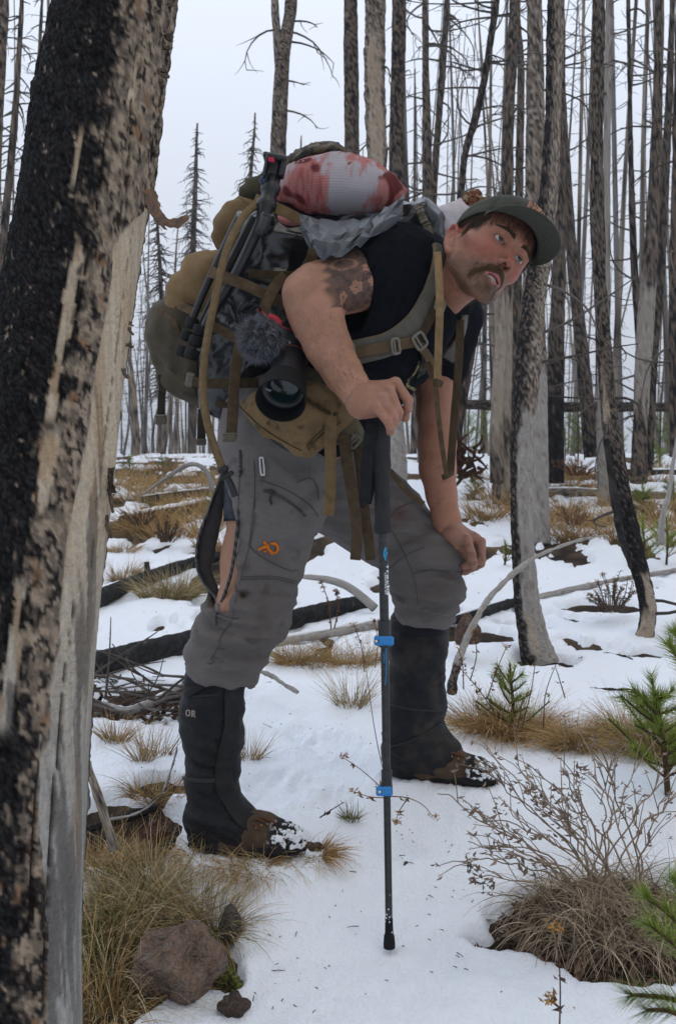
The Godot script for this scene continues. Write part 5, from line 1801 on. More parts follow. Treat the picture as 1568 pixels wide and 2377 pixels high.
func build_hair(who: Node3D, f: Field) -> void:
	var brows := [MB.new(), MB.new()]
	for side in 2:
		var s := -1.0 if side == 0 else 1.0
		for k in 420:
			var t := rng.randf()
			var x := lerpf(11, 50, t)
			var y := 13.0 + 7.0 * sin(minf(t * 1.25, 1.0) * 2.2) + rng.randf_range(-4.2, 4.2) * (1.0 - 0.55 * t)
			var h := head_hit(f, Vector3(s * x, y, 60), Vector3(0, 0, -1))
			var d := HX.basis * Vector3(s * (0.6 + t), 0.8 - 1.1 * t, 0.0)
			d = (d - h[1] * d.dot(h[1])).normalized()
			strand(brows[side], h[0], (d + h[1] * 0.25).normalized(), h[1], rng.randf_range(0.005, 0.009), 0.0004, Color(0.065, 0.04, 0.024) * rng.randf_range(0.6, 1.3), 0.4)
		put(brows[side], "eyebrow", M["hair"], who)
	var mo := MB.new()
	for k in 1150:
		var x := rng.randf_range(-36, 36)
		var ax := absf(x)
		var y := 0.0
		if ax < 24: y = lerpf(-54, -71, rng.randf()) - ax * ax * 0.010
		else: y = -64 - (ax - 24) * 1.0 - rng.randf() * lerpf(12, 22, ss(24, 34, ax))
		if ax > 30 and y > -68: continue
		var h := head_hit(f, Vector3(x, y, 70), Vector3(0, 0, -1))
		var d := HX.basis * Vector3(signf(x) * (0.25 + ax * 0.02), -1, 0.15)
		d = (d - h[1] * d.dot(h[1])).normalized()
		strand(mo, h[0], (d + h[1] * 0.35).normalized(), h[1], rng.randf_range(0.006, 0.012), 0.00042, Color(0.115, 0.068, 0.036) * rng.randf_range(0.5, 1.4), 0.6)
	put(mo, "moustache", M["hair"], who)
	var be := MB.new()
	for k in 760:
		var a := rng.randf_range(-1.45, 1.45)
		var y := rng.randf_range(-118, -84)
		if k < 110:
			a = rng.randf_range(-0.16, 0.16)
			y = rng.randf_range(-106, -97)
		elif rng.randf() < 0.5: y = rng.randf_range(-118, -98)
		if absf(a) > 0.6: y = rng.randf_range(-104, -62)
		var h := head_hit(f, Vector3(sin(a) * 110, y - 4, cos(a) * 110 - 25), Vector3(-sin(a), 0.04, -cos(a)))
		var d := HX.basis * Vector3(0.1 * signf(a), -1, 0.1)
		d = (d - h[1] * d.dot(h[1])).normalized()
		strand(be, h[0], (d + h[1] * 0.4).normalized(), h[1], rng.randf_range(0.002, 0.005) + (0.003 if k < 110 else 0.0), 0.00028, Color(0.14, 0.085, 0.05) * rng.randf_range(0.5, 1.4), 0.5)
	put(be, "beard_stubble", M["hair"], who)
	var ha := MB.new()
	for k in 2600:
		var a := rng.randf_range(-3.0, 3.0)
		var y := rng.randf_range(-10, 62)
		var front := absf(a) < 0.95
		if front: y = rng.randf_range(42, 62)
		if front and rng.randf() < 0.5: continue
		elif absf(a) < 1.5: y = rng.randf_range(2 + 24.0 * (1.5 - absf(a)) - (18.0 if absf(a) > 1.32 else 0.0), 62)
		elif absf(a) < 1.9: y = rng.randf_range(20, 50)
		else: y = rng.randf_range(-62, 40)
		var from := Vector3(sin(a) * 150, y, cos(a) * 190 - 70)
		var h := head_hit(f, from, Vector3(-sin(a) * 1.0, 0.0, -cos(a) * 1.15))
		var d := HX.basis * (Vector3(signf(a) * 0.25, -0.9, -0.75) if not front else Vector3(rng.randf_range(-0.5, 0.3), -1.0, 0.55))
		d = (d - h[1] * d.dot(h[1]) * 0.9).normalized()
		strand(ha, h[0] + h[1] * rng.randf_range(0.0, 0.004), (d + h[1] * 0.12).normalized(), h[1], rng.randf_range(0.012, 0.022), 0.0005, Color(0.075, 0.046, 0.027) * rng.randf_range(0.4, 1.5), 0.35)
	put(ha, "hair", M["hair"], who)


func cap_point(a: float, v: float, grow := 0.0) -> Vector3:   # a round the head from the front, v 0 at the rim and 1 at the top, in head millimetres
	var b := v * PI * 0.5
	var fall := 1.0 + 0.15 * sin(2.0 * b)
	var r := Vector2(sin(a) * (84.0 + grow), cos(a) * (105.0 + grow)) * cos(b) * fall
	if v < 0.5: r *= 1.0 - 0.02 * v
	var y := 39.0 + r.y * 0.20 + sin(b) * (86.0 + grow) - 8.0
	return Vector3(r.x, y, r.y - 64.0)


func build_cap(who: Node3D) -> void:
	var green := Color(0.058, 0.06, 0.047)
	var crown := MB.new()
	var na := 96
	var nv := 22
	for side in 2:
		var first := crown.v.size()
		for k in nv + 1:
			for s in na:
				var a := TAU * s / na
				var v := float(k) / nv
				var q := cap_point(a, v, 0.0 if side == 0 else -2.5)
				var seam := exp(-pow(sin(a * 3.0) * 7.0, 2.0)) * (1.0 - 0.0)
				var w := 1.4 * n1.get_noise_3d(q.x * 0.03, q.y * 0.05, q.z * 0.03) + 2.6 * nr.get_noise_3d(q.x * 0.012, q.y * 0.055, q.z * 0.012) * (1.0 - v) * ss(0.9, 1.5, absf(wrapf(a, -PI, PI)))
				q += Vector3(q.x, q.y - 20, q.z + 64).normalized() * (w - seam * 1.0)
				crown.add(HX * (q * 0.001), green * (1.0 + 0.2 * n1.get_noise_3dv(q * 0.6) - 0.3 * seam + (0.12 if k == 2 else 0.0)))
		for k in nv:
			for s in na:
				var s2 := (s + 1) % na
				var a := first + k * na
				if side == 0: crown.quad(a + s, a + s2, a + na + s2, a + na + s)
				else: crown.quad(a + s, a + na + s, a + na + s2, a + s2)
	var cap := put(crown, "cap", M["cloth"], who)
	var visor := MB.new()
	var nu := 40
	var nw := 14
	for side in 2:
		var first := visor.v.size()
		for j in nw + 1:
			for k in nu + 1:
				var t := float(k) / nu * 2.0 - 1.0
				var a := t * 1.12
				var root := cap_point(a, 0.0, 0.5)
				var w := float(j) / nw
				var reach := 64.0 * pow(maxf(1.0 - pow(absf(t), 3.2), 0.0), 0.55)
				var dir := Vector3(sin(a) * 0.36, -0.05, 1.0).normalized()
				var q := root + dir * reach * w
				q.y -= 10.0 * t * t * w + 2.0 * w
				q.y += -1.6 if side else 1.6
				if j == nw: q += dir * 0.8
				visor.add(HX * (q * 0.001), green * (0.9 + 0.15 * n1.get_noise_3dv(q * 0.7)) * (0.82 if absf(fmod(w * 7.0, 1.0) - 0.5) < 0.07 and side == 0 else 1.0))
		for j in nw:
			for k in nu:
				var a := first + j * (nu + 1) + k
				if side == 0: visor.quad(a, a + nu + 1, a + nu + 2, a + 1)
				else: visor.quad(a, a + 1, a + nu + 2, a + nu + 1)
	var st := (nw + 1) * (nu + 1)
	for k in nu:
		var a := nw * (nu + 1) + k
		visor.quad(a, a + st, a + st + 1, a + 1)
	put(visor, "visor", M["cloth"], who)
	var patch := MB.new()
	var cols := 12
	var first := 0
	for j in cols + 1:
		for k in cols + 1:
			var a := lerpf(-0.37, 0.37, float(k) / cols)
			var v := lerpf(0.075, 0.40, float(j) / cols)
			var q := cap_point(a, v, 2.6)
			var edge := k == 0 or j == 0 or k == cols or j == cols
			if edge: q = cap_point(a, v, 0.6)
			patch.add(HX * (q * 0.001), Color(0.36, 0.19, 0.12) * (1.0 + 0.1 * n1.get_noise_3dv(q)) * (0.55 if k == 1 or k == cols - 1 or j == 1 or j == cols - 1 else 1.0))
	for j in cols:
		for k in cols:
			var a := j * (cols + 1) + k
			patch.quad(a, a + 1, a + cols + 2, a + cols + 1)
	put(patch, "leather_patch", M["rubber"], who)
	var ink := MB.new()   # two rows of hand drawn letters stamped in the leather
	var glyphs := [[[-0.3, 0.36], [-0.24, 0.26], [-0.2, 0.33], [-0.15, 0.26], [-0.1, 0.37]], [[-0.02, 0.26], [0.03, 0.36], [0.08, 0.26]], [[0.13, 0.26], [0.14, 0.36]], [[0.22, 0.36], [0.15, 0.31], [0.24, 0.26]], [[-0.28, 0.23], [-0.23, 0.17], [-0.18, 0.23]], [[-0.23, 0.17], [-0.23, 0.12]], [[-0.1, 0.12], [-0.06, 0.22], [-0.01, 0.12]], [[0.06, 0.12], [0.07, 0.22], [0.15, 0.12], [0.16, 0.22]]]
	for g in glyphs:
		var pts := []
		for q in g: pts.append(HX * (cap_point(q[0], q[1], 2.9) * 0.001))
		tube(ink, pts, 0.0014, 0.0011, 5, plain(Color(0.03, 0.018, 0.012)))
	put(ink, "patch_lettering", M["rubber"], who)


# ---------------- arms and hands
func build_arms(mb: MB) -> void:
	var f := Field.new()
	f_arm = f
	chain(f, [[945, 620, 2.2, 0.064], [868, 642, 2.15, 0.0635], [800, 657, 2.12, 0.0585], [738, 672, 2.1, 0.050], [718, 690, 2.09, 0.050], [736, 742, 2.08, 0.049], [760, 802, 2.06, 0.0425], [794, 863, 2.03, 0.0345], [822, 908, 2.01, 0.0305]], 0.03)
	pc(f, [690, 672, 2.11, 0.024], [716, 690, 2.1, 0.036], 0.02)
	pc(f, [762, 704, 2.06, 0.026], [780, 790, 2.03, 0.02], 0.014)
	pc(f, [702, 728, 2.07, 0.021], [748, 845, 2.04, 0.014], 0.014)
	pc(f, [790, 865, 2.012, 0.012], [818, 905, 1.99, 0.01], 0.012)
	pc(f, [826, 905, 2.01, 0.029], [835, 925, 2.0, 0.027], 0.02)
	var e1 := (P(880, 637, 2.12) - P(740, 668, 2.12)).normalized()
	var w := -(camx.basis * Vector3(0, 0, -1))
	var e2 := w.cross(e1).normalized()
	w = e1.cross(e2).normalized()
	var cen := P(828, 648, 2.12)
	var flowers := [[-8.0, -30.0, 16.0], [31.0, -27.0, 15.0], [24.0, 10.0, 13.0], [-40, -40, 11]]
	var tattoo := func(p: Vector3) -> Array:   # ink amount on the upper arm, from the arm's own length and girth
		var q: Vector3 = (p - cen) * 1000.0
		var u := q.dot(e1)
		var v := 64.0 * atan2(q.dot(e2), q.dot(w))
		var edge := u + 66.0 + 14.0 * n1.get_noise_2d(v * 0.05, 3.0) + maxf(v, -60.0) * -0.12
		var inside := ss(-10.0, 12.0, edge) * ss(-95.0, -80.0, v)
		if inside <= 0.0 or q.dot(e2) < -67.0: return [0.0, 0.0]
		var n := n2.get_noise_2d(u * 0.04 + 8.0, v * 0.04)
		var ink := 0.8 + 0.18 * ss(-0.2, 0.3, n)
		var bands := absf(sin((u * 0.9 + v * 0.5 + 14.0 * n1.get_noise_2d(u * 0.03, v * 0.03)) * 0.16))
		ink = lerpf(ink, 0.95, (1.0 - ss(0.08, 0.2, bands)) * 0.8 * ss(0.0, 20.0, v + 8.0))
		var ring := absf(Vector2((u + 24.0) / 26.0, (v - 24.0) / 13.0).length() - 1.0) * 18.0
		if ring < 5.5: ink = 0.92 if ring > 3.6 or absf(fmod(atan2(v - 24.0, u + 24.0) * 7.0 + 20.0, 1.0) - 0.5) < 0.2 else 0.22
		for fl in flowers:
			var d := Vector2(u - fl[0], v - fl[1])
			var a: float = atan2(d.y, d.x) + fl[0]
			var rr: float = fl[2] * (0.6 + 0.4 * sqrt(absf(cos(a * 2.5))))
			var l := d.length()
			if l < rr + 1.6:
				ink = 0.1
				if absf(l - rr) < 1.3 or l < 1.8 or (l < rr * 0.6 and absf(cos(a * 2.5)) > 0.985): ink = 0.95
				break
		return [inside, ink]
	var pole := Field.new()
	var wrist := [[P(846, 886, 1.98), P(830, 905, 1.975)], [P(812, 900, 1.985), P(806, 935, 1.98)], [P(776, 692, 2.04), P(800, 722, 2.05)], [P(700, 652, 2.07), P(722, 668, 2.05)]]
	var arm_col := func(p: Vector3) -> Color:
		var fine := n1.get_noise_3dv(p * 260.0)
		var c := SKIN * (1.0 + 0.1 * fine + 0.22 * n2.get_noise_3dv(p * 26.0))
		c = c.lerp(Color(0.47, 0.23, 0.17), 0.45 * ss(-0.2, 0.5, n1.get_noise_3dv(p * 14.0)))
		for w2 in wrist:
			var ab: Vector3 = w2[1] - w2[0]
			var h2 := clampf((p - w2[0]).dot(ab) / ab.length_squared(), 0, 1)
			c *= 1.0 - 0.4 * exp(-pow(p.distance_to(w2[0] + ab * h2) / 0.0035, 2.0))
		c *= 1.0 + 0.16 * nr.get_noise_3dv(p * Vector3(22, 12, 22)) * ss(1.02, 0.95, p.y + 0.0) 
		var t: Array = tattoo.call(p)
		if t[0] > 0.0: c = c.lerp(Color(0.022, 0.023, 0.024), t[0] * t[1] * (0.86 + 0.2 * fine))
		return c
	var am := MB.new()
	f.net(am, 0.003, arm_col, func(p): return 0.0008 * n1.get_noise_3dv(p * 45.0) + 0.0012 * n1.get_noise_3dv(p * Vector3(14, 30, 14)), 0.002)
	for pass_no in 1:     # finer skin where the tattoo is drawn
		var tri := am.i
		am.i = PackedInt32Array()
		var mids := {}
		for k in range(0, tri.size(), 3):
			var ids := [tri[k], tri[k + 1], tri[k + 2]]
			if tattoo.call(am.v[ids[0]])[0] + tattoo.call(am.v[ids[2]])[0] <= 0.0:
				am.tri(ids[0], ids[1], ids[2])
				continue
			var m := []
			for e in 3:
				var a: int = ids[e]
				var b: int = ids[(e + 1) % 3]
				var key := Vector2i(mini(a, b), maxi(a, b))
				if not mids.has(key):
					var p := (am.v[a] + am.v[b]) * 0.5
					mids[key] = am.add(p, arm_col.call(p))
				m.append(mids[key])
			am.tri(ids[0], m[0], m[2])
			am.tri(m[0], ids[1], m[1])
			am.tri(m[2], m[1], ids[2])
			am.tri(m[0], m[1], m[2])
	var base_v := mb.v.size()
	mb.v.append_array(am.v)
	mb.c.append_array(am.c)
	for x in am.i: mb.i.append(x + base_v)
	# right hand over the top of the grip: wrist to knuckles, then each finger
	var h := Field.new()
	pc(h, [818, 902, 2.012, 0.0305], [834, 926, 2.0, 0.0275], 0.015)
	var mcp := [[916, 892, 2.012], [900, 906, 1.985], [886, 926, 1.965], [872, 947, 1.955]]
	for k in 4:
		pc(h, [836 + k * 1, 912 + k * 8, 2.005 - k * 0.006, 0.021], [mcp[k][0], mcp[k][1], mcp[k][2], 0.0115], 0.018)
	pc(h, [838, 946, 2.0, 0.022], [868, 950, 1.985, 0.016], 0.02)
	pc(h, [845, 920, 2.02, 0.022], [900, 915, 2.02, 0.015], 0.02)
	var fingers := [
		[[917, 890, 2.012, 0.0118], [947, 930, 1.985, 0.0102], [946, 948, 1.995, 0.0095], [925, 955, 2.03, 0.008]],
		[[901, 903, 1.985, 0.0118], [924, 957, 1.958, 0.0100], [922, 969, 1.975, 0.0092], [905, 968, 2.0, 0.008]],
		[[887, 923, 1.965, 0.0114], [914, 968, 1.942, 0.0098], [914, 984, 1.95, 0.0090], [904, 990, 1.972, 0.0078]],
		[[873, 945, 1.952, 0.0112], [898, 975, 1.932, 0.0094], [905, 992, 1.94, 0.0085], [905, 1003, 1.955, 0.0078]]]
	for g in fingers:
		for k in g.size() - 1: pc(h, g[k], g[k + 1], 0.0022)
		h.egg(P(g[0][0], g[0][1] - 1, g[0][2] - 0.004), Vector3.ONE * 0.0118, 0.006)
	pc(h, [860, 925, 2.05, 0.016], [910, 945, 2.06, 0.012], 0.01)    # thumb round the far side of the grip
	pc(h, [910, 945, 2.06, 0.0115], [939, 962, 2.03, 0.0098], 0.004)
	pc(h, [939, 962, 2.03, 0.0098], [940, 970, 2.01, 0.0092], 0.004)
	var hand_col := func(p: Vector3) -> Color:
		var c := SKIN * Color(0.93, 0.88, 0.88) * (1.0 + 0.08 * n1.get_noise_3dv(p * 240.0))
		c = c.lerp(Color(0.34, 0.2, 0.155), 0.6 * ss(-0.15, 0.45, n2.get_noise_3dv(p * 34.0)))
		for g in fingers:
			for k in 2: c = c.lerp(Color(0.43, 0.19, 0.15), 0.4 * exp(-pow(p.distance_to(P(g[k][0], g[k][1], g[k][2])) / 0.014, 2.0)))
		return c
	var wrinkle := func(p: Vector3) -> float: return 0.0006 * n1.get_noise_3dv(p * 160.0)
	h.net(mb, 0.0024, hand_col, wrinkle, 0.001)
	# left arm, straight down to the far knee
	var la := Field.new()
	chain(la, [[1030, 780, 2.5, 0.055], [1008, 890, 2.46, 0.047], [1011, 960, 2.43, 0.043], [1013, 1030, 2.41, 0.0415], [1015, 1090, 2.39, 0.0385], [1024, 1150, 2.375, 0.031], [1036, 1208, 2.36, 0.0275], [1042, 1226, 2.355, 0.027]], 0.03)
	var far_col := func(p: Vector3) -> Color:
		var c := SKIN * Color(0.95, 0.85, 0.85) * (1.0 + 0.1 * n2.get_noise_3dv(p * 30.0))
		return c.lerp(Color(0.12, 0.075, 0.06), 0.55 * ss(0.3, 0.6, n2.get_noise_3dv(p * 26.0 + Vector3(5, 0, 0))))
	la.net(mb, 0.005, far_col)
	var lh := Field.new()
	pc(lh, [1036, 1208, 2.36, 0.0275], [1046, 1230, 2.35, 0.0255], 0.015)
	var kn := [[1083, 1256, 2.32], [1096, 1246, 2.345], [1104, 1250, 2.37], [1100, 1254, 2.395]]
	for k in 4:
		pc(lh, [1046, 1232, 2.345 + k * 0.012, 0.02], [kn[k][0], kn[k][1], kn[k][2], 0.0125], 0.018)
	var lf := [
		[[1083, 1254, 2.318, 0.0125], [1092, 1285, 2.305, 0.0112], [1096, 1305, 2.305, 0.0102], [1097, 1314, 2.31, 0.0092]],
		[[1097, 1246, 2.345, 0.012], [1116, 1258, 2.34, 0.0105], [1117, 1300, 2.345, 0.0098], [1077, 1315, 2.35, 0.0088]],
		[[1104, 1250, 2.37, 0.0115], [1117, 1270, 2.37, 0.01], [1115, 1309, 2.375, 0.0095], [1078, 1328, 2.375, 0.0085]],
		[[1100, 1254, 2.395, 0.011], [1110, 1280, 2.4, 0.0092], [1104, 1316, 2.4, 0.0085], [1076, 1328, 2.4, 0.0076]]]
	for g in lf:
		for k in g.size() - 1: pc(lh, g[k], g[k + 1], 0.004)
	pc(lh, [1052, 1240, 2.33, 0.018], [1062, 1262, 2.34, 0.013], 0.012)   # thumb tucked against the knee
	pc(lh, [1062, 1262, 2.34, 0.013], [1072, 1280, 2.37, 0.0105], 0.006)
	pc(lh, [1072, 1280, 2.37, 0.0105], [1078, 1296, 2.385, 0.009], 0.004)
	lh.net(mb, 0.0026, func(p): return Color(0.29, 0.15, 0.105) * (1.0 + 0.12 * n2.get_noise_3dv(p * 40.0)) * (0.75 if n2.get_noise_3dv(p * 30.0) > 0.32 else 1.0), wrinkle, 0.001)
# ---------------- clothing
func folds(p: Vector3, amp: float, axis: Vector3, freq: float) -> float:
	var q := p - axis * p.dot(axis) * 0.0
	var along := p.dot(axis)
	var r := q - axis * along
	var s := r * freq * 0.2 + axis * along * freq
	return amp * (nr.get_noise_3dv(s + Vector3(3, 1, 7)) * 0.75 + 0.4 * n1.get_noise_3dv(s * 0.6))


func build_clothes(who: Node3D) -> void:
	# t-shirt
	var s := Field.new()
	f_shirt = s
	for d in [2.27, 2.45]:
		chain(s, [[730, 955, d, 0.1], [770, 915, d, 0.125], [880, 760, d, 0.14], [935, 690, d, 0.135]], 0.07)
	pc(s, [950, 640, 2.28, 0.085], [1040, 735, 2.46, 0.085], 0.06)
	chain(s, [[960, 640, 2.24, 0.092], [925, 622, 2.2, 0.088], [880, 636, 2.16, 0.078], [862, 641, 2.145, 0.0755]], 0.035)
	chain(s, [[1010, 735, 2.46, 0.085], [1030, 780, 2.49, 0.066], [1020, 840, 2.48, 0.062], [1018, 868, 2.47, 0.06]], 0.035)
	pc(s, [980, 650, 2.3, 0.085], [1028, 690, 2.3, 0.062], 0.05)
	s.cone(P(1150, 640, 2.04), P(1078, 676, 2.12), 0.05, 0.05, 0.008, true)
	# hems cut square across the arms
	var e1 := (P(880, 637, 2.12) - P(740, 668, 2.12)).normalized()
	s.egg(P(790, 652, 2.08) , Vector3(0.066, 0.11, 0.16), 0.004, true, Basis(e1, e1.cross(Vector3.BACK).normalized() * -1.0, Vector3.BACK).orthonormalized())
	s.egg(P(1012, 945, 2.45), Vector3(0.09, 0.076, 0.1), 0.004, true)
	var scol := func(p: Vector3) -> Color:
		return Color(0.0085, 0.0092, 0.0125) * (1.0 + 0.3 * n1.get_noise_3dv(p * 90.0))
	var sd := func(p: Vector3) -> float:
		return folds(p, 0.006, Vector3(0.68, 0.73, 0).normalized(), 17.0) + 0.002 * n1.get_noise_3dv(p * 30.0)
	var mb := MB.new()
	s.net(mb, 0.0075, scol, sd, 0.008)
	var shirt := put(mb, "t_shirt", M["knit"], who)
	# print on the chest: a broken outline in camouflage tones
	var pr := MB.new()
	var tan := func(p: Vector3, _a: float, _t: float) -> Color:
		return Color(0.2, 0.17, 0.08).lerp(Color(0.045, 0.045, 0.035), ss(-0.1, 0.25, n1.get_noise_3dv(p * 60.0)))
	band(pr, s, [[985, 815], [987, 835], [980, 855], [975, 872]], 0.024, 0.002, func(p, _a, _t): return Color(0.06, 0.058, 0.055).lerp(Color(0.025, 0.03, 0.022), ss(0.0, 0.2, n1.get_noise_3dv(p * 70.0))), 0.001, 5)
	band(pr, s, [[972, 838], [966, 856], [955, 872], [946, 882], [944, 895], [955, 900], [964, 906], [972, 900], [984, 893], [994, 885]], 0.0075, 0.002, tan, 0.0015, 6)
	put(pr, "shirt_print", M["knit"], who)
	var co := MB.new()
	var ring := []
	for q in [[1031, 598, 2.2], [1034, 625, 2.175], [1042, 655, 2.15], [1054, 682, 2.15], [1062, 700, 2.17]]: ring.append(P(q[0], q[1], q[2]))
	ring = spline(ring, 6)
	var w := []
	for k in ring.size(): w.append(0.0075)
	sweep(co, ring, w, w, 10, scol_plain)
	put(co, "collar", M["knit"], who)
	var cord := MB.new()
	var cp := []
	for q in [[1036, 603, 2.15], [1041, 622, 2.135], [1047, 648, 2.125], [1051, 666, 2.12]]: cp.append(P(q[0], q[1], q[2]))
	tube(cord, spline(cp, 6), 0.0035, 0.0035, 6, func(p, _a, _t): return Color(0.05, 0.06, 0.03).lerp(Color(0.14, 0.11, 0.06), ss(-0.1, 0.2, n1.get_noise_3dv(p * 110.0))))
	put(cord, "neck_cord", M["webbing"], who)
	# trousers
	var t := Field.new()
	f_pants = t
	pc(t, [650, 985, 2.32, 0.118], [700, 1000, 2.44, 0.118], 0.06)
	chain(t, [[640, 960, 2.32, 0.118], [642, 1000, 2.31, 0.12], [640, 1080, 2.295, 0.118], [630, 1170, 2.28, 0.114], [606, 1290, 2.28, 0.094], [580, 1400, 2.25, 0.09], [553, 1470, 2.25, 0.087], [520, 1535, 2.27, 0.08], [508, 1560, 2.28, 0.076]], 0.045)
	t.egg(P(505, 1690, 2.26), Vector3(0.13, 0.108, 0.14), 0.01, true)
	chain(t, [[730, 1060, 2.48, 0.115], [800, 1140, 2.48, 0.112], [890, 1210, 2.46, 0.1], [985, 1290, 2.41, 0.083], [990, 1360, 2.42, 0.082], [987, 1405, 2.455, 0.08]], 0.045)
	t.egg(P(985, 1545, 2.45), Vector3(0.13, 0.11, 0.14), 0.01, true)
	t.egg(P(497, 1240, 2.2), Vector3(0.05, 0.17, 0.2), 0.008, true, Basis(Vector3.BACK, 0.12))
	for q in [[[468, 1440], [520, 1462], [590, 1470]], [[450, 1492], [510, 1512], [580, 1512], [620, 1498]], [[447, 1535], [500, 1548], [560, 1540]], [[655, 1420], [610, 1436], [560, 1425]], [[740, 1120], [700, 1170], [640, 1205]], [[748, 1185], [700, 1215], [650, 1225]], [[735, 1235], [690, 1262], [630, 1300]], [[640, 1050], [680, 1080], [730, 1085]], [[560, 1090], [600, 1085]], [[690, 1350], [640, 1372], [585, 1368]], [[480, 1400], [530, 1398], [570, 1380]],
		[[770, 1210], [830, 1225], [900, 1215]], [[800, 1180], [870, 1170], [930, 1180]], [[905, 1385], [950, 1392], [1010, 1384]], [[915, 1415], [970, 1420], [1040, 1408]], [[1060, 1370], [1015, 1380], [970, 1372]], [[930, 1250], [980, 1225], [1020, 1225]], [[850, 1280], [900, 1275], [940, 1255]], [[1050, 1330], [1010, 1350], [960, 1340]]]: crease(t, q, 0.008)
	var knee_n := P(590, 1440, 2.2)
	var cuff_n := P(505, 1570, 2.2)
	var knee_f := P(1020, 1330, 2.38)
	var cuff_f := P(985, 1425, 2.4)
	var ax_n := (P(640, 1100, 2.28) - P(505, 1570, 2.28)).normalized()
	var ax_s := (P(690, 1200, 2.28) - P(560, 1490, 2.28)).normalized()
	var pd := func(p: Vector3) -> float:
		var a := 0.0075 + 0.017 * exp(-p.distance_squared_to(cuff_n) / 0.012) + 0.009 * exp(-p.distance_squared_to(knee_n) / 0.02)
		a += 0.018 * exp(-p.distance_squared_to(cuff_f) / 0.006) + 0.01 * exp(-p.distance_squared_to(knee_f) / 0.012)
		return -0.45 * a + folds(p, a, Vector3(0.25, 0.95, 0.1).normalized(), 20.0) + 0.0015 * n1.get_noise_3d(p.x * 9.0 + p.y * 6.0, p.y * 5.0, p.z * 7.0)
	var pcol := func(p: Vector3) -> Color:
		var c := Color(0.142, 0.13, 0.124) * (1.0 + 0.07 * n1.get_noise_3dv(p * 120.0) + 0.1 * n2.get_noise_3dv(p * 8.0))
		c = c.lerp(Color(0.085, 0.068, 0.058), 0.75 * exp(-p.distance_squared_to(knee_n) / 0.016) * (0.7 + 0.5 * n2.get_noise_3dv(p * 14.0)))
		c = c.lerp(Color(0.085, 0.07, 0.062), 0.7 * exp(-p.distance_squared_to(knee_f) / 0.014))
		c = c.lerp(Color(0.05, 0.04, 0.035), 0.6 * ss(0.35, 0.6, n2.get_noise_3dv(p * 16.0)) * 0.7)
		var blood := exp(-p.distance_squared_to(P(880 + 45, 1192, 2.36)) / 0.0006)
		return c.lerp(Color(0.11, 0.03, 0.03), 0.5 * blood)
	var pm := MB.new()
	t.net(pm, 0.0065, pcol, pd, 0.024)
	put(pm, "trousers", M["cloth"], who)
	var dark := plain(Color(0.065, 0.06, 0.058))
	var seams := [[[590, 1068], [592, 1130], [588, 1230], [562, 1330], [536, 1450]], [[560, 1052], [556, 1130], [549, 1230], [529, 1330], [512, 1395]], [[604, 1115], [660, 1135], [715, 1170], [738, 1200]],
		[[562, 1340], [610, 1338], [650, 1340], [686, 1350]], [[560, 1346], [610, 1344], [650, 1346], [684, 1356]], [[592, 1150], [582, 1240], [582, 1270], [620, 1300], [665, 1322], [690, 1325]], [[690, 1120], [720, 1110], [735, 1130], [738, 1160]],
		[[497, 1420], [530, 1432], [556, 1436]], [[532, 1450], [512, 1480], [508, 1500], [490, 1530]], [[625, 1015], [640, 1030], [670, 1048]],
		[[900, 1210], [925, 1180], [960, 1165]], [[905, 1320], [940, 1290], [985, 1270]], [[905, 1226], [930, 1268], [960, 1340], [970, 1400]], [[960, 1330], [1000, 1322], [1040, 1330]]]
	var sm := MB.new()
	for q in seams: band(sm, t, q, 0.0017, 0.0016, dark, 0.002, 6, 2.0)
	tag(put(sm, "stitching", M["cloth"], who), "", "", "", "stuff")
	# long open side zip: front edge, rear flap, sliders
	var zip := func(p: Vector3, _a: float, _t: float) -> Color: return Color(0.035, 0.033, 0.034) * (1.0 + 0.9 * signf(sin(p.y * 1400.0)))
	var z := MB.new()
	var zp := []
	for q in [[557, 1045, 2.19], [557, 1100, 2.185], [554, 1180, 2.18], [547, 1260, 2.18], [535, 1335, 2.185], [514, 1398, 2.2]]: zp.append(P(q[0], q[1], q[2]))
	tube(z, spline(zp, 20), 0.004, 0.004, 8, zip)
	put(z, "zipper", M["plastic"], who)
	var fl := MB.new()
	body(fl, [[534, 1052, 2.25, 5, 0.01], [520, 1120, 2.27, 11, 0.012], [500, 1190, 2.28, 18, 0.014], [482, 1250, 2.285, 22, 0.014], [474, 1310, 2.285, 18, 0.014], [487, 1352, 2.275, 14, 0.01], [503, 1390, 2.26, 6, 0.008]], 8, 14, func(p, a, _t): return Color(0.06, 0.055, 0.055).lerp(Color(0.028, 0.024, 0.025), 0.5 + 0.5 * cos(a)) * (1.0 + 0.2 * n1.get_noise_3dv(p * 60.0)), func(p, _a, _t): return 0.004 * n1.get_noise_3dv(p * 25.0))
	put(fl, "zip_flap", M["cloth"], who)
	var z2 := MB.new()
	zp = []
	for q in [[528, 1055, 2.24], [508, 1120, 2.26], [482, 1190, 2.265], [461, 1250, 2.27], [457, 1310, 2.27], [472, 1352, 2.26], [498, 1385, 2.24], [508, 1412, 2.2]]: zp.append(P(q[0], q[1], q[2]))
	tube(z2, spline(zp, 16), 0.0035, 0.0035, 8, zip)
	put(z2, "zipper", M["plastic"], who)
	var pull := MB.new()
	box(pull, Transform3D(camx.basis, P(506, 1412, 2.17)), Vector3(0.008, 0.022, 0.005), 0.002, Color(0.12, 0.12, 0.12))
	tube(pull, [P(505, 1420, 2.17), P(501, 1435, 2.165), P(502, 1452, 2.165)], 0.004, 0.0025, 6, plain(Color(0.015, 0.015, 0.016)))
	put(pull, "zip_pull", M["plastic"], who)
	# thigh pocket zip, its cord, the silver clip and the stitched orange emblem
	var pz := MB.new()
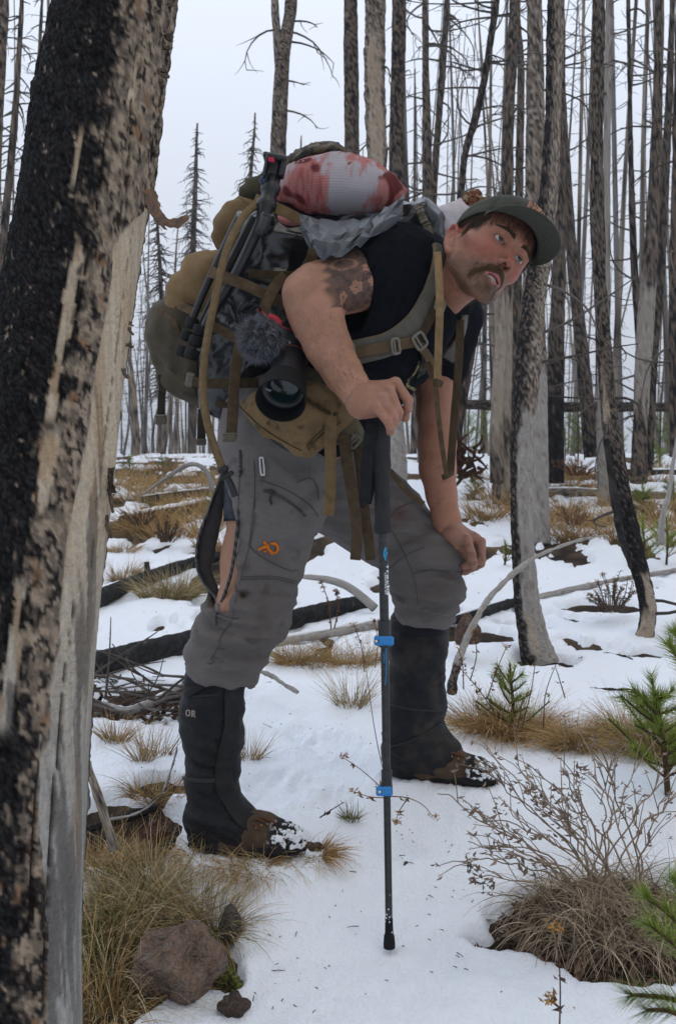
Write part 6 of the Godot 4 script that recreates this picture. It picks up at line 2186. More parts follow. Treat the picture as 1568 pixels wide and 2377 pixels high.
	band(pz, t, [[612, 1138], [640, 1148], [675, 1168], [706, 1196]], 0.006, 0.004, zip, 0.003, 10)
	put(pz, "pocket_zip", M["plastic"], who)
	var cd := MB.new()
	for q in [[[624, 1140], [632, 1148], [627, 1158], [631, 1170]], [[620, 1142], [628, 1139], [640, 1146]]]:
		var pts := []
		for x in q: pts.append(onto(t, x[0], x[1], 0.006)[0])
		tube(cd, spline(pts, 5), 0.0032, 0.0025, 6, plain(Color(0.012, 0.012, 0.013)))
	put(cd, "zip_pull", M["plastic"], who)
	var clip := MB.new()
	var o1: Array = onto(t, 608, 1063, 0.006)
	var o2: Array = onto(t, 611, 1104, 0.006)
	for sdx in [-0.0034, 0.0034]:
		tube(clip, [o1[0] + camx.basis.x * sdx, (o1[0] + o2[0]) / 2.0 + camx.basis.x * sdx * 1.2, o2[0] + camx.basis.x * sdx], 0.0017, 0.0017, 6, plain(grey(0.75)))
	for e in [o1, o2]: tube(clip, [e[0] - camx.basis.x * 0.0042, e[0] + camx.basis.x * 0.0042], 0.0022, 0.0022, 6, plain(grey(0.75)))
	put(clip, "knife_clip", flat_mat("clip_metal", grey(0.6), 0.3), who)
	var em := MB.new()
	var orange := func(p: Vector3, _a: float, _t: float) -> Color: return Color(0.62, 0.17, 0.015) * (0.9 + 0.25 * n1.get_noise_3dv(p * 500.0))
	var oo := []
	for k in 12:
		var a := -2.2 + k * 0.42
		oo.append([634.0 + 9.5 * cos(a), 1271.5 + 10.5 * sin(a)])
	band(em, t, oo, 0.0062, 0.003, orange, 0.003, 4, 3.0)
	band(em, t, [[613, 1256], [619, 1268], [631, 1285]], 0.0066, 0.003, orange, 0.0035, 4, 3.0)
	band(em, t, [[600, 1276], [612, 1270], [624, 1266]], 0.0062, 0.003, orange, 0.004, 4, 3.0)
	band(em, t, [[612, 1278], [618, 1280]], 0.005, 0.003, orange, 0.003, 3, 3.0)
	put(em, "orange_emblem", M["webbing"], who)
	# base layer showing in the open zip
	var bl := MB.new()
	body(bl, [[600, 1040, 2.29, 78, 0.088], [612, 1120, 2.285, 93, 0.091], [607, 1215, 2.28, 88, 0.088]], 8, 40, func(p, _a, _t): return Color(0.05, 0.053, 0.062) * (1.0 + 0.6 * n1.get_noise_3dv(p * 320.0)))
	put(bl, "base_layer", M["knit"], who)
	build_gaiters(who)


func scol_plain(_p: Vector3, _a: float, _t: float) -> Color:
	return Color(0.0085, 0.0092, 0.0125)


func build_gaiters(who: Node3D) -> void:
	for far in 2:
		var g := Field.new()
		var sh := Vector3.ZERO
		if far == 0:
			f_gnear = g
			chain(g, [[500, 1578, 2.285, 0.07], [493, 1640, 2.285, 0.067], [491, 1720, 2.285, 0.063], [494, 1810, 2.285, 0.059], [497, 1880, 2.285, 0.058], [506, 1925, 2.285, 0.055]], 0.03)
			chain(g, [[500, 1890, 2.28, 0.055], [545, 1915, 2.27, 0.046], [585, 1928, 2.26, 0.036]], 0.04)
			pc(g, [475, 1930, 2.29, 0.04], [560, 1945, 2.265, 0.034], 0.03)
		else:
			f_gfar = g
			chain(g, [[974, 1445, 2.52, 0.072], [970, 1500, 2.52, 0.071], [966, 1590, 2.53, 0.0675], [965, 1640, 2.53, 0.069], [955, 1710, 2.53, 0.066], [950, 1750, 2.53, 0.062]], 0.03)
			chain(g, [[965, 1720, 2.53, 0.06], [1010, 1748, 2.52, 0.05], [1040, 1760, 2.51, 0.042]], 0.04)
			pc(g, [930, 1762, 2.53, 0.043], [1000, 1780, 2.52, 0.036], 0.03)
		var gd := func(p: Vector3) -> float:
			return -0.003 + folds(p, 0.010, Vector3(0.3, 0.95, 0.15).normalized(), 18.0) + 0.003 * n1.get_noise_3dv(p * 12.0)
		var base := P(500, 1975, 2.28) if far == 0 else P(960, 1800, 2.53)
		var gc := func(p: Vector3) -> Color:
			var c := Color(0.009, 0.0097, 0.012) * (1.0 + 0.35 * n1.get_noise_3dv(p * 60.0))
			var mud := ss(-0.05, 0.4, n2.get_noise_3d(p.x * 13.0, p.y * 6.0, p.z * 13.0)) * (0.6 if far else 0.25)
			c = c.lerp(Color(0.06, 0.042, 0.03), mud * (0.55 + 0.45 * n1.get_noise_3dv(p * 40.0)))
			return c.lerp(Color(0.035, 0.036, 0.04), 0.3 * ss(0.2, 0.5, n2.get_noise_3dv(p * 24.0)))
		var mb := MB.new()
		g.net(mb, 0.006, gc, gd, 0.013)
		var ga := put(mb, "gaiter", M["gaiter"], who)
		var black := plain(Color(0.011, 0.011, 0.013))
		var rim := plain(Color(0.03, 0.029, 0.03))
		if far == 0:
			trim(who, g, [[424, 1580], [450, 1583], [500, 1590], [540, 1586], [559, 1580]], 0.018, 0.004, black, 0.002, 6)
			trim(who, g, [[538, 1590], [537, 1640], [534, 1700], [521, 1760], [518, 1810], [530, 1850], [560, 1895], [590, 1915]], 0.042, 0.006, func(p, _a, _t): return Color(0.012, 0.012, 0.013) * (1.0 + 0.8 * ss(0.1, 0.5, n2.get_noise_3dv(p * 40.0))), 0.003, 7)
			trim(who, g, [[428, 1806], [470, 1812], [506, 1810]], 0.009, 0.002, rim, 0.004, 5)
			trim(who, g, [[424, 1612], [460, 1616], [505, 1612]], 0.003, 0.002, rim, 0.003, 5)
			trim(who, g, [[440, 1612], [470, 1592], [492, 1576]], 0.016, 0.003, black, 0.006, 5)
		else:
			trim(who, g, [[908, 1450], [950, 1462], [1000, 1464], [1038, 1458]], 0.028, 0.004, black, 0.002, 6)
			trim(who, g, [[908, 1636], [950, 1646], [1000, 1650], [1024, 1648]], 0.004, 0.003, rim, 0.003, 6)
			trim(who, g, [[900, 1735], [950, 1720], [990, 1700], [1020, 1680]], 0.004, 0.003, rim, 0.003, 6)
		if far == 0:
			var bk := MB.new()
			box(bk, Transform3D(camx.basis * Basis(Vector3.BACK, 0.2), onto(g, 489, 1573, 0.01)[0]), Vector3(0.017, 0.02, 0.007), 0.002, Color(0.045, 0.046, 0.05))
			put(bk, "buckle", M["plastic"], who)
			var lab := MB.new()
			var lo: Array = onto(g, 535, 1593, 0.007)
			box(lab, Transform3D(Basis(camx.basis.x, camx.basis.y, camx.basis.z), lo[0]), Vector3(0.021, 0.012, 0.003), 0.001, Color(0.012, 0.012, 0.012))
			put(lab, "fabric_tag", M["plastic"], who)
			lettering("GORE-TEX", who, "tag_lettering", lo[0] + camx.basis.z * 0.0022, camx.basis.x, camx.basis.z, 0.0028, flat_mat("tag_gold", Color(0.4, 0.34, 0.18)))
			var q: Array = onto(g, 446, 1655, 0.0065)
			lettering("OR", who, "gaiter_lettering", q[0], camx.basis.x, q[1], 0.015, flat_mat("gaiter_print", Color(0.28, 0.23, 0.19)))
		build_boot(who, far)


func trim(who: Node3D, g: Field, pp: Array, w: float, t: float, c: Callable, off: float, sub: int) -> void:
	var tr := MB.new()
	band(tr, g, pp, w, t, c, off, sub)
	put(tr, "trim_band", M["gaiter"], who)


func build_boot(who: Node3D, far: int) -> void:
	var f := Field.new()
	if far == 0:
		chain(f, [[470, 1940, 2.29, 0.034], [540, 1945, 2.265, 0.038], [600, 1940, 2.25, 0.036], [650, 1945, 2.235, 0.032], [682, 1950, 2.225, 0.026]], 0.03)
		chain(f, [[560, 1915, 2.26, 0.036], [610, 1918, 2.25, 0.03]], 0.03)
	else:
		chain(f, [[925, 1770, 2.53, 0.035], [990, 1778, 2.52, 0.037], [1050, 1783, 2.5, 0.034], [1100, 1790, 2.485, 0.031], [1133, 1795, 2.475, 0.025]], 0.03)
		chain(f, [[1000, 1760, 2.52, 0.036], [1050, 1768, 2.5, 0.03]], 0.03)
	var toe := P(690, 1945, 2.2) if far == 0 else P(1140, 1790, 2.45)
	var mb := MB.new()
	var frost := func(p: Vector3) -> float: return ss(0.06, 0.14, n2.get_noise_3dv(p * 55.0) + 0.35 * ss(0.05, 0.0, p.distance_to(toe)) - 0.1) * ss(0.075, 0.05, p.distance_to(toe))
	var boot_col := func(p: Vector3) -> Color:
		var c := Color(0.075, 0.05, 0.033).lerp(Color(0.018, 0.017, 0.017), ss(0.075, 0.055, p.distance_to(toe))) * (1.0 + 0.35 * n2.get_noise_3dv(p * 30.0))
		return c.lerp(Color(0.8, 0.82, 0.86), frost.call(p))
	f.net(mb, 0.0035, boot_col, func(p): return 0.001 * n1.get_noise_3dv(p * 40.0) + 0.004 * frost.call(p), 0.006)
	var boot := put(mb, "boot", M["rubber"], who)
	var so := MB.new()
	var row := [[448, 1955, 2.29], [500, 1966, 2.275], [560, 1974, 2.26], [620, 1976, 2.245], [668, 1974, 2.23], [700, 1962, 2.22]] if far == 0 else [[905, 1788, 2.53], [960, 1797, 2.525], [1020, 1804, 2.51], [1080, 1812, 2.495], [1125, 1814, 2.48], [1152, 1803, 2.47]]
	var pts := []
	var hw := []
	var hd := []
	for k in row.size():
		pts.append(P(row[k][0], row[k][1], row[k][2]))
		hw.append([0.012, 0.014, 0.014, 0.015, 0.015, 0.013][k])
		hd.append([0.03, 0.036, 0.038, 0.046, 0.044, 0.022][k])
	sweep(so, spline(pts, 8), spline(hw, 8), spline(hd, 8), 18, func(p, _a, _t): return Color(0.014, 0.0135, 0.014) * (1.0 + 0.4 * n1.get_noise_3dv(p * 60.0)), func(p, a, _t): return 0.002 * signf(sin(p.x * 330.0)) * float(cos(a) > 0.3 or cos(a) < -0.3), 3.5)
	put(so, "boot_sole", M["rubber"], who)
	var la := MB.new()
	var rows2 := [[592, 1903, 616, 1912], [603, 1900, 628, 1910], [586, 1912, 603, 1926], [618, 1904, 640, 1914]] if far == 0 else [[1030, 1744, 1052, 1752], [1042, 1750, 1064, 1757], [1055, 1752, 1076, 1760]]
	for q in rows2:
		tube(la, [onto(f, q[0], q[1], 0.004)[0], onto(f, (q[0] + q[2]) / 2.0, (q[1] + q[3]) / 2.0 - 2, 0.006)[0], onto(f, q[2], q[3], 0.004)[0]], 0.0025, 0.0025, 6, plain(Color(0.11, 0.05, 0.025)))
	put(la, "boot_lace", M["webbing"], who)
	var ey := MB.new()
	for q in [[607, 1917], [595, 1922], [620, 1914], [633, 1923]] if far == 0 else [[1048, 1757], [1062, 1762]]:
		ball(ey, onto(f, q[0], q[1], 0.002)[0], Basis().scaled(Vector3.ONE * 0.0032), plain(Color(0.35, 0.2, 0.09)), 8)
	put(ey, "lace_hook", M["metal"], who)
	# snow caught on the toe
	rng.seed = 200 + far
	var sn := MB.new()
	for k in 40 if far == 0 else 26:
		var px := rng.randf_range(664, 708) if far == 0 else rng.randf_range(1085, 1158)
		var py := rng.randf_range(1912, 1982) if far == 0 else rng.randf_range(1795, 1822)
		if n1.get_noise_2d(px * 0.06, py * 0.06) < -0.15: continue
		var h: Array = onto(f, px, py, 0.001)
		if (h[0] as Vector3).distance_to(camx.origin) > 3.2: continue
		ball(sn, h[0], Basis().scaled(Vector3(1, 0.7, 1) * rng.randf_range(0.002, 0.0065)), plain(Color(0.8, 0.82, 0.85)), 8, func(p, _q): return 0.002 * n1.get_noise_3dv(p * 300.0))
	tag(put(sn, "snow_crust", M["snow"], who), "", "", "", "stuff")
# ---------------------------------------------------------------- backpack, its load and what hangs on it
const COYOTE := Color(0.168, 0.113, 0.057)
const OLIVE := Color(0.076, 0.064, 0.045)
const BROWN := Color(0.105, 0.073, 0.044)
var hook: Node3D    # parent of the part being built


func lathe_px(mb: MB, a: Array, b: Array, prof: Array, seg: int, col: Callable) -> void:   # prof: [share of the way from a to b, radius m]
	var pa := P(a[0], a[1], a[2])
	var pb := P(b[0], b[1], b[2])
	var l := pa.distance_to(pb)
	var pr := []
	for q in prof: pr.append([q[1], q[0] * l])
	lathe(mb, aim(pa, pb - pa, camx.basis.z), pr, seg, col)


func noisy(c: Color, amt := 0.25, fr := 40.0) -> Callable:
	return func(p, _a = 0.0, _t = 0.0): return c * (1.0 + amt * n1.get_noise_3dv(p * fr))


func part(called: String, m: String, mb: MB, parent: Node3D = null) -> MeshInstance3D:
	return put(mb, called, M[m], parent if parent else hook)


func frame_ring(cen: Vector3, x: Vector3, y: Vector3, w: float, h: float, r: float, c: Color, called := "buckle") -> void:
	var mb := MB.new()
	var pts := []
	for k in 25:
		var a := TAU * k / 24.0
		var sx := signf(cos(a)) * pow(absf(cos(a)), 0.4)
		var sy := signf(sin(a)) * pow(absf(sin(a)), 0.4)
		pts.append(cen + x * sx * w * 0.5 + y * sy * h * 0.5)
	tube(mb, pts, r, r, 8, noisy(c, 0.15, 80.0))
	tube(mb, [cen - x * w * 0.12 - y * h * 0.5, cen - x * w * 0.12 + y * h * 0.5], r * 0.8, r * 0.8, 6, plain(c))
	part(called, "plastic", mb)


func buckle_block(x: float, y: float, d: float, w: float, h: float, ang: float, c: Color) -> void:
	var mb := MB.new()
	var xf := Transform3D(camx.basis * Basis(Vector3.BACK, ang), P(x, y, d))
	box(mb, xf, Vector3(w, h, 0.008), 0.0025, c)
	box(mb, xf.translated_local(Vector3(0, h * 0.34, 0.005)), Vector3(w * 1.1, h * 0.16, 0.006), 0.0015, c * 1.2)
	box(mb, xf.translated_local(Vector3(0, -h * 0.3, 0.005)), Vector3(w * 1.05, h * 0.14, 0.006), 0.0015, c * 1.1)
	part("buckle", "plastic", mb)


func soft(called: String, m: String, chains: Array, k: float, h: float, c: Callable, d = null, dm := 0.0, eggs := [], creases := []) -> Field:
	var f := Field.new()
	for r in chains: chain(f, r, k)
	for q in creases: crease(f, q, 0.009, 0.03)
	for e in eggs: f.egg(P(e[0], e[1], e[2]), Vector3(e[3], e[4], e[5]), k, false, camx.basis * Basis(Vector3.BACK, e[6]))
	var mb := MB.new()
	f.net(mb, h, c, d, dm)
	part(called, m, mb)
	return f


func webbing(pp: Array, w: float, c := BROWN, t := 0.0035, twist := 0.0, called := "strap", face := Vector3.ZERO) -> void:
	var mb := MB.new()
	strap(mb, pp, w, t, c, face, 7, twist)
	part(called, "webbing", mb)


func build_pack() -> void:
	rng.seed = 500
	hook = thing("backpack", "tan and olive hunting backpack with many brown webbing straps on the man's back", "backpack", P(560, 900, 2.35))
	var cloth_d := func(p: Vector3) -> float: return -0.005 + folds(p, 0.012, Vector3(0.55, 0.8, 0.2).normalized(), 19.0) + 0.004 * n1.get_noise_3dv(p * 16.0)
	var dirt := func(c: Color) -> Callable: return func(p: Vector3) -> Color: return c * (1.0 + 0.25 * n2.get_noise_3dv(p * 14.0) + 0.1 * n1.get_noise_3dv(p * 90.0))
	soft("olive_bag", "cloth", [[[470, 915, 2.36, 0.035], [428, 858, 2.36, 0.06], [412, 800, 2.36, 0.064], [415, 765, 2.36, 0.063], [450, 740, 2.36, 0.075], [520, 700, 2.38, 0.08]]], 0.04, 0.008, dirt.call(OLIVE), cloth_d, 0.016, [], [[[380, 745], [372, 800], [385, 860]], [[420, 760], [405, 830], [420, 890]], [[350, 790], [362, 840], [400, 890]]])
	soft("tan_pocket", "cloth", [[[432, 735, 2.34, 0.058], [462, 690, 2.33, 0.07], [490, 655, 2.33, 0.068], [520, 630, 2.34, 0.05]], [[436, 665, 2.36, 0.028], [470, 625, 2.36, 0.03]]], 0.035, 0.007, dirt.call(COYOTE * 1.15), cloth_d, 0.016, [], [[[420, 660], [450, 680], [490, 690]], [[400, 690], [440, 715], [480, 725]], [[440, 630], [480, 650], [510, 655]]])
	soft("tan_lid_pouch", "cloth", [[[538, 560, 2.34, 0.042], [552, 530, 2.34, 0.05], [575, 505, 2.34, 0.042]]], 0.05, 0.007, dirt.call(COYOTE), cloth_d, 0.012, [], [[[505, 560], [530, 530], [550, 495]], [[525, 590], [545, 560], [575, 530]]])
	soft("green_pouch", "cloth", [[[578, 452, 2.33, 0.022], [597, 438, 2.33, 0.029], [618, 432, 2.34, 0.025]]], 0.03, 0.006, dirt.call(OLIVE * Color(0.75, 0.8, 0.7)), cloth_d, 0.006)
	var rim := MB.new()
	body(rim, [[556, 460, 2.31, 5, 0.008], [575, 470, 2.29, 7, 0.008], [596, 478, 2.29, 6, 0.008]], 6, 10, noisy(COYOTE))
	part("pouch_hem", "cloth", rim)
	webbing([[455, 604, 2.33], [470, 597, 2.32], [490, 598, 2.31], [500, 610, 2.31]], 0.018, OLIVE, 0.003, 0.0, "haul_loop")
	webbing([[368, 722, 2.29], [388, 728, 2.28], [404, 752, 2.275], [414, 778, 2.285]], 0.014, BROWN, 0.003, 0.0, "piping")
	webbing([[415, 708, 2.27], [445, 722, 2.255], [482, 742, 2.24]], 0.019, BROWN * 1.15)
	webbing([[374, 870, 2.33], [377, 905, 2.34], [374, 940, 2.34], [375, 985, 2.34]], 0.017, OLIVE * 0.55)
	buckle_block(374, 974, 2.33, 0.027, 0.024, 0.05, OLIVE * 1.2)
	webbing([[470, 950, 2.33], [468, 990, 2.34], [467, 1032, 2.34]], 0.02, OLIVE * 0.6)
	buckle_block(467, 1026, 2.33, 0.024, 0.016, 0.0, OLIVE * 1.1)
	# black plastic liner bag that holds the load
	var pack := hook
	hook = thing("plastic_bag", "crumpled shiny black plastic bag strapped inside the pack, torn open at its top", "bag", P(600, 930, 2.38))
	var crumple := func(p: Vector3) -> float:
		var q := p + Vector3(0.02, 0, 0) * n1.get_noise_3dv(p * 9.0)
		return 0.016 * nr.get_noise_3dv(q * Vector3(4.2, 7.0, 5.0)) + 0.003 * nr.get_noise_3dv(q * 15.0) - 0.004
	var black := func(p: Vector3) -> Color: return Color(0.011, 0.012, 0.0145) * (1.0 + 0.2 * n1.get_noise_3dv(p * 30.0))
	soft("bag_body", "bag_plastic", [[[640, 560, 2.31, 0.085], [690, 570, 2.31, 0.07]], [[600, 690, 2.31, 0.085], [660, 700, 2.31, 0.07]], [[530, 800, 2.33, 0.078], [530, 890, 2.33, 0.074], [590, 850, 2.31, 0.09]], [[640, 600, 2.33, 0.1], [600, 720, 2.35, 0.1], [560, 850, 2.36, 0.09]], [[700, 560, 2.32, 0.08], [860, 520, 2.34, 0.07], [970, 530, 2.32, 0.055], [1008, 562, 2.3, 0.03]], [[690, 640, 2.3, 0.05], [640, 790, 2.27, 0.06]]], 0.025, 0.0065, black, crumple, 0.018)
	var flap := MB.new()
	var top := spline([Vector3(694, 500, 2.15), Vector3(745, 508, 2.13), Vector3(800, 512, 2.13), Vector3(850, 502, 2.14), Vector3(895, 480, 2.16), Vector3(938, 448, 2.2)], 16)
	var low := spline([Vector3(700, 548, 2.1), Vector3(722, 580, 2.06), Vector3(757, 600, 2.05), Vector3(800, 585, 2.05), Vector3(860, 558, 2.07), Vector3(938, 500, 2.16)], 16)
	var nu := 19      # crumpled into flat facets with sharp creases
	var nv := 6
	var pts := []
	for k in nu + 1:
		for j in nv + 1:
			var t := clampf((j + (rng.randf_range(-0.36, 0.36) if j > 0 and j < nv else 0.0)) / nv, 0, 1)
			var kk := clampf((k + rng.randf_range(-0.36, 0.36)) / nu, 0, 1) * (top.size() - 1)
			var q: Vector3 = (top[int(kk)] as Vector3).lerp(low[int(kk)], t)
			q += (top[mini(int(kk) + 1, top.size() - 1)] - top[int(kk)]) * (kk - int(kk))
			if j == nv: q += Vector3(0, rng.randf_range(-7, 5), 0)
			pts.append(P(q.x, q.y, q.z - 0.025 * sin(t * PI)) + camx.basis * Vector3(0, rng.randf_range(-0.5, 0.5), rng.randf_range(-1, 1)) * 0.0075)
	for k in nu:
		for j in nv:
			var a := k * (nv + 1) + j
			var c := Color(0.06, 0.064, 0.072) * rng.randf_range(0.8, 1.25)
			var q := [pts[a], pts[a + nv + 1], pts[a + nv + 2], pts[a + 1]]
			if rng.randf() < 0.5:
				flap.face([q[0], q[1], q[2]], c)
				flap.face([q[0], q[2], q[3]], c)
			else:
				flap.face([q[0], q[1], q[3]], c)
				flap.face([q[1], q[2], q[3]], c)
	part("torn_flap", "bag_dull", flap)
	# blood stained sack of meat
	hook = thing("meat_sack", "bulging white ribbed cloth sack soaked in red stains on top of the pack", "sack", P(790, 500, 2.3))
	var sack := MB.new()
	var blood := func(p: Vector3, a: float, t: float) -> Color:
		var across := t * 10.0
		var n := n2.get_noise_3d(p.x * 7.0 + 2.0, p.y * 2.6, p.z * 3.0) + 0.45 * n2.get_noise_3d(p.x * 26.0 - p.y * 8.0, p.y * 6.0, p.z * 9.0)
		var fine := n2.get_noise_3d(p.x * 90.0, p.y * 14.0, p.z * 30.0)
		var rib := 0.5 + 0.5 * sin(a * 76.0)
		var c := Color(0.37, 0.345, 0.365) * (0.9 + 0.1 * rib)
		var red := ss(-0.3, 0.3, 1.5 * n + 0.6 * fine + 0.4 - 0.6 * exp(-pow((across - 5.6 + 1.5 * cos(a)) / 1.3, 2.0)) - 0.45 * ss(8.9, 9.6, across) + 0.25 * ss(7.0, 8.0, across))
		c = c.lerp(Color(0.32, 0.065, 0.055).lerp(Color(0.42, 0.19, 0.17), 0.7 * ss(-0.1, 0.6, fine + 0.3)) * (0.9 + 0.12 * rib), red * 0.9)
		return c.lerp(Color(0.07, 0.012, 0.012), 0.85 * ss(0.38, 0.62, n1.get_noise_3d(p.x * 16.0, p.y * 12.0, p.z * 12.0) + 0.3 * ss(6.5, 7.5, across)) * ss(0.2, 0.6, red))
	body(sack, [[641, 474, 2.3, 3, 0.01], [646, 470, 2.3, 24, 0.04], [664, 455, 2.3, 49, 0.075], [700, 441, 2.3, 64, 0.105], [745, 434, 2.3, 71, 0.12], [795, 434, 2.3, 73, 0.125], [845, 440, 2.3, 67, 0.115], [890, 446, 2.3, 53, 0.095], [920, 447, 2.3, 35, 0.06], [938, 443, 2.3, 12, 0.03], [945, 440, 2.3, 3, 0.01]], 16, 304, blood, func(p, a, _t): return 0.0006 * sin(a * 76.0) + 0.005 * n1.get_noise_3dv(p * 12.0))
	part("sack_cloth", "knit", sack)
	var lower := MB.new()
	ball(lower, P(662, 520, 2.26), camx.basis * Basis.from_scale(Vector3(0.052, 0.018, 0.04)), func(p, _a, _t): return Color(0.42, 0.17, 0.16) * (1.0 + 0.3 * n1.get_noise_3dv(p * 90.0)), 24)
	part("sack_fold", "knit", lower)
	hook = thing("meat_sack", "smaller pale cloth sack with a ragged red-brown bone end sticking out behind the cap", "sack", P(1040, 545, 2.36))
	soft("sack_cloth", "knit", [[[1000, 548, 2.36, 0.03], [1035, 522, 2.36, 0.036], [1068, 496, 2.36, 0.026], [1078, 484, 2.36, 0.016]]], 0.03, 0.0055, func(p): return Color(0.48, 0.44, 0.46) * (1.0 + 0.15 * n1.get_noise_3dv(p * 40.0)), func(p): return folds(p, 0.006, Vector3(0.6, 0.7, 0), 16.0), 0.008)
	soft("bone", "rock", [[[1076, 484, 2.35, 0.016], [1090, 464, 2.35, 0.018], [1104, 452, 2.35, 0.012], [1114, 455, 2.35, 0.005]], [[1085, 480, 2.35, 0.016], [1110, 468, 2.34, 0.009], [1138, 462, 2.34, 0.006]]], 0.01, 0.0035, func(p): return Color(0.24, 0.095, 0.055).lerp(Color(0.42, 0.3, 0.18), ss(-0.1, 0.3, n2.get_noise_3dv(p * 50.0))) * (1.0 if n1.get_noise_3dv(p * 90.0) > -0.25 else 0.3), func(p): return 0.004 * n2.get_noise_3dv(p * 70.0), 0.005)
	hook = thing("rolled_jacket", "rolled camouflage jacket lying over the top of the stained sack", "jacket", P(735, 380, 2.38))
	var camo := func(p: Vector3, _a: float, _t: float) -> Color:
		var n := n2.get_noise_3dv(p * 22.0)
		return Color(0.022, 0.02, 0.017).lerp(Color(0.085, 0.065, 0.042), ss(0.02, 0.12, n)).lerp(Color(0.15, 0.12, 0.08), ss(0.3, 0.38, n1.get_noise_3dv(p * 34.0)))
	var jk := MB.new()
	body(jk, [[664, 392, 2.38, 5, 0.03], [672, 381, 2.38, 14, 0.06], [700, 366, 2.38, 18, 0.08], [735, 353, 2.38, 19, 0.085], [768, 348, 2.38, 17, 0.08], [786, 350, 2.38, 13, 0.06], [798, 358, 2.38, 5, 0.03]], 12, 34, camo, func(p, _a, _t): return 0.006 * nr.get_noise_3dv(p * 22.0))
	part("jacket_cloth", "cloth", jk)
	hook = pack
	# load straps
	webbing([[592, 462, 2.2], [618, 474, 2.17], [655, 489, 2.16], [696, 510, 2.17]], 0.0235, COYOTE * 1.05)
	webbing([[487, 630, 2.16], [520, 643, 2.13], [570, 662, 2.13], [630, 690, 2.14], [672, 710, 2.15], [705, 728, 2.15]], 0.024, BROWN)
	webbing([[577, 634, 2.19], [620, 638, 2.19], [690, 640, 2.19]], 0.019, BROWN * 0.7)
	webbing([[730, 566, 2.19], [722, 600, 2.17], [704, 632, 2.17]], 0.024, BROWN)
	webbing([[662, 640, 2.15], [642, 660, 2.14], [625, 690, 2.12], [608, 728, 2.12]], 0.024, BROWN)
	webbing([[494, 757, 2.2], [520, 771, 2.2], [553, 788, 2.2]], 0.022, BROWN)
	webbing([[560, 780, 2.19], [551, 830, 2.18], [543, 900, 2.17], [540, 960, 2.16], [536, 1020, 2.16]], 0.024, BROWN * 0.9)
	buckle_block(532, 1015, 2.15, 0.03, 0.02, 0.03, OLIVE * 1.6)
	webbing([[436, 884, 2.26], [480, 890, 2.22], [540, 890, 2.2], [600, 888, 2.2]], 0.022, BROWN * 0.6)
	buckle_block(441, 881, 2.25, 0.017, 0.032, -0.2, Color(0.14, 0.125, 0.095))
	webbing([[500, 938, 2.22], [560, 942, 2.21]], 0.014, BROWN * 0.5)
	# hip belt and its pouch
	var pouch_d := func(p: Vector3) -> float: return folds(p, 0.008, Vector3(0.8, 0.5, 0.2).normalized(), 22.0)
	var muddy := func(p: Vector3) -> Color: return (COYOTE * (1.0 + 0.2 * n2.get_noise_3dv(p * 14.0))).lerp(Color(0.035, 0.025, 0.018), 0.7 * ss(0.22, 0.5, n2.get_noise_3dv(p * 26.0)))
	var pouch := soft("belt_pouch", "cloth", [[[572, 942, 2.17, 0.012], [625, 950, 2.14, 0.04], [700, 960, 2.125, 0.062], [760, 955, 2.13, 0.048]], [[650, 985, 2.13, 0.03], [705, 1022, 2.12, 0.026], [780, 985, 2.13, 0.026]]], 0.035, 0.0065, muddy, pouch_d, 0.01, [], [[[600, 990], [640, 1005], [690, 1010]], [[720, 1030], [750, 1000], [780, 985]], [[700, 900], [740, 930], [780, 940]]])
	soft("hip_belt", "cloth", [[[760, 970, 2.15, 0.03], [800, 1000, 2.14, 0.028], [828, 1022, 2.16, 0.018]], [[690, 890, 2.15, 0.04], [760, 920, 2.14, 0.035]]], 0.03, 0.006, func(p): return OLIVE.lerp(Color(0.1, 0.09, 0.05), ss(0.0, 0.2, n1.get_noise_3dv(p * 40.0))), pouch_d, 0.01)
	for q in [[790, 1002], [806, 1016], [822, 1026]]: frame_ring(P(q[0], q[1], 2.11), camx.basis.x.rotated(camx.basis.z, -0.7), camx.basis.y.rotated(camx.basis.z, -0.7), 0.016, 0.026, 0.0028, Color(0.11, 0.1, 0.075))
	webbing([[766, 893, 2.09], [768, 960, 2.08], [766, 1030, 2.08], [768, 1100, 2.09], [762, 1196, 2.1]], 0.025, COYOTE * 0.95, 0.0028, 0.25)
	webbing([[798, 1010, 2.1], [806, 1080, 2.09], [818, 1150, 2.09], [828, 1230, 2.1], [824, 1300, 2.1]], 0.025, BROWN * 0.8, 0.0028, 0.5)
	webbing([[828, 1020, 2.13], [838, 1100, 2.12], [845, 1180, 2.12], [856, 1260, 2.12], [860, 1300, 2.12]], 0.022, BROWN * 0.65, 0.0028, -0.4)
	webbing([[905, 1092, 2.2], [930, 1125, 2.19], [958, 1152, 2.19], [983, 1170, 2.19]], 0.012, BROWN * 0.8)
	for q in [[[556, 942], [600, 985], [650, 1020], [700, 1046]], [[715, 1044], [745, 1010], [790, 980]], [[712, 1038], [738, 1006], [782, 974]]]:
		var sm := MB.new()
		band(sm, pouch, q, 0.003, 0.003, noisy(COYOTE * 0.45), 0.001, 6, 2.0)
		part("seam", "webbing", sm)
	var zm := MB.new()
	band(zm, pouch, [[702, 920], [730, 942], [760, 958], [782, 962]], 0.008, 0.004, noisy(COYOTE * 0.3, 0.5, 300.0), 0.002, 8)
	part("pouch_zip", "webbing", zm)
	# shoulder straps lie on the shirt
	var pad := MB.new()
	var padc := func(p: Vector3, a: float, _t: float) -> Color: return (Color(0.105, 0.098, 0.082) if absf(cos(a)) < 0.9 else COYOTE * 1.1) * (1.0 + 0.12 * n1.get_noise_3dv(p * 120.0))
	band(pad, f_shirt, [[798, 824], [850, 812], [905, 795], [958, 754], [992, 700], [1008, 645], [1013, 600], [1010, 572]], 0.052, 0.014, padc, 0.005, 8, 4.0, 0.5)
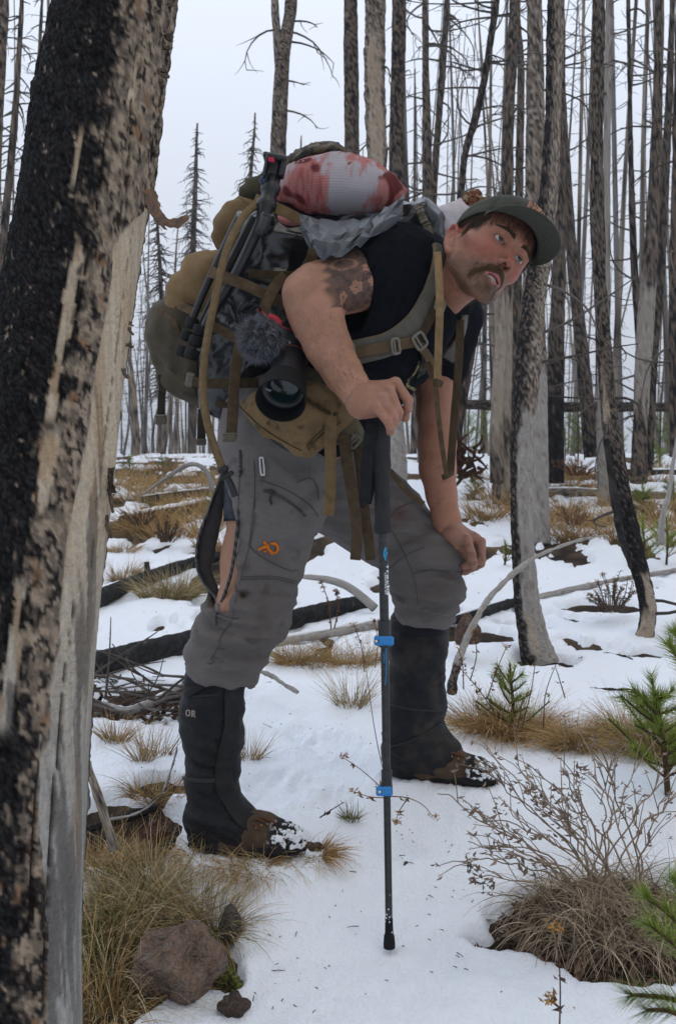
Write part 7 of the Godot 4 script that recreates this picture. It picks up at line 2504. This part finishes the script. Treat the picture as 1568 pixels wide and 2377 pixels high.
	part("shoulder_strap", "cloth", pad)
	var w1 := MB.new()
	var webc := noisy(BROWN, 0.2, 90.0)
	band(w1, f_shirt, [[798, 826], [850, 814], [905, 800], [962, 788]], 0.024, 0.004, webc, 0.017, 7)
	part("strap", "webbing", w1)
	var w2 := MB.new()
	band(w2, f_shirt, [[962, 788], [984, 748], [998, 715], [1008, 690]], 0.02, 0.004, noisy(BROWN * 0.45, 0.3, 90.0), 0.017, 7)
	part("strap", "webbing", w2)
	var w3 := MB.new()
	band(w3, f_shirt, [[962, 790], [975, 808], [988, 828], [1000, 846]], 0.02, 0.004, webc, 0.01, 6)
	part("sternum_strap", "webbing", w3)
	var w4 := MB.new()
	band(w4, f_shirt, [[1072, 730], [1064, 770], [1052, 800], [1036, 835]], 0.034, 0.01, padc, 0.006, 6, 4.0)
	part("shoulder_strap", "cloth", w4)
	for q in [[813, 819, 0.0, 0.02, 0.034], [911, 799, 0.15, 0.016, 0.032], [961, 787, 0.6, 0.026, 0.034], [1004, 712, 1.2, 0.02, 0.024]]:
		var h: Array = onto(f_shirt, q[0], q[1], 0.024)
		var x := camx.basis.x.rotated(camx.basis.z, q[2])
		var z: Vector3 = h[1]
		x = (x - z * x.dot(z)).normalized()
		frame_ring(h[0], x, z.cross(x), q[3], q[4], 0.003, Color(0.15, 0.14, 0.11))
	var keeper := MB.new()
	band(keeper, f_shirt, [[996, 700], [1016, 707]], 0.022, 0.006, noisy(COYOTE, 0.2, 90.0), 0.022, 5)
	part("strap_keeper", "webbing", keeper)
	webbing([[1014, 585, 2.08], [1018, 640, 2.06], [1020, 717, 2.06], [1017, 800, 2.07], [1014, 888, 2.09]], 0.0165, COYOTE * 1.3, 0.0025, 0.2)
	webbing([[990, 843, 2.14], [1004, 870, 2.1], [1016, 890, 2.09]], 0.016, BROWN)
	webbing([[1006, 886, 2.09], [1016, 888, 2.085], [1026, 893, 2.09]], 0.014, BROWN * 0.7)
	webbing([[1010, 893, 2.1], [1016, 960, 2.1], [1026, 1040, 2.11], [1036, 1106, 2.12]], 0.011, BROWN * 0.95, 0.0025, 0.6)
	webbing([[1067, 743, 2.18], [1066, 800, 2.17], [1061, 880, 2.17], [1052, 990, 2.16], [1044, 1098, 2.15]], 0.018, BROWN * 0.7, 0.0025, 0.4)
	webbing([[1026, 1108, 2.13], [1036, 1105, 2.12], [1050, 1096, 2.12]], 0.012, BROWN * 0.7)
	var cs := MB.new()
	strap(cs, [[966, 478, 2.24], [978, 500, 2.22], [992, 530, 2.2], [1003, 560, 2.18]], 0.016, 0.004, OLIVE * 1.7)
	part("strap", "webbing", cs)
	for q in [[973, 490], [982, 512], [990, 528]]: buckle_block(q[0], q[1], 2.205, 0.018, 0.015, 0.4, OLIVE * 1.9)
	# drinking hose with its bite valve
	var hose := MB.new()
	var hp := []
	for q in [[600, 478, 2.17], [580, 486, 2.14], [557, 515, 2.12], [532, 566, 2.11], [516, 617, 2.1], [498, 702, 2.1], [483, 775, 2.1], [473, 850, 2.1], [472, 923, 2.1], [486, 1000, 2.1], [515, 1085, 2.12]]: hp.append(P(q[0], q[1], q[2]))
	hp = spline(hp, 12)
	tube(hose, hp, 0.0085, 0.0085, 14, func(p, a, _t): return Color(0.17, 0.118, 0.062) * (1.0 + 0.2 * n1.get_noise_3dv(p * 60.0)) * (0.55 if absf(a - 0.5) < 0.3 and sin((p.x + p.y) * 700.0) > 0.0 else 1.0) * lerpf(1.0, 0.55, ss(1.02, 0.86, p.y) * ss(0.0, 0.4, n2.get_noise_3dv(p * 40.0))))
	var hs := part("drinking_hose", "webbing", hose)
	var bv := MB.new()
	tube(bv, [P(512, 1078, 2.12), P(520, 1095, 2.12), P(528, 1112, 2.12), P(537, 1130, 2.12), P(545, 1153, 2.12)], 0.0075, 0.0085, 12, plain(Color(0.012, 0.012, 0.013)))
	box(bv, Transform3D(camx.basis * Basis(Vector3.BACK, 0.45), P(525, 1104, 2.115)), Vector3(0.034, 0.011, 0.012), 0.003, Color(0.014, 0.014, 0.015))
	box(bv, Transform3D(camx.basis * Basis(Vector3.BACK, 0.45), P(518, 1090, 2.115)), Vector3(0.024, 0.012, 0.014), 0.003, Color(0.014, 0.014, 0.015))
	put(bv, "bite_valve", M["plastic"], hs)
# ---------------------------------------------------------------- tripod, camera, trekking pole
func build_gear() -> void:
	rng.seed = 600
	var ink := Color(0.012, 0.0125, 0.0135)
	hook = thing("tripod", "folded black tripod strapped along the pack with ribbed twist locks on its feet", "tripod", P(435, 840, 2.15))
	var legs := [[[614, 498], [549, 634], [498, 715], [474, 762], 2.15, 0.0125, [[468, 768], [459, 792], [449, 822]]], [[560, 494], [490, 640], [462, 704], [446, 744], 2.19, 0.0095, [[449, 750], [438, 779], [427, 815]]]]
	for l in legs:
		var mb := MB.new()
		var pts := []
		for k in 4: pts.append(P(l[k][0], l[k][1], l[4] + k * 0.008))
		tube(mb, spline(pts, 5), l[5], l[5] * 0.8, 18, noisy(ink * 1.2, 0.1))
		var leg := part("leg", "plastic", mb)
		for c in l[6]:
			var cm := MB.new()
			var a := [c[0], c[1] - 12, l[4] + 0.025]
			var b := [c[0] - 8, c[1] + 13, l[4] + 0.027]
			var r := 0.0165 if l[5] > 0.01 else 0.0145
			lathe_px(cm, a, b, [[0.0, 0.004], [0.02, r * 0.86], [0.1, r], [0.78, r], [0.84, r * 0.84], [1.0, r * 0.8], [1.0, 0.002]], 40, func(p, an, _t): return ink * (1.0 if sin(an * 14.0) > 0.0 else 1.7))
			put(cm, "twist_lock", M["rubber"], leg)
	var third := MB.new()
	tube(third, [P(590, 505, 2.22), P(520, 640, 2.23), P(470, 745, 2.24), P(455, 790, 2.24)], 0.011, 0.0085, 14, plain(ink))
	part("leg", "plastic", third)
	var col := MB.new()
	lathe_px(col, [609, 512, 2.15], [634, 412, 2.17], [[0.0, 0.003], [0.0, 0.016], [0.28, 0.017], [0.3, 0.022], [0.42, 0.022], [0.44, 0.0165], [0.62, 0.0165], [0.64, 0.02], [0.72, 0.021], [0.8, 0.0215], [0.82, 0.017], [1.0, 0.017], [1.0, 0.002]], 36, func(p, a, t): return ink * (1.6 if t > 0.55 and t < 0.8 and sin(a * 16.0) > 0.0 else 1.0))
	part("centre_column", "plastic", col)
	var loc := MB.new()
	box(loc, Transform3D(camx.basis * Basis(Vector3.BACK, -0.35), P(612, 520, 2.125)), Vector3(0.026, 0.05, 0.02), 0.006, ink * 1.4)
	box(loc, Transform3D(camx.basis * Basis(Vector3.BACK, -0.35), P(612, 520, 2.113)), Vector3(0.017, 0.032, 0.008), 0.003, ink * 2.2)
	part("leg_hinge", "plastic", loc)
	var hd := MB.new()
	var hb := camx.basis * Basis(Vector3.BACK, -0.2)
	box(hd, Transform3D(hb, P(634, 395, 2.17)), Vector3(0.032, 0.062, 0.03), 0.006, ink)
	box(hd, Transform3D(hb, P(638, 369, 2.16)), Vector3(0.05, 0.012, 0.042), 0.003, ink * 1.3)
	box(hd, Transform3D(hb, P(656, 388, 2.16)), Vector3(0.012, 0.046, 0.03), 0.003, ink * 1.2)
	box(hd, Transform3D(hb, P(617, 388, 2.15)), Vector3(0.006, 0.05, 0.036), 0.002, ink * 1.6)
	part("tripod_head", "plastic", hd)
	var red := MB.new()
	for k in 4: box(red, Transform3D(hb, P(629 + k * 0.3, 366.5 + k * 2.8, 2.134)), Vector3(0.014, 0.0017, 0.004), 0.0006, Color(0.6, 0.03, 0.09))
	part("red_grip", "plastic", red)
	var knob := MB.new()
	lathe_px(knob, [607, 420, 2.15], [618, 416, 2.17], [[0, 0.002], [0, 0.008], [0.8, 0.009], [1.0, 0.005]], 16, plain(Color(0.03, 0.05, 0.08)))
	part("clamp_knob", "plastic", knob)
	var bolt := MB.new()
	lathe_px(bolt, [557, 498, 2.165], [558, 499, 2.19], [[0, 0.001], [0.05, 0.0085], [0.6, 0.009], [1.0, 0.009]], 20, plain(grey(0.3)))
	part("hinge_bolt", "metal", bolt)
	# camera
	hook = thing("camera", "black camera clipped to the pack strap with its long lens and hood pointing down", "camera", P(655, 930, 2.03))
	var bd := MB.new()
	var cb := camx.basis * Basis(Vector3.BACK, -0.45) * Basis(Vector3.RIGHT, 0.7)
	box(bd, Transform3D(cb, P(690, 806, 2.17)), Vector3(0.115, 0.085, 0.05), 0.012, ink)
	box(bd, Transform3D(cb, P(676, 780, 2.15)), Vector3(0.045, 0.03, 0.05), 0.009, ink * 1.1)
	part("camera_body", "plastic", bd)
	var sl := MB.new()
	tube(sl, [P(684, 775, 2.13), P(692, 772, 2.12), P(696, 780, 2.12), P(688, 784, 2.12), P(684, 775, 2.13)], 0.0022, 0.0022, 6, plain(grey(0.45)))
	part("strap_ring", "metal", sl)
	var A := [681, 815, 2.14]
	var B := [651, 930, 1.995]
	var ln := MB.new()
	lathe_px(ln, A, B, [[0.0, 0.028], [0.02, 0.032], [0.16, 0.033], [0.17, 0.0345], [0.3, 0.0345], [0.31, 0.036], [0.48, 0.036], [0.49, 0.0375], [0.66, 0.0385], [0.67, 0.0395], [0.72, 0.0395]], 64, func(_p, a, t): return ink * (1.5 if t > 0.25 and t < 0.65 and sin(a * 40.0) > 0.0 else 0.9))
	var lens := part("lens", "plastic", ln)
	var rg := MB.new()
	lathe_px(rg, A, B, [[0.165, 0.0335], [0.167, 0.0352], [0.178, 0.0352], [0.18, 0.0335]], 48, plain(Color(0.3, 0.09, 0.02)))
	put(rg, "orange_ring", M["plastic"], lens)
	var ho := MB.new()
	lathe_px(ho, A, B, [[0.66, 0.0405], [0.68, 0.045], [0.78, 0.0475], [0.99, 0.0505], [1.0, 0.0515], [1.01, 0.0505], [1.0, 0.0485], [0.86, 0.0455], [0.78, 0.0435]], 72, func(p, _a, t): return ink * (0.8 if t < 0.7 else 0.6))
	part("lens_hood", "rubber", ho)
	var iris := MB.new()
	lathe_px(iris, A, B, [[0.8, 0.0455], [0.81, 0.041], [0.8, 0.036], [0.74, 0.0315], [0.72, 0.026], [0.68, 0.024]], 64, func(_p, _a, t): return ink * (2.2 if fmod(t * 6.0, 1.0) < 0.3 else 0.9))
	part("filter_ring", "plastic", iris)
	var gl := MB.new()
	lathe_px(gl, A, B, [[0.765, 0.035], [0.785, 0.028], [0.8, 0.016], [0.805, 0.0]], 48, plain(Color(0.006, 0.013, 0.015)))
	part("front_glass", "gloss", gl)
	var gi := MB.new()
	lathe_px(gi, A, B, [[0.79, 0.03], [0.797, 0.024], [0.801, 0.018]], 40, func(_p, a, _t): return Color(0.006, 0.022, 0.025).lerp(Color(0.008, 0.012, 0.014), 0.5 + 0.5 * cos(a + 0.6)))
	put(gi, "coating", M["gloss"], hook.get_node("front_glass"))
	var dir := (P(B[0], B[1], B[2]) - P(A[0], A[1], A[2])).normalized()
	var white := flat_mat("lens_print", grey(0.5))
	lettering("G", hook, "lens_lettering", P(684, 858, 2.043), camx.basis.x, camx.basis.z + Vector3(0.3, 0.3, 0), 0.006, white)
	lettering("α", hook, "body_lettering", P(672, 794, 2.098), camx.basis.x, camx.basis.z + Vector3(0, 0.4, 0), 0.007, white)
	lettering("SONY", hook, "hood_lettering", P(622, 905, 2.02), camx.basis.x - camx.basis.y * 0.5, camx.basis.z + Vector3(-0.7, 0.3, 0), 0.0032, white)
	# furry microphone and its coiled red lead
	var mic := MB.new()
	var mc := P(606, 787, 2.085)
	ball(mic, mc, Basis.from_scale(Vector3.ONE * 0.044), func(p, _a, _t): return Color(0.035, 0.036, 0.042) * (1.0 + 0.4 * n1.get_noise_3dv(p * 90.0)), 28)
	var fur := MB.new()
	for k in 5200:
		var n := Vector3(rng.randfn(), rng.randfn(), rng.randfn()).normalized()
		var sd := (n + Vector3(n1.get_noise_3dv(n * 2.4), n1.get_noise_3dv(n * 2.4 + Vector3(9, 0, 0)) - 0.35, n1.get_noise_3dv(n * 2.4 + Vector3(0, 9, 0))) * 1.5).normalized()
		strand(fur, mc + n * 0.0405, sd, n, rng.randf_range(0.012, 0.022), 0.0005, Color(0.17, 0.175, 0.2) * rng.randf_range(0.3, 1.9), 0.5)
	var ms := part("microphone", "knit", mic)
	tag(put(fur, "fur", M["hair"], ms), "", "", "", "stuff")
	var coil := MB.new()
	var cp := []
	for k in 150:
		var t := k / 149.0
		var c0 := P(lerpf(624, 652, t), 738 + 16 * t * t, 2.08)
		var a := t * TAU * 11.0
		cp.append(c0 + camx.basis * Vector3(0.2 * cos(a), cos(a), sin(a)) * 0.0075)
	tube(coil, cp, 0.0019, 0.0019, 6, plain(Color(0.42, 0.012, 0.03)))
	tube(coil, spline([P(652, 754, 2.08), P(662, 762, 2.09), P(684, 766, 2.12)], 6), 0.002, 0.002, 6, plain(Color(0.42, 0.012, 0.03)))
	tube(coil, spline([P(624, 738, 2.08), P(612, 728, 2.09), P(602, 716, 2.1), P(596, 722, 2.1)], 6), 0.002, 0.002, 6, plain(Color(0.42, 0.012, 0.03)))
	part("red_lead", "plastic", coil)
	var lp := MB.new()
	tube(lp, spline([P(582, 732, 2.09), P(586, 716, 2.09), P(598, 712, 2.09), P(606, 722, 2.09)], 6), 0.003, 0.003, 6, plain(ink))
	part("mount_loop", "rubber", lp)
	build_pole(ink)


func build_pole(ink: Color) -> void:
	hook = thing("trekking_pole", "black carbon trekking pole with two bright blue clamps planted in the snow", "trekking pole", P(903, 2195, 1.985))
	var top := P(884, 968, 2.005)
	var tip := P(903, 2197, 1.985)
	var total := top.distance_to(tip)
	var xf := aim(top, tip - top, camx.basis.z)
	# in the pole's own frame y runs down from the top
	var at := func(py: float) -> float: return (py - 968.0) / 1229.0 * total
	var grip := MB.new()
	var gp := [[968, 0.010], [972, 0.0165], [985, 0.0185], [1010, 0.0182], [1040, 0.0178], [1058, 0.0172], [1066, 0.0178], [1080, 0.0185], [1094, 0.0178], [1102, 0.0152]]
	for k in 7:
		gp.append([1104 + k * 16, 0.0160])
		gp.append([1116 + k * 16, 0.0158])
		gp.append([1118 + k * 16, 0.0149])
	gp += [[1216, 0.0165], [1224, 0.0174], [1234, 0.0172], [1240, 0.014], [1241, 0.006]]
	var pr := []
	for q in gp: pr.append([q[1], at.call(q[0])])
	lathe(grip, xf, pr, 32, func(p, _a, _t): return Color(0.03, 0.029, 0.03) * (1.0 + 0.35 * n2.get_noise_3dv(p * 60.0)))
	part("grip", "rubber", grip)
	var carbon := func(p: Vector3, a: float, _t: float) -> Color:
		var l: Vector3 = xf.affine_inverse() * p
		return ink * (1.1 + 0.8 * float((int(floor(a * 5.0 + l.y * 260.0)) + int(floor(-a * 5.0 + l.y * 260.0))) % 2))
	for s in [[1236, 1450, 0.0092], [1490, 1800, 0.0082], [1840, 2172, 0.0072]]:
		var sh := MB.new()
		var rows2 := []
		for k in 60: rows2.append([s[2], at.call(lerpf(s[0], s[1], k / 59.0))])
		lathe(sh, xf, rows2, 28, carbon)
		part("shaft", "plastic", sh)
	for c in [1443.0, 1790.0]:
		var sc := 1.0 if c < 1500.0 else 0.86
		var cm := MB.new()
		var rr := []
		for q in [[0, 0.009], [0, 0.0128], [3, 0.0132], [5, 0.0125], [36, 0.0128], [40, 0.0135], [58, 0.0138], [62, 0.011], [64, 0.008]]: rr.append([q[1] * sc, at.call(c + q[0] * (1.0 if sc == 1.0 else 0.95))])
		lathe(cm, xf, rr, 28, plain(ink * 1.3))
		var cl := part("clamp", "plastic", cm)
		var lv := MB.new()
		var mid: Vector3 = xf * Vector3(0, at.call(c + 46.0), 0)
		var blue := Color(0.008, 0.19, 0.5)
		box(lv, Transform3D(camx.basis, mid + camx.basis.z * 0.0125 * sc + camx.basis.x * (-0.001 if sc == 1.0 else -0.006)), Vector3(0.038 * sc, 0.019, 0.008), 0.0035, blue)
		box(lv, Transform3D(camx.basis, mid + camx.basis.z * 0.004 - camx.basis.x * 0.0165 * sc), Vector3(0.009, 0.019, 0.02), 0.003, blue * 0.9)
		put(lv, "clamp_lever", M["plastic"], cl)
		var sw := MB.new()
		ball(sw, mid + camx.basis.z * 0.0165 * sc - camx.basis.x * 0.0175 * sc, Basis.from_scale(Vector3(0.0034, 0.003, 0.0025)), plain(grey(0.6)), 12)
		box(sw, Transform3D(camx.basis, mid + camx.basis.z * 0.0165 * sc - camx.basis.x * 0.0165 * sc), Vector3(0.009, 0.0065, 0.0012), 0.0004, ink)
		put(sw, "clamp_screw", M["plastic"], cl)
	var tp := MB.new()
	var tr := []
	for q in [[2130, 0.0071], [2131, 0.0078], [2150, 0.008], [2166, 0.0085], [2172, 0.0105], [2190, 0.0118], [2200, 0.0115], [2202, 0.002]]: tr.append([q[1], at.call(q[0])])
	lathe(tp, xf, tr, 24, func(p, _a, _t): return ink * (1.0 + 0.4 * n1.get_noise_3dv(p * 90.0)))
	part("rubber_tip", "rubber", tp)
	var frost := MB.new()
	for k in 40:
		var y: float = at.call(rng.randf_range(2070, 2195))
		var a := rng.randf() * TAU
		ball(frost, xf * Vector3(cos(a) * 0.008, y, sin(a) * 0.008), Basis.from_scale(Vector3.ONE * rng.randf_range(0.0008, 0.0022)), plain(Color(0.7, 0.72, 0.76)), 6)
	tag(part("snow_crust", "snow", frost), "", "", "", "stuff")
	# wrist loop
	var loop := MB.new()
	strap(loop, [[866, 978, 1.99], [858, 1010, 1.98], [852, 1060, 1.98], [849, 1110, 1.98], [846, 1160, 1.985], [850, 1168, 1.99]], 0.024, 0.003, ink * 1.5, Vector3.ZERO, 7, 0.3)
	part("wrist_loop", "webbing", loop)
	var loop2 := MB.new()
	strap(loop2, [[868, 980, 2.0], [866, 1020, 2.0], [863, 1080, 2.0], [858, 1130, 2.0], [850, 1168, 1.995]], 0.02, 0.003, ink, Vector3.ZERO, 7, -0.3)
	part("wrist_loop", "webbing", loop2)
	# prints bent round the shaft
	bent("LIGHTEN UP", xf, at.call(1332.0), at.call(1382.0), 0.0096, 0.0035, 0.16, flat_mat("pole_print_white", grey(0.7)))
	bent("Tracks", xf, at.call(1312.0), at.call(1384.0), 0.0096, 0.0085, 0.62, flat_mat("pole_print", grey(0.72)))
	bent("Carbon", xf, at.call(1516.0), at.call(1541.0), 0.0086, 0.0042, -0.42, flat_mat("pole_print_blue", Color(0.02, 0.2, 0.45)))
	var logo := MB.new()
	var blue2 := plain(Color(0.012, 0.3, 0.62))
	var arc := func(ps: Array, r: float) -> void:
		var pts := []
		for q in ps: pts.append(xf * on_shaft(q[0], at.call(q[1]), 0.0095))
		tube(logo, spline(pts, 5), r, r * 0.7, 6, blue2)
	arc.call([[0.55, 1273], [0.2, 1282], [0.1, 1295]], 0.0016)
	arc.call([[0.5, 1277], [0.35, 1283]], 0.0018)
	arc.call([[0.75, 1284], [0.35, 1296], [0.45, 1303]], 0.0018)
	part("pole_emblem", "plastic", logo)
	var line := MB.new()
	var lp := []
	for q in [[0.3, 1506], [0.34, 1540], [0.2, 1570], [-0.1, 1592]]: lp.append(xf * on_shaft(q[0], at.call(q[1]), 0.0083))
	tube(line, spline(lp, 6), 0.0011, 0.0007, 5, plain(Color(0.02, 0.22, 0.5)))
	part("pole_stripe", "plastic", line)


func on_shaft(a: float, y: float, r: float) -> Vector3:   # a = 0 faces the viewer and grows to the right; y runs down the pole
	return Vector3(-sin(a) * r, y, cos(a) * r)


func bent(text: String, xf: Transform3D, y0: float, y1: float, r: float, height: float, a0: float, m: Material) -> void:
	var tm := TextMesh.new()
	var font := SystemFont.new()
	font.font_names = PackedStringArray(["Droid Sans"])
	font.font_weight = 700
	tm.font = font
	tm.text = text
	tm.font_size = 48
	tm.pixel_size = 0.01
	tm.depth = 0.01
	var arr := tm.get_mesh_arrays()
	var v: PackedVector3Array = arr[Mesh.ARRAY_VERTEX]
	var lo := Vector3.INF
	var hi := -Vector3.INF
	for p in v:
		lo = lo.min(p)
		hi = hi.max(p)
	var mb := MB.new()
	for p in v:
		var along := lerpf(y0, y1, (p.x - lo.x) / (hi.x - lo.x))
		var a := a0 + (p.y - lo.y) / (hi.y - lo.y) * height / r
		mb.add(xf * on_shaft(a, along, r + (0.0004 if p.z > (lo.z + hi.z) / 2.0 else 0.0)), Color.WHITE)
	mb.i = arr[Mesh.ARRAY_INDEX]
	put(mb, "pole_lettering", m, hook)
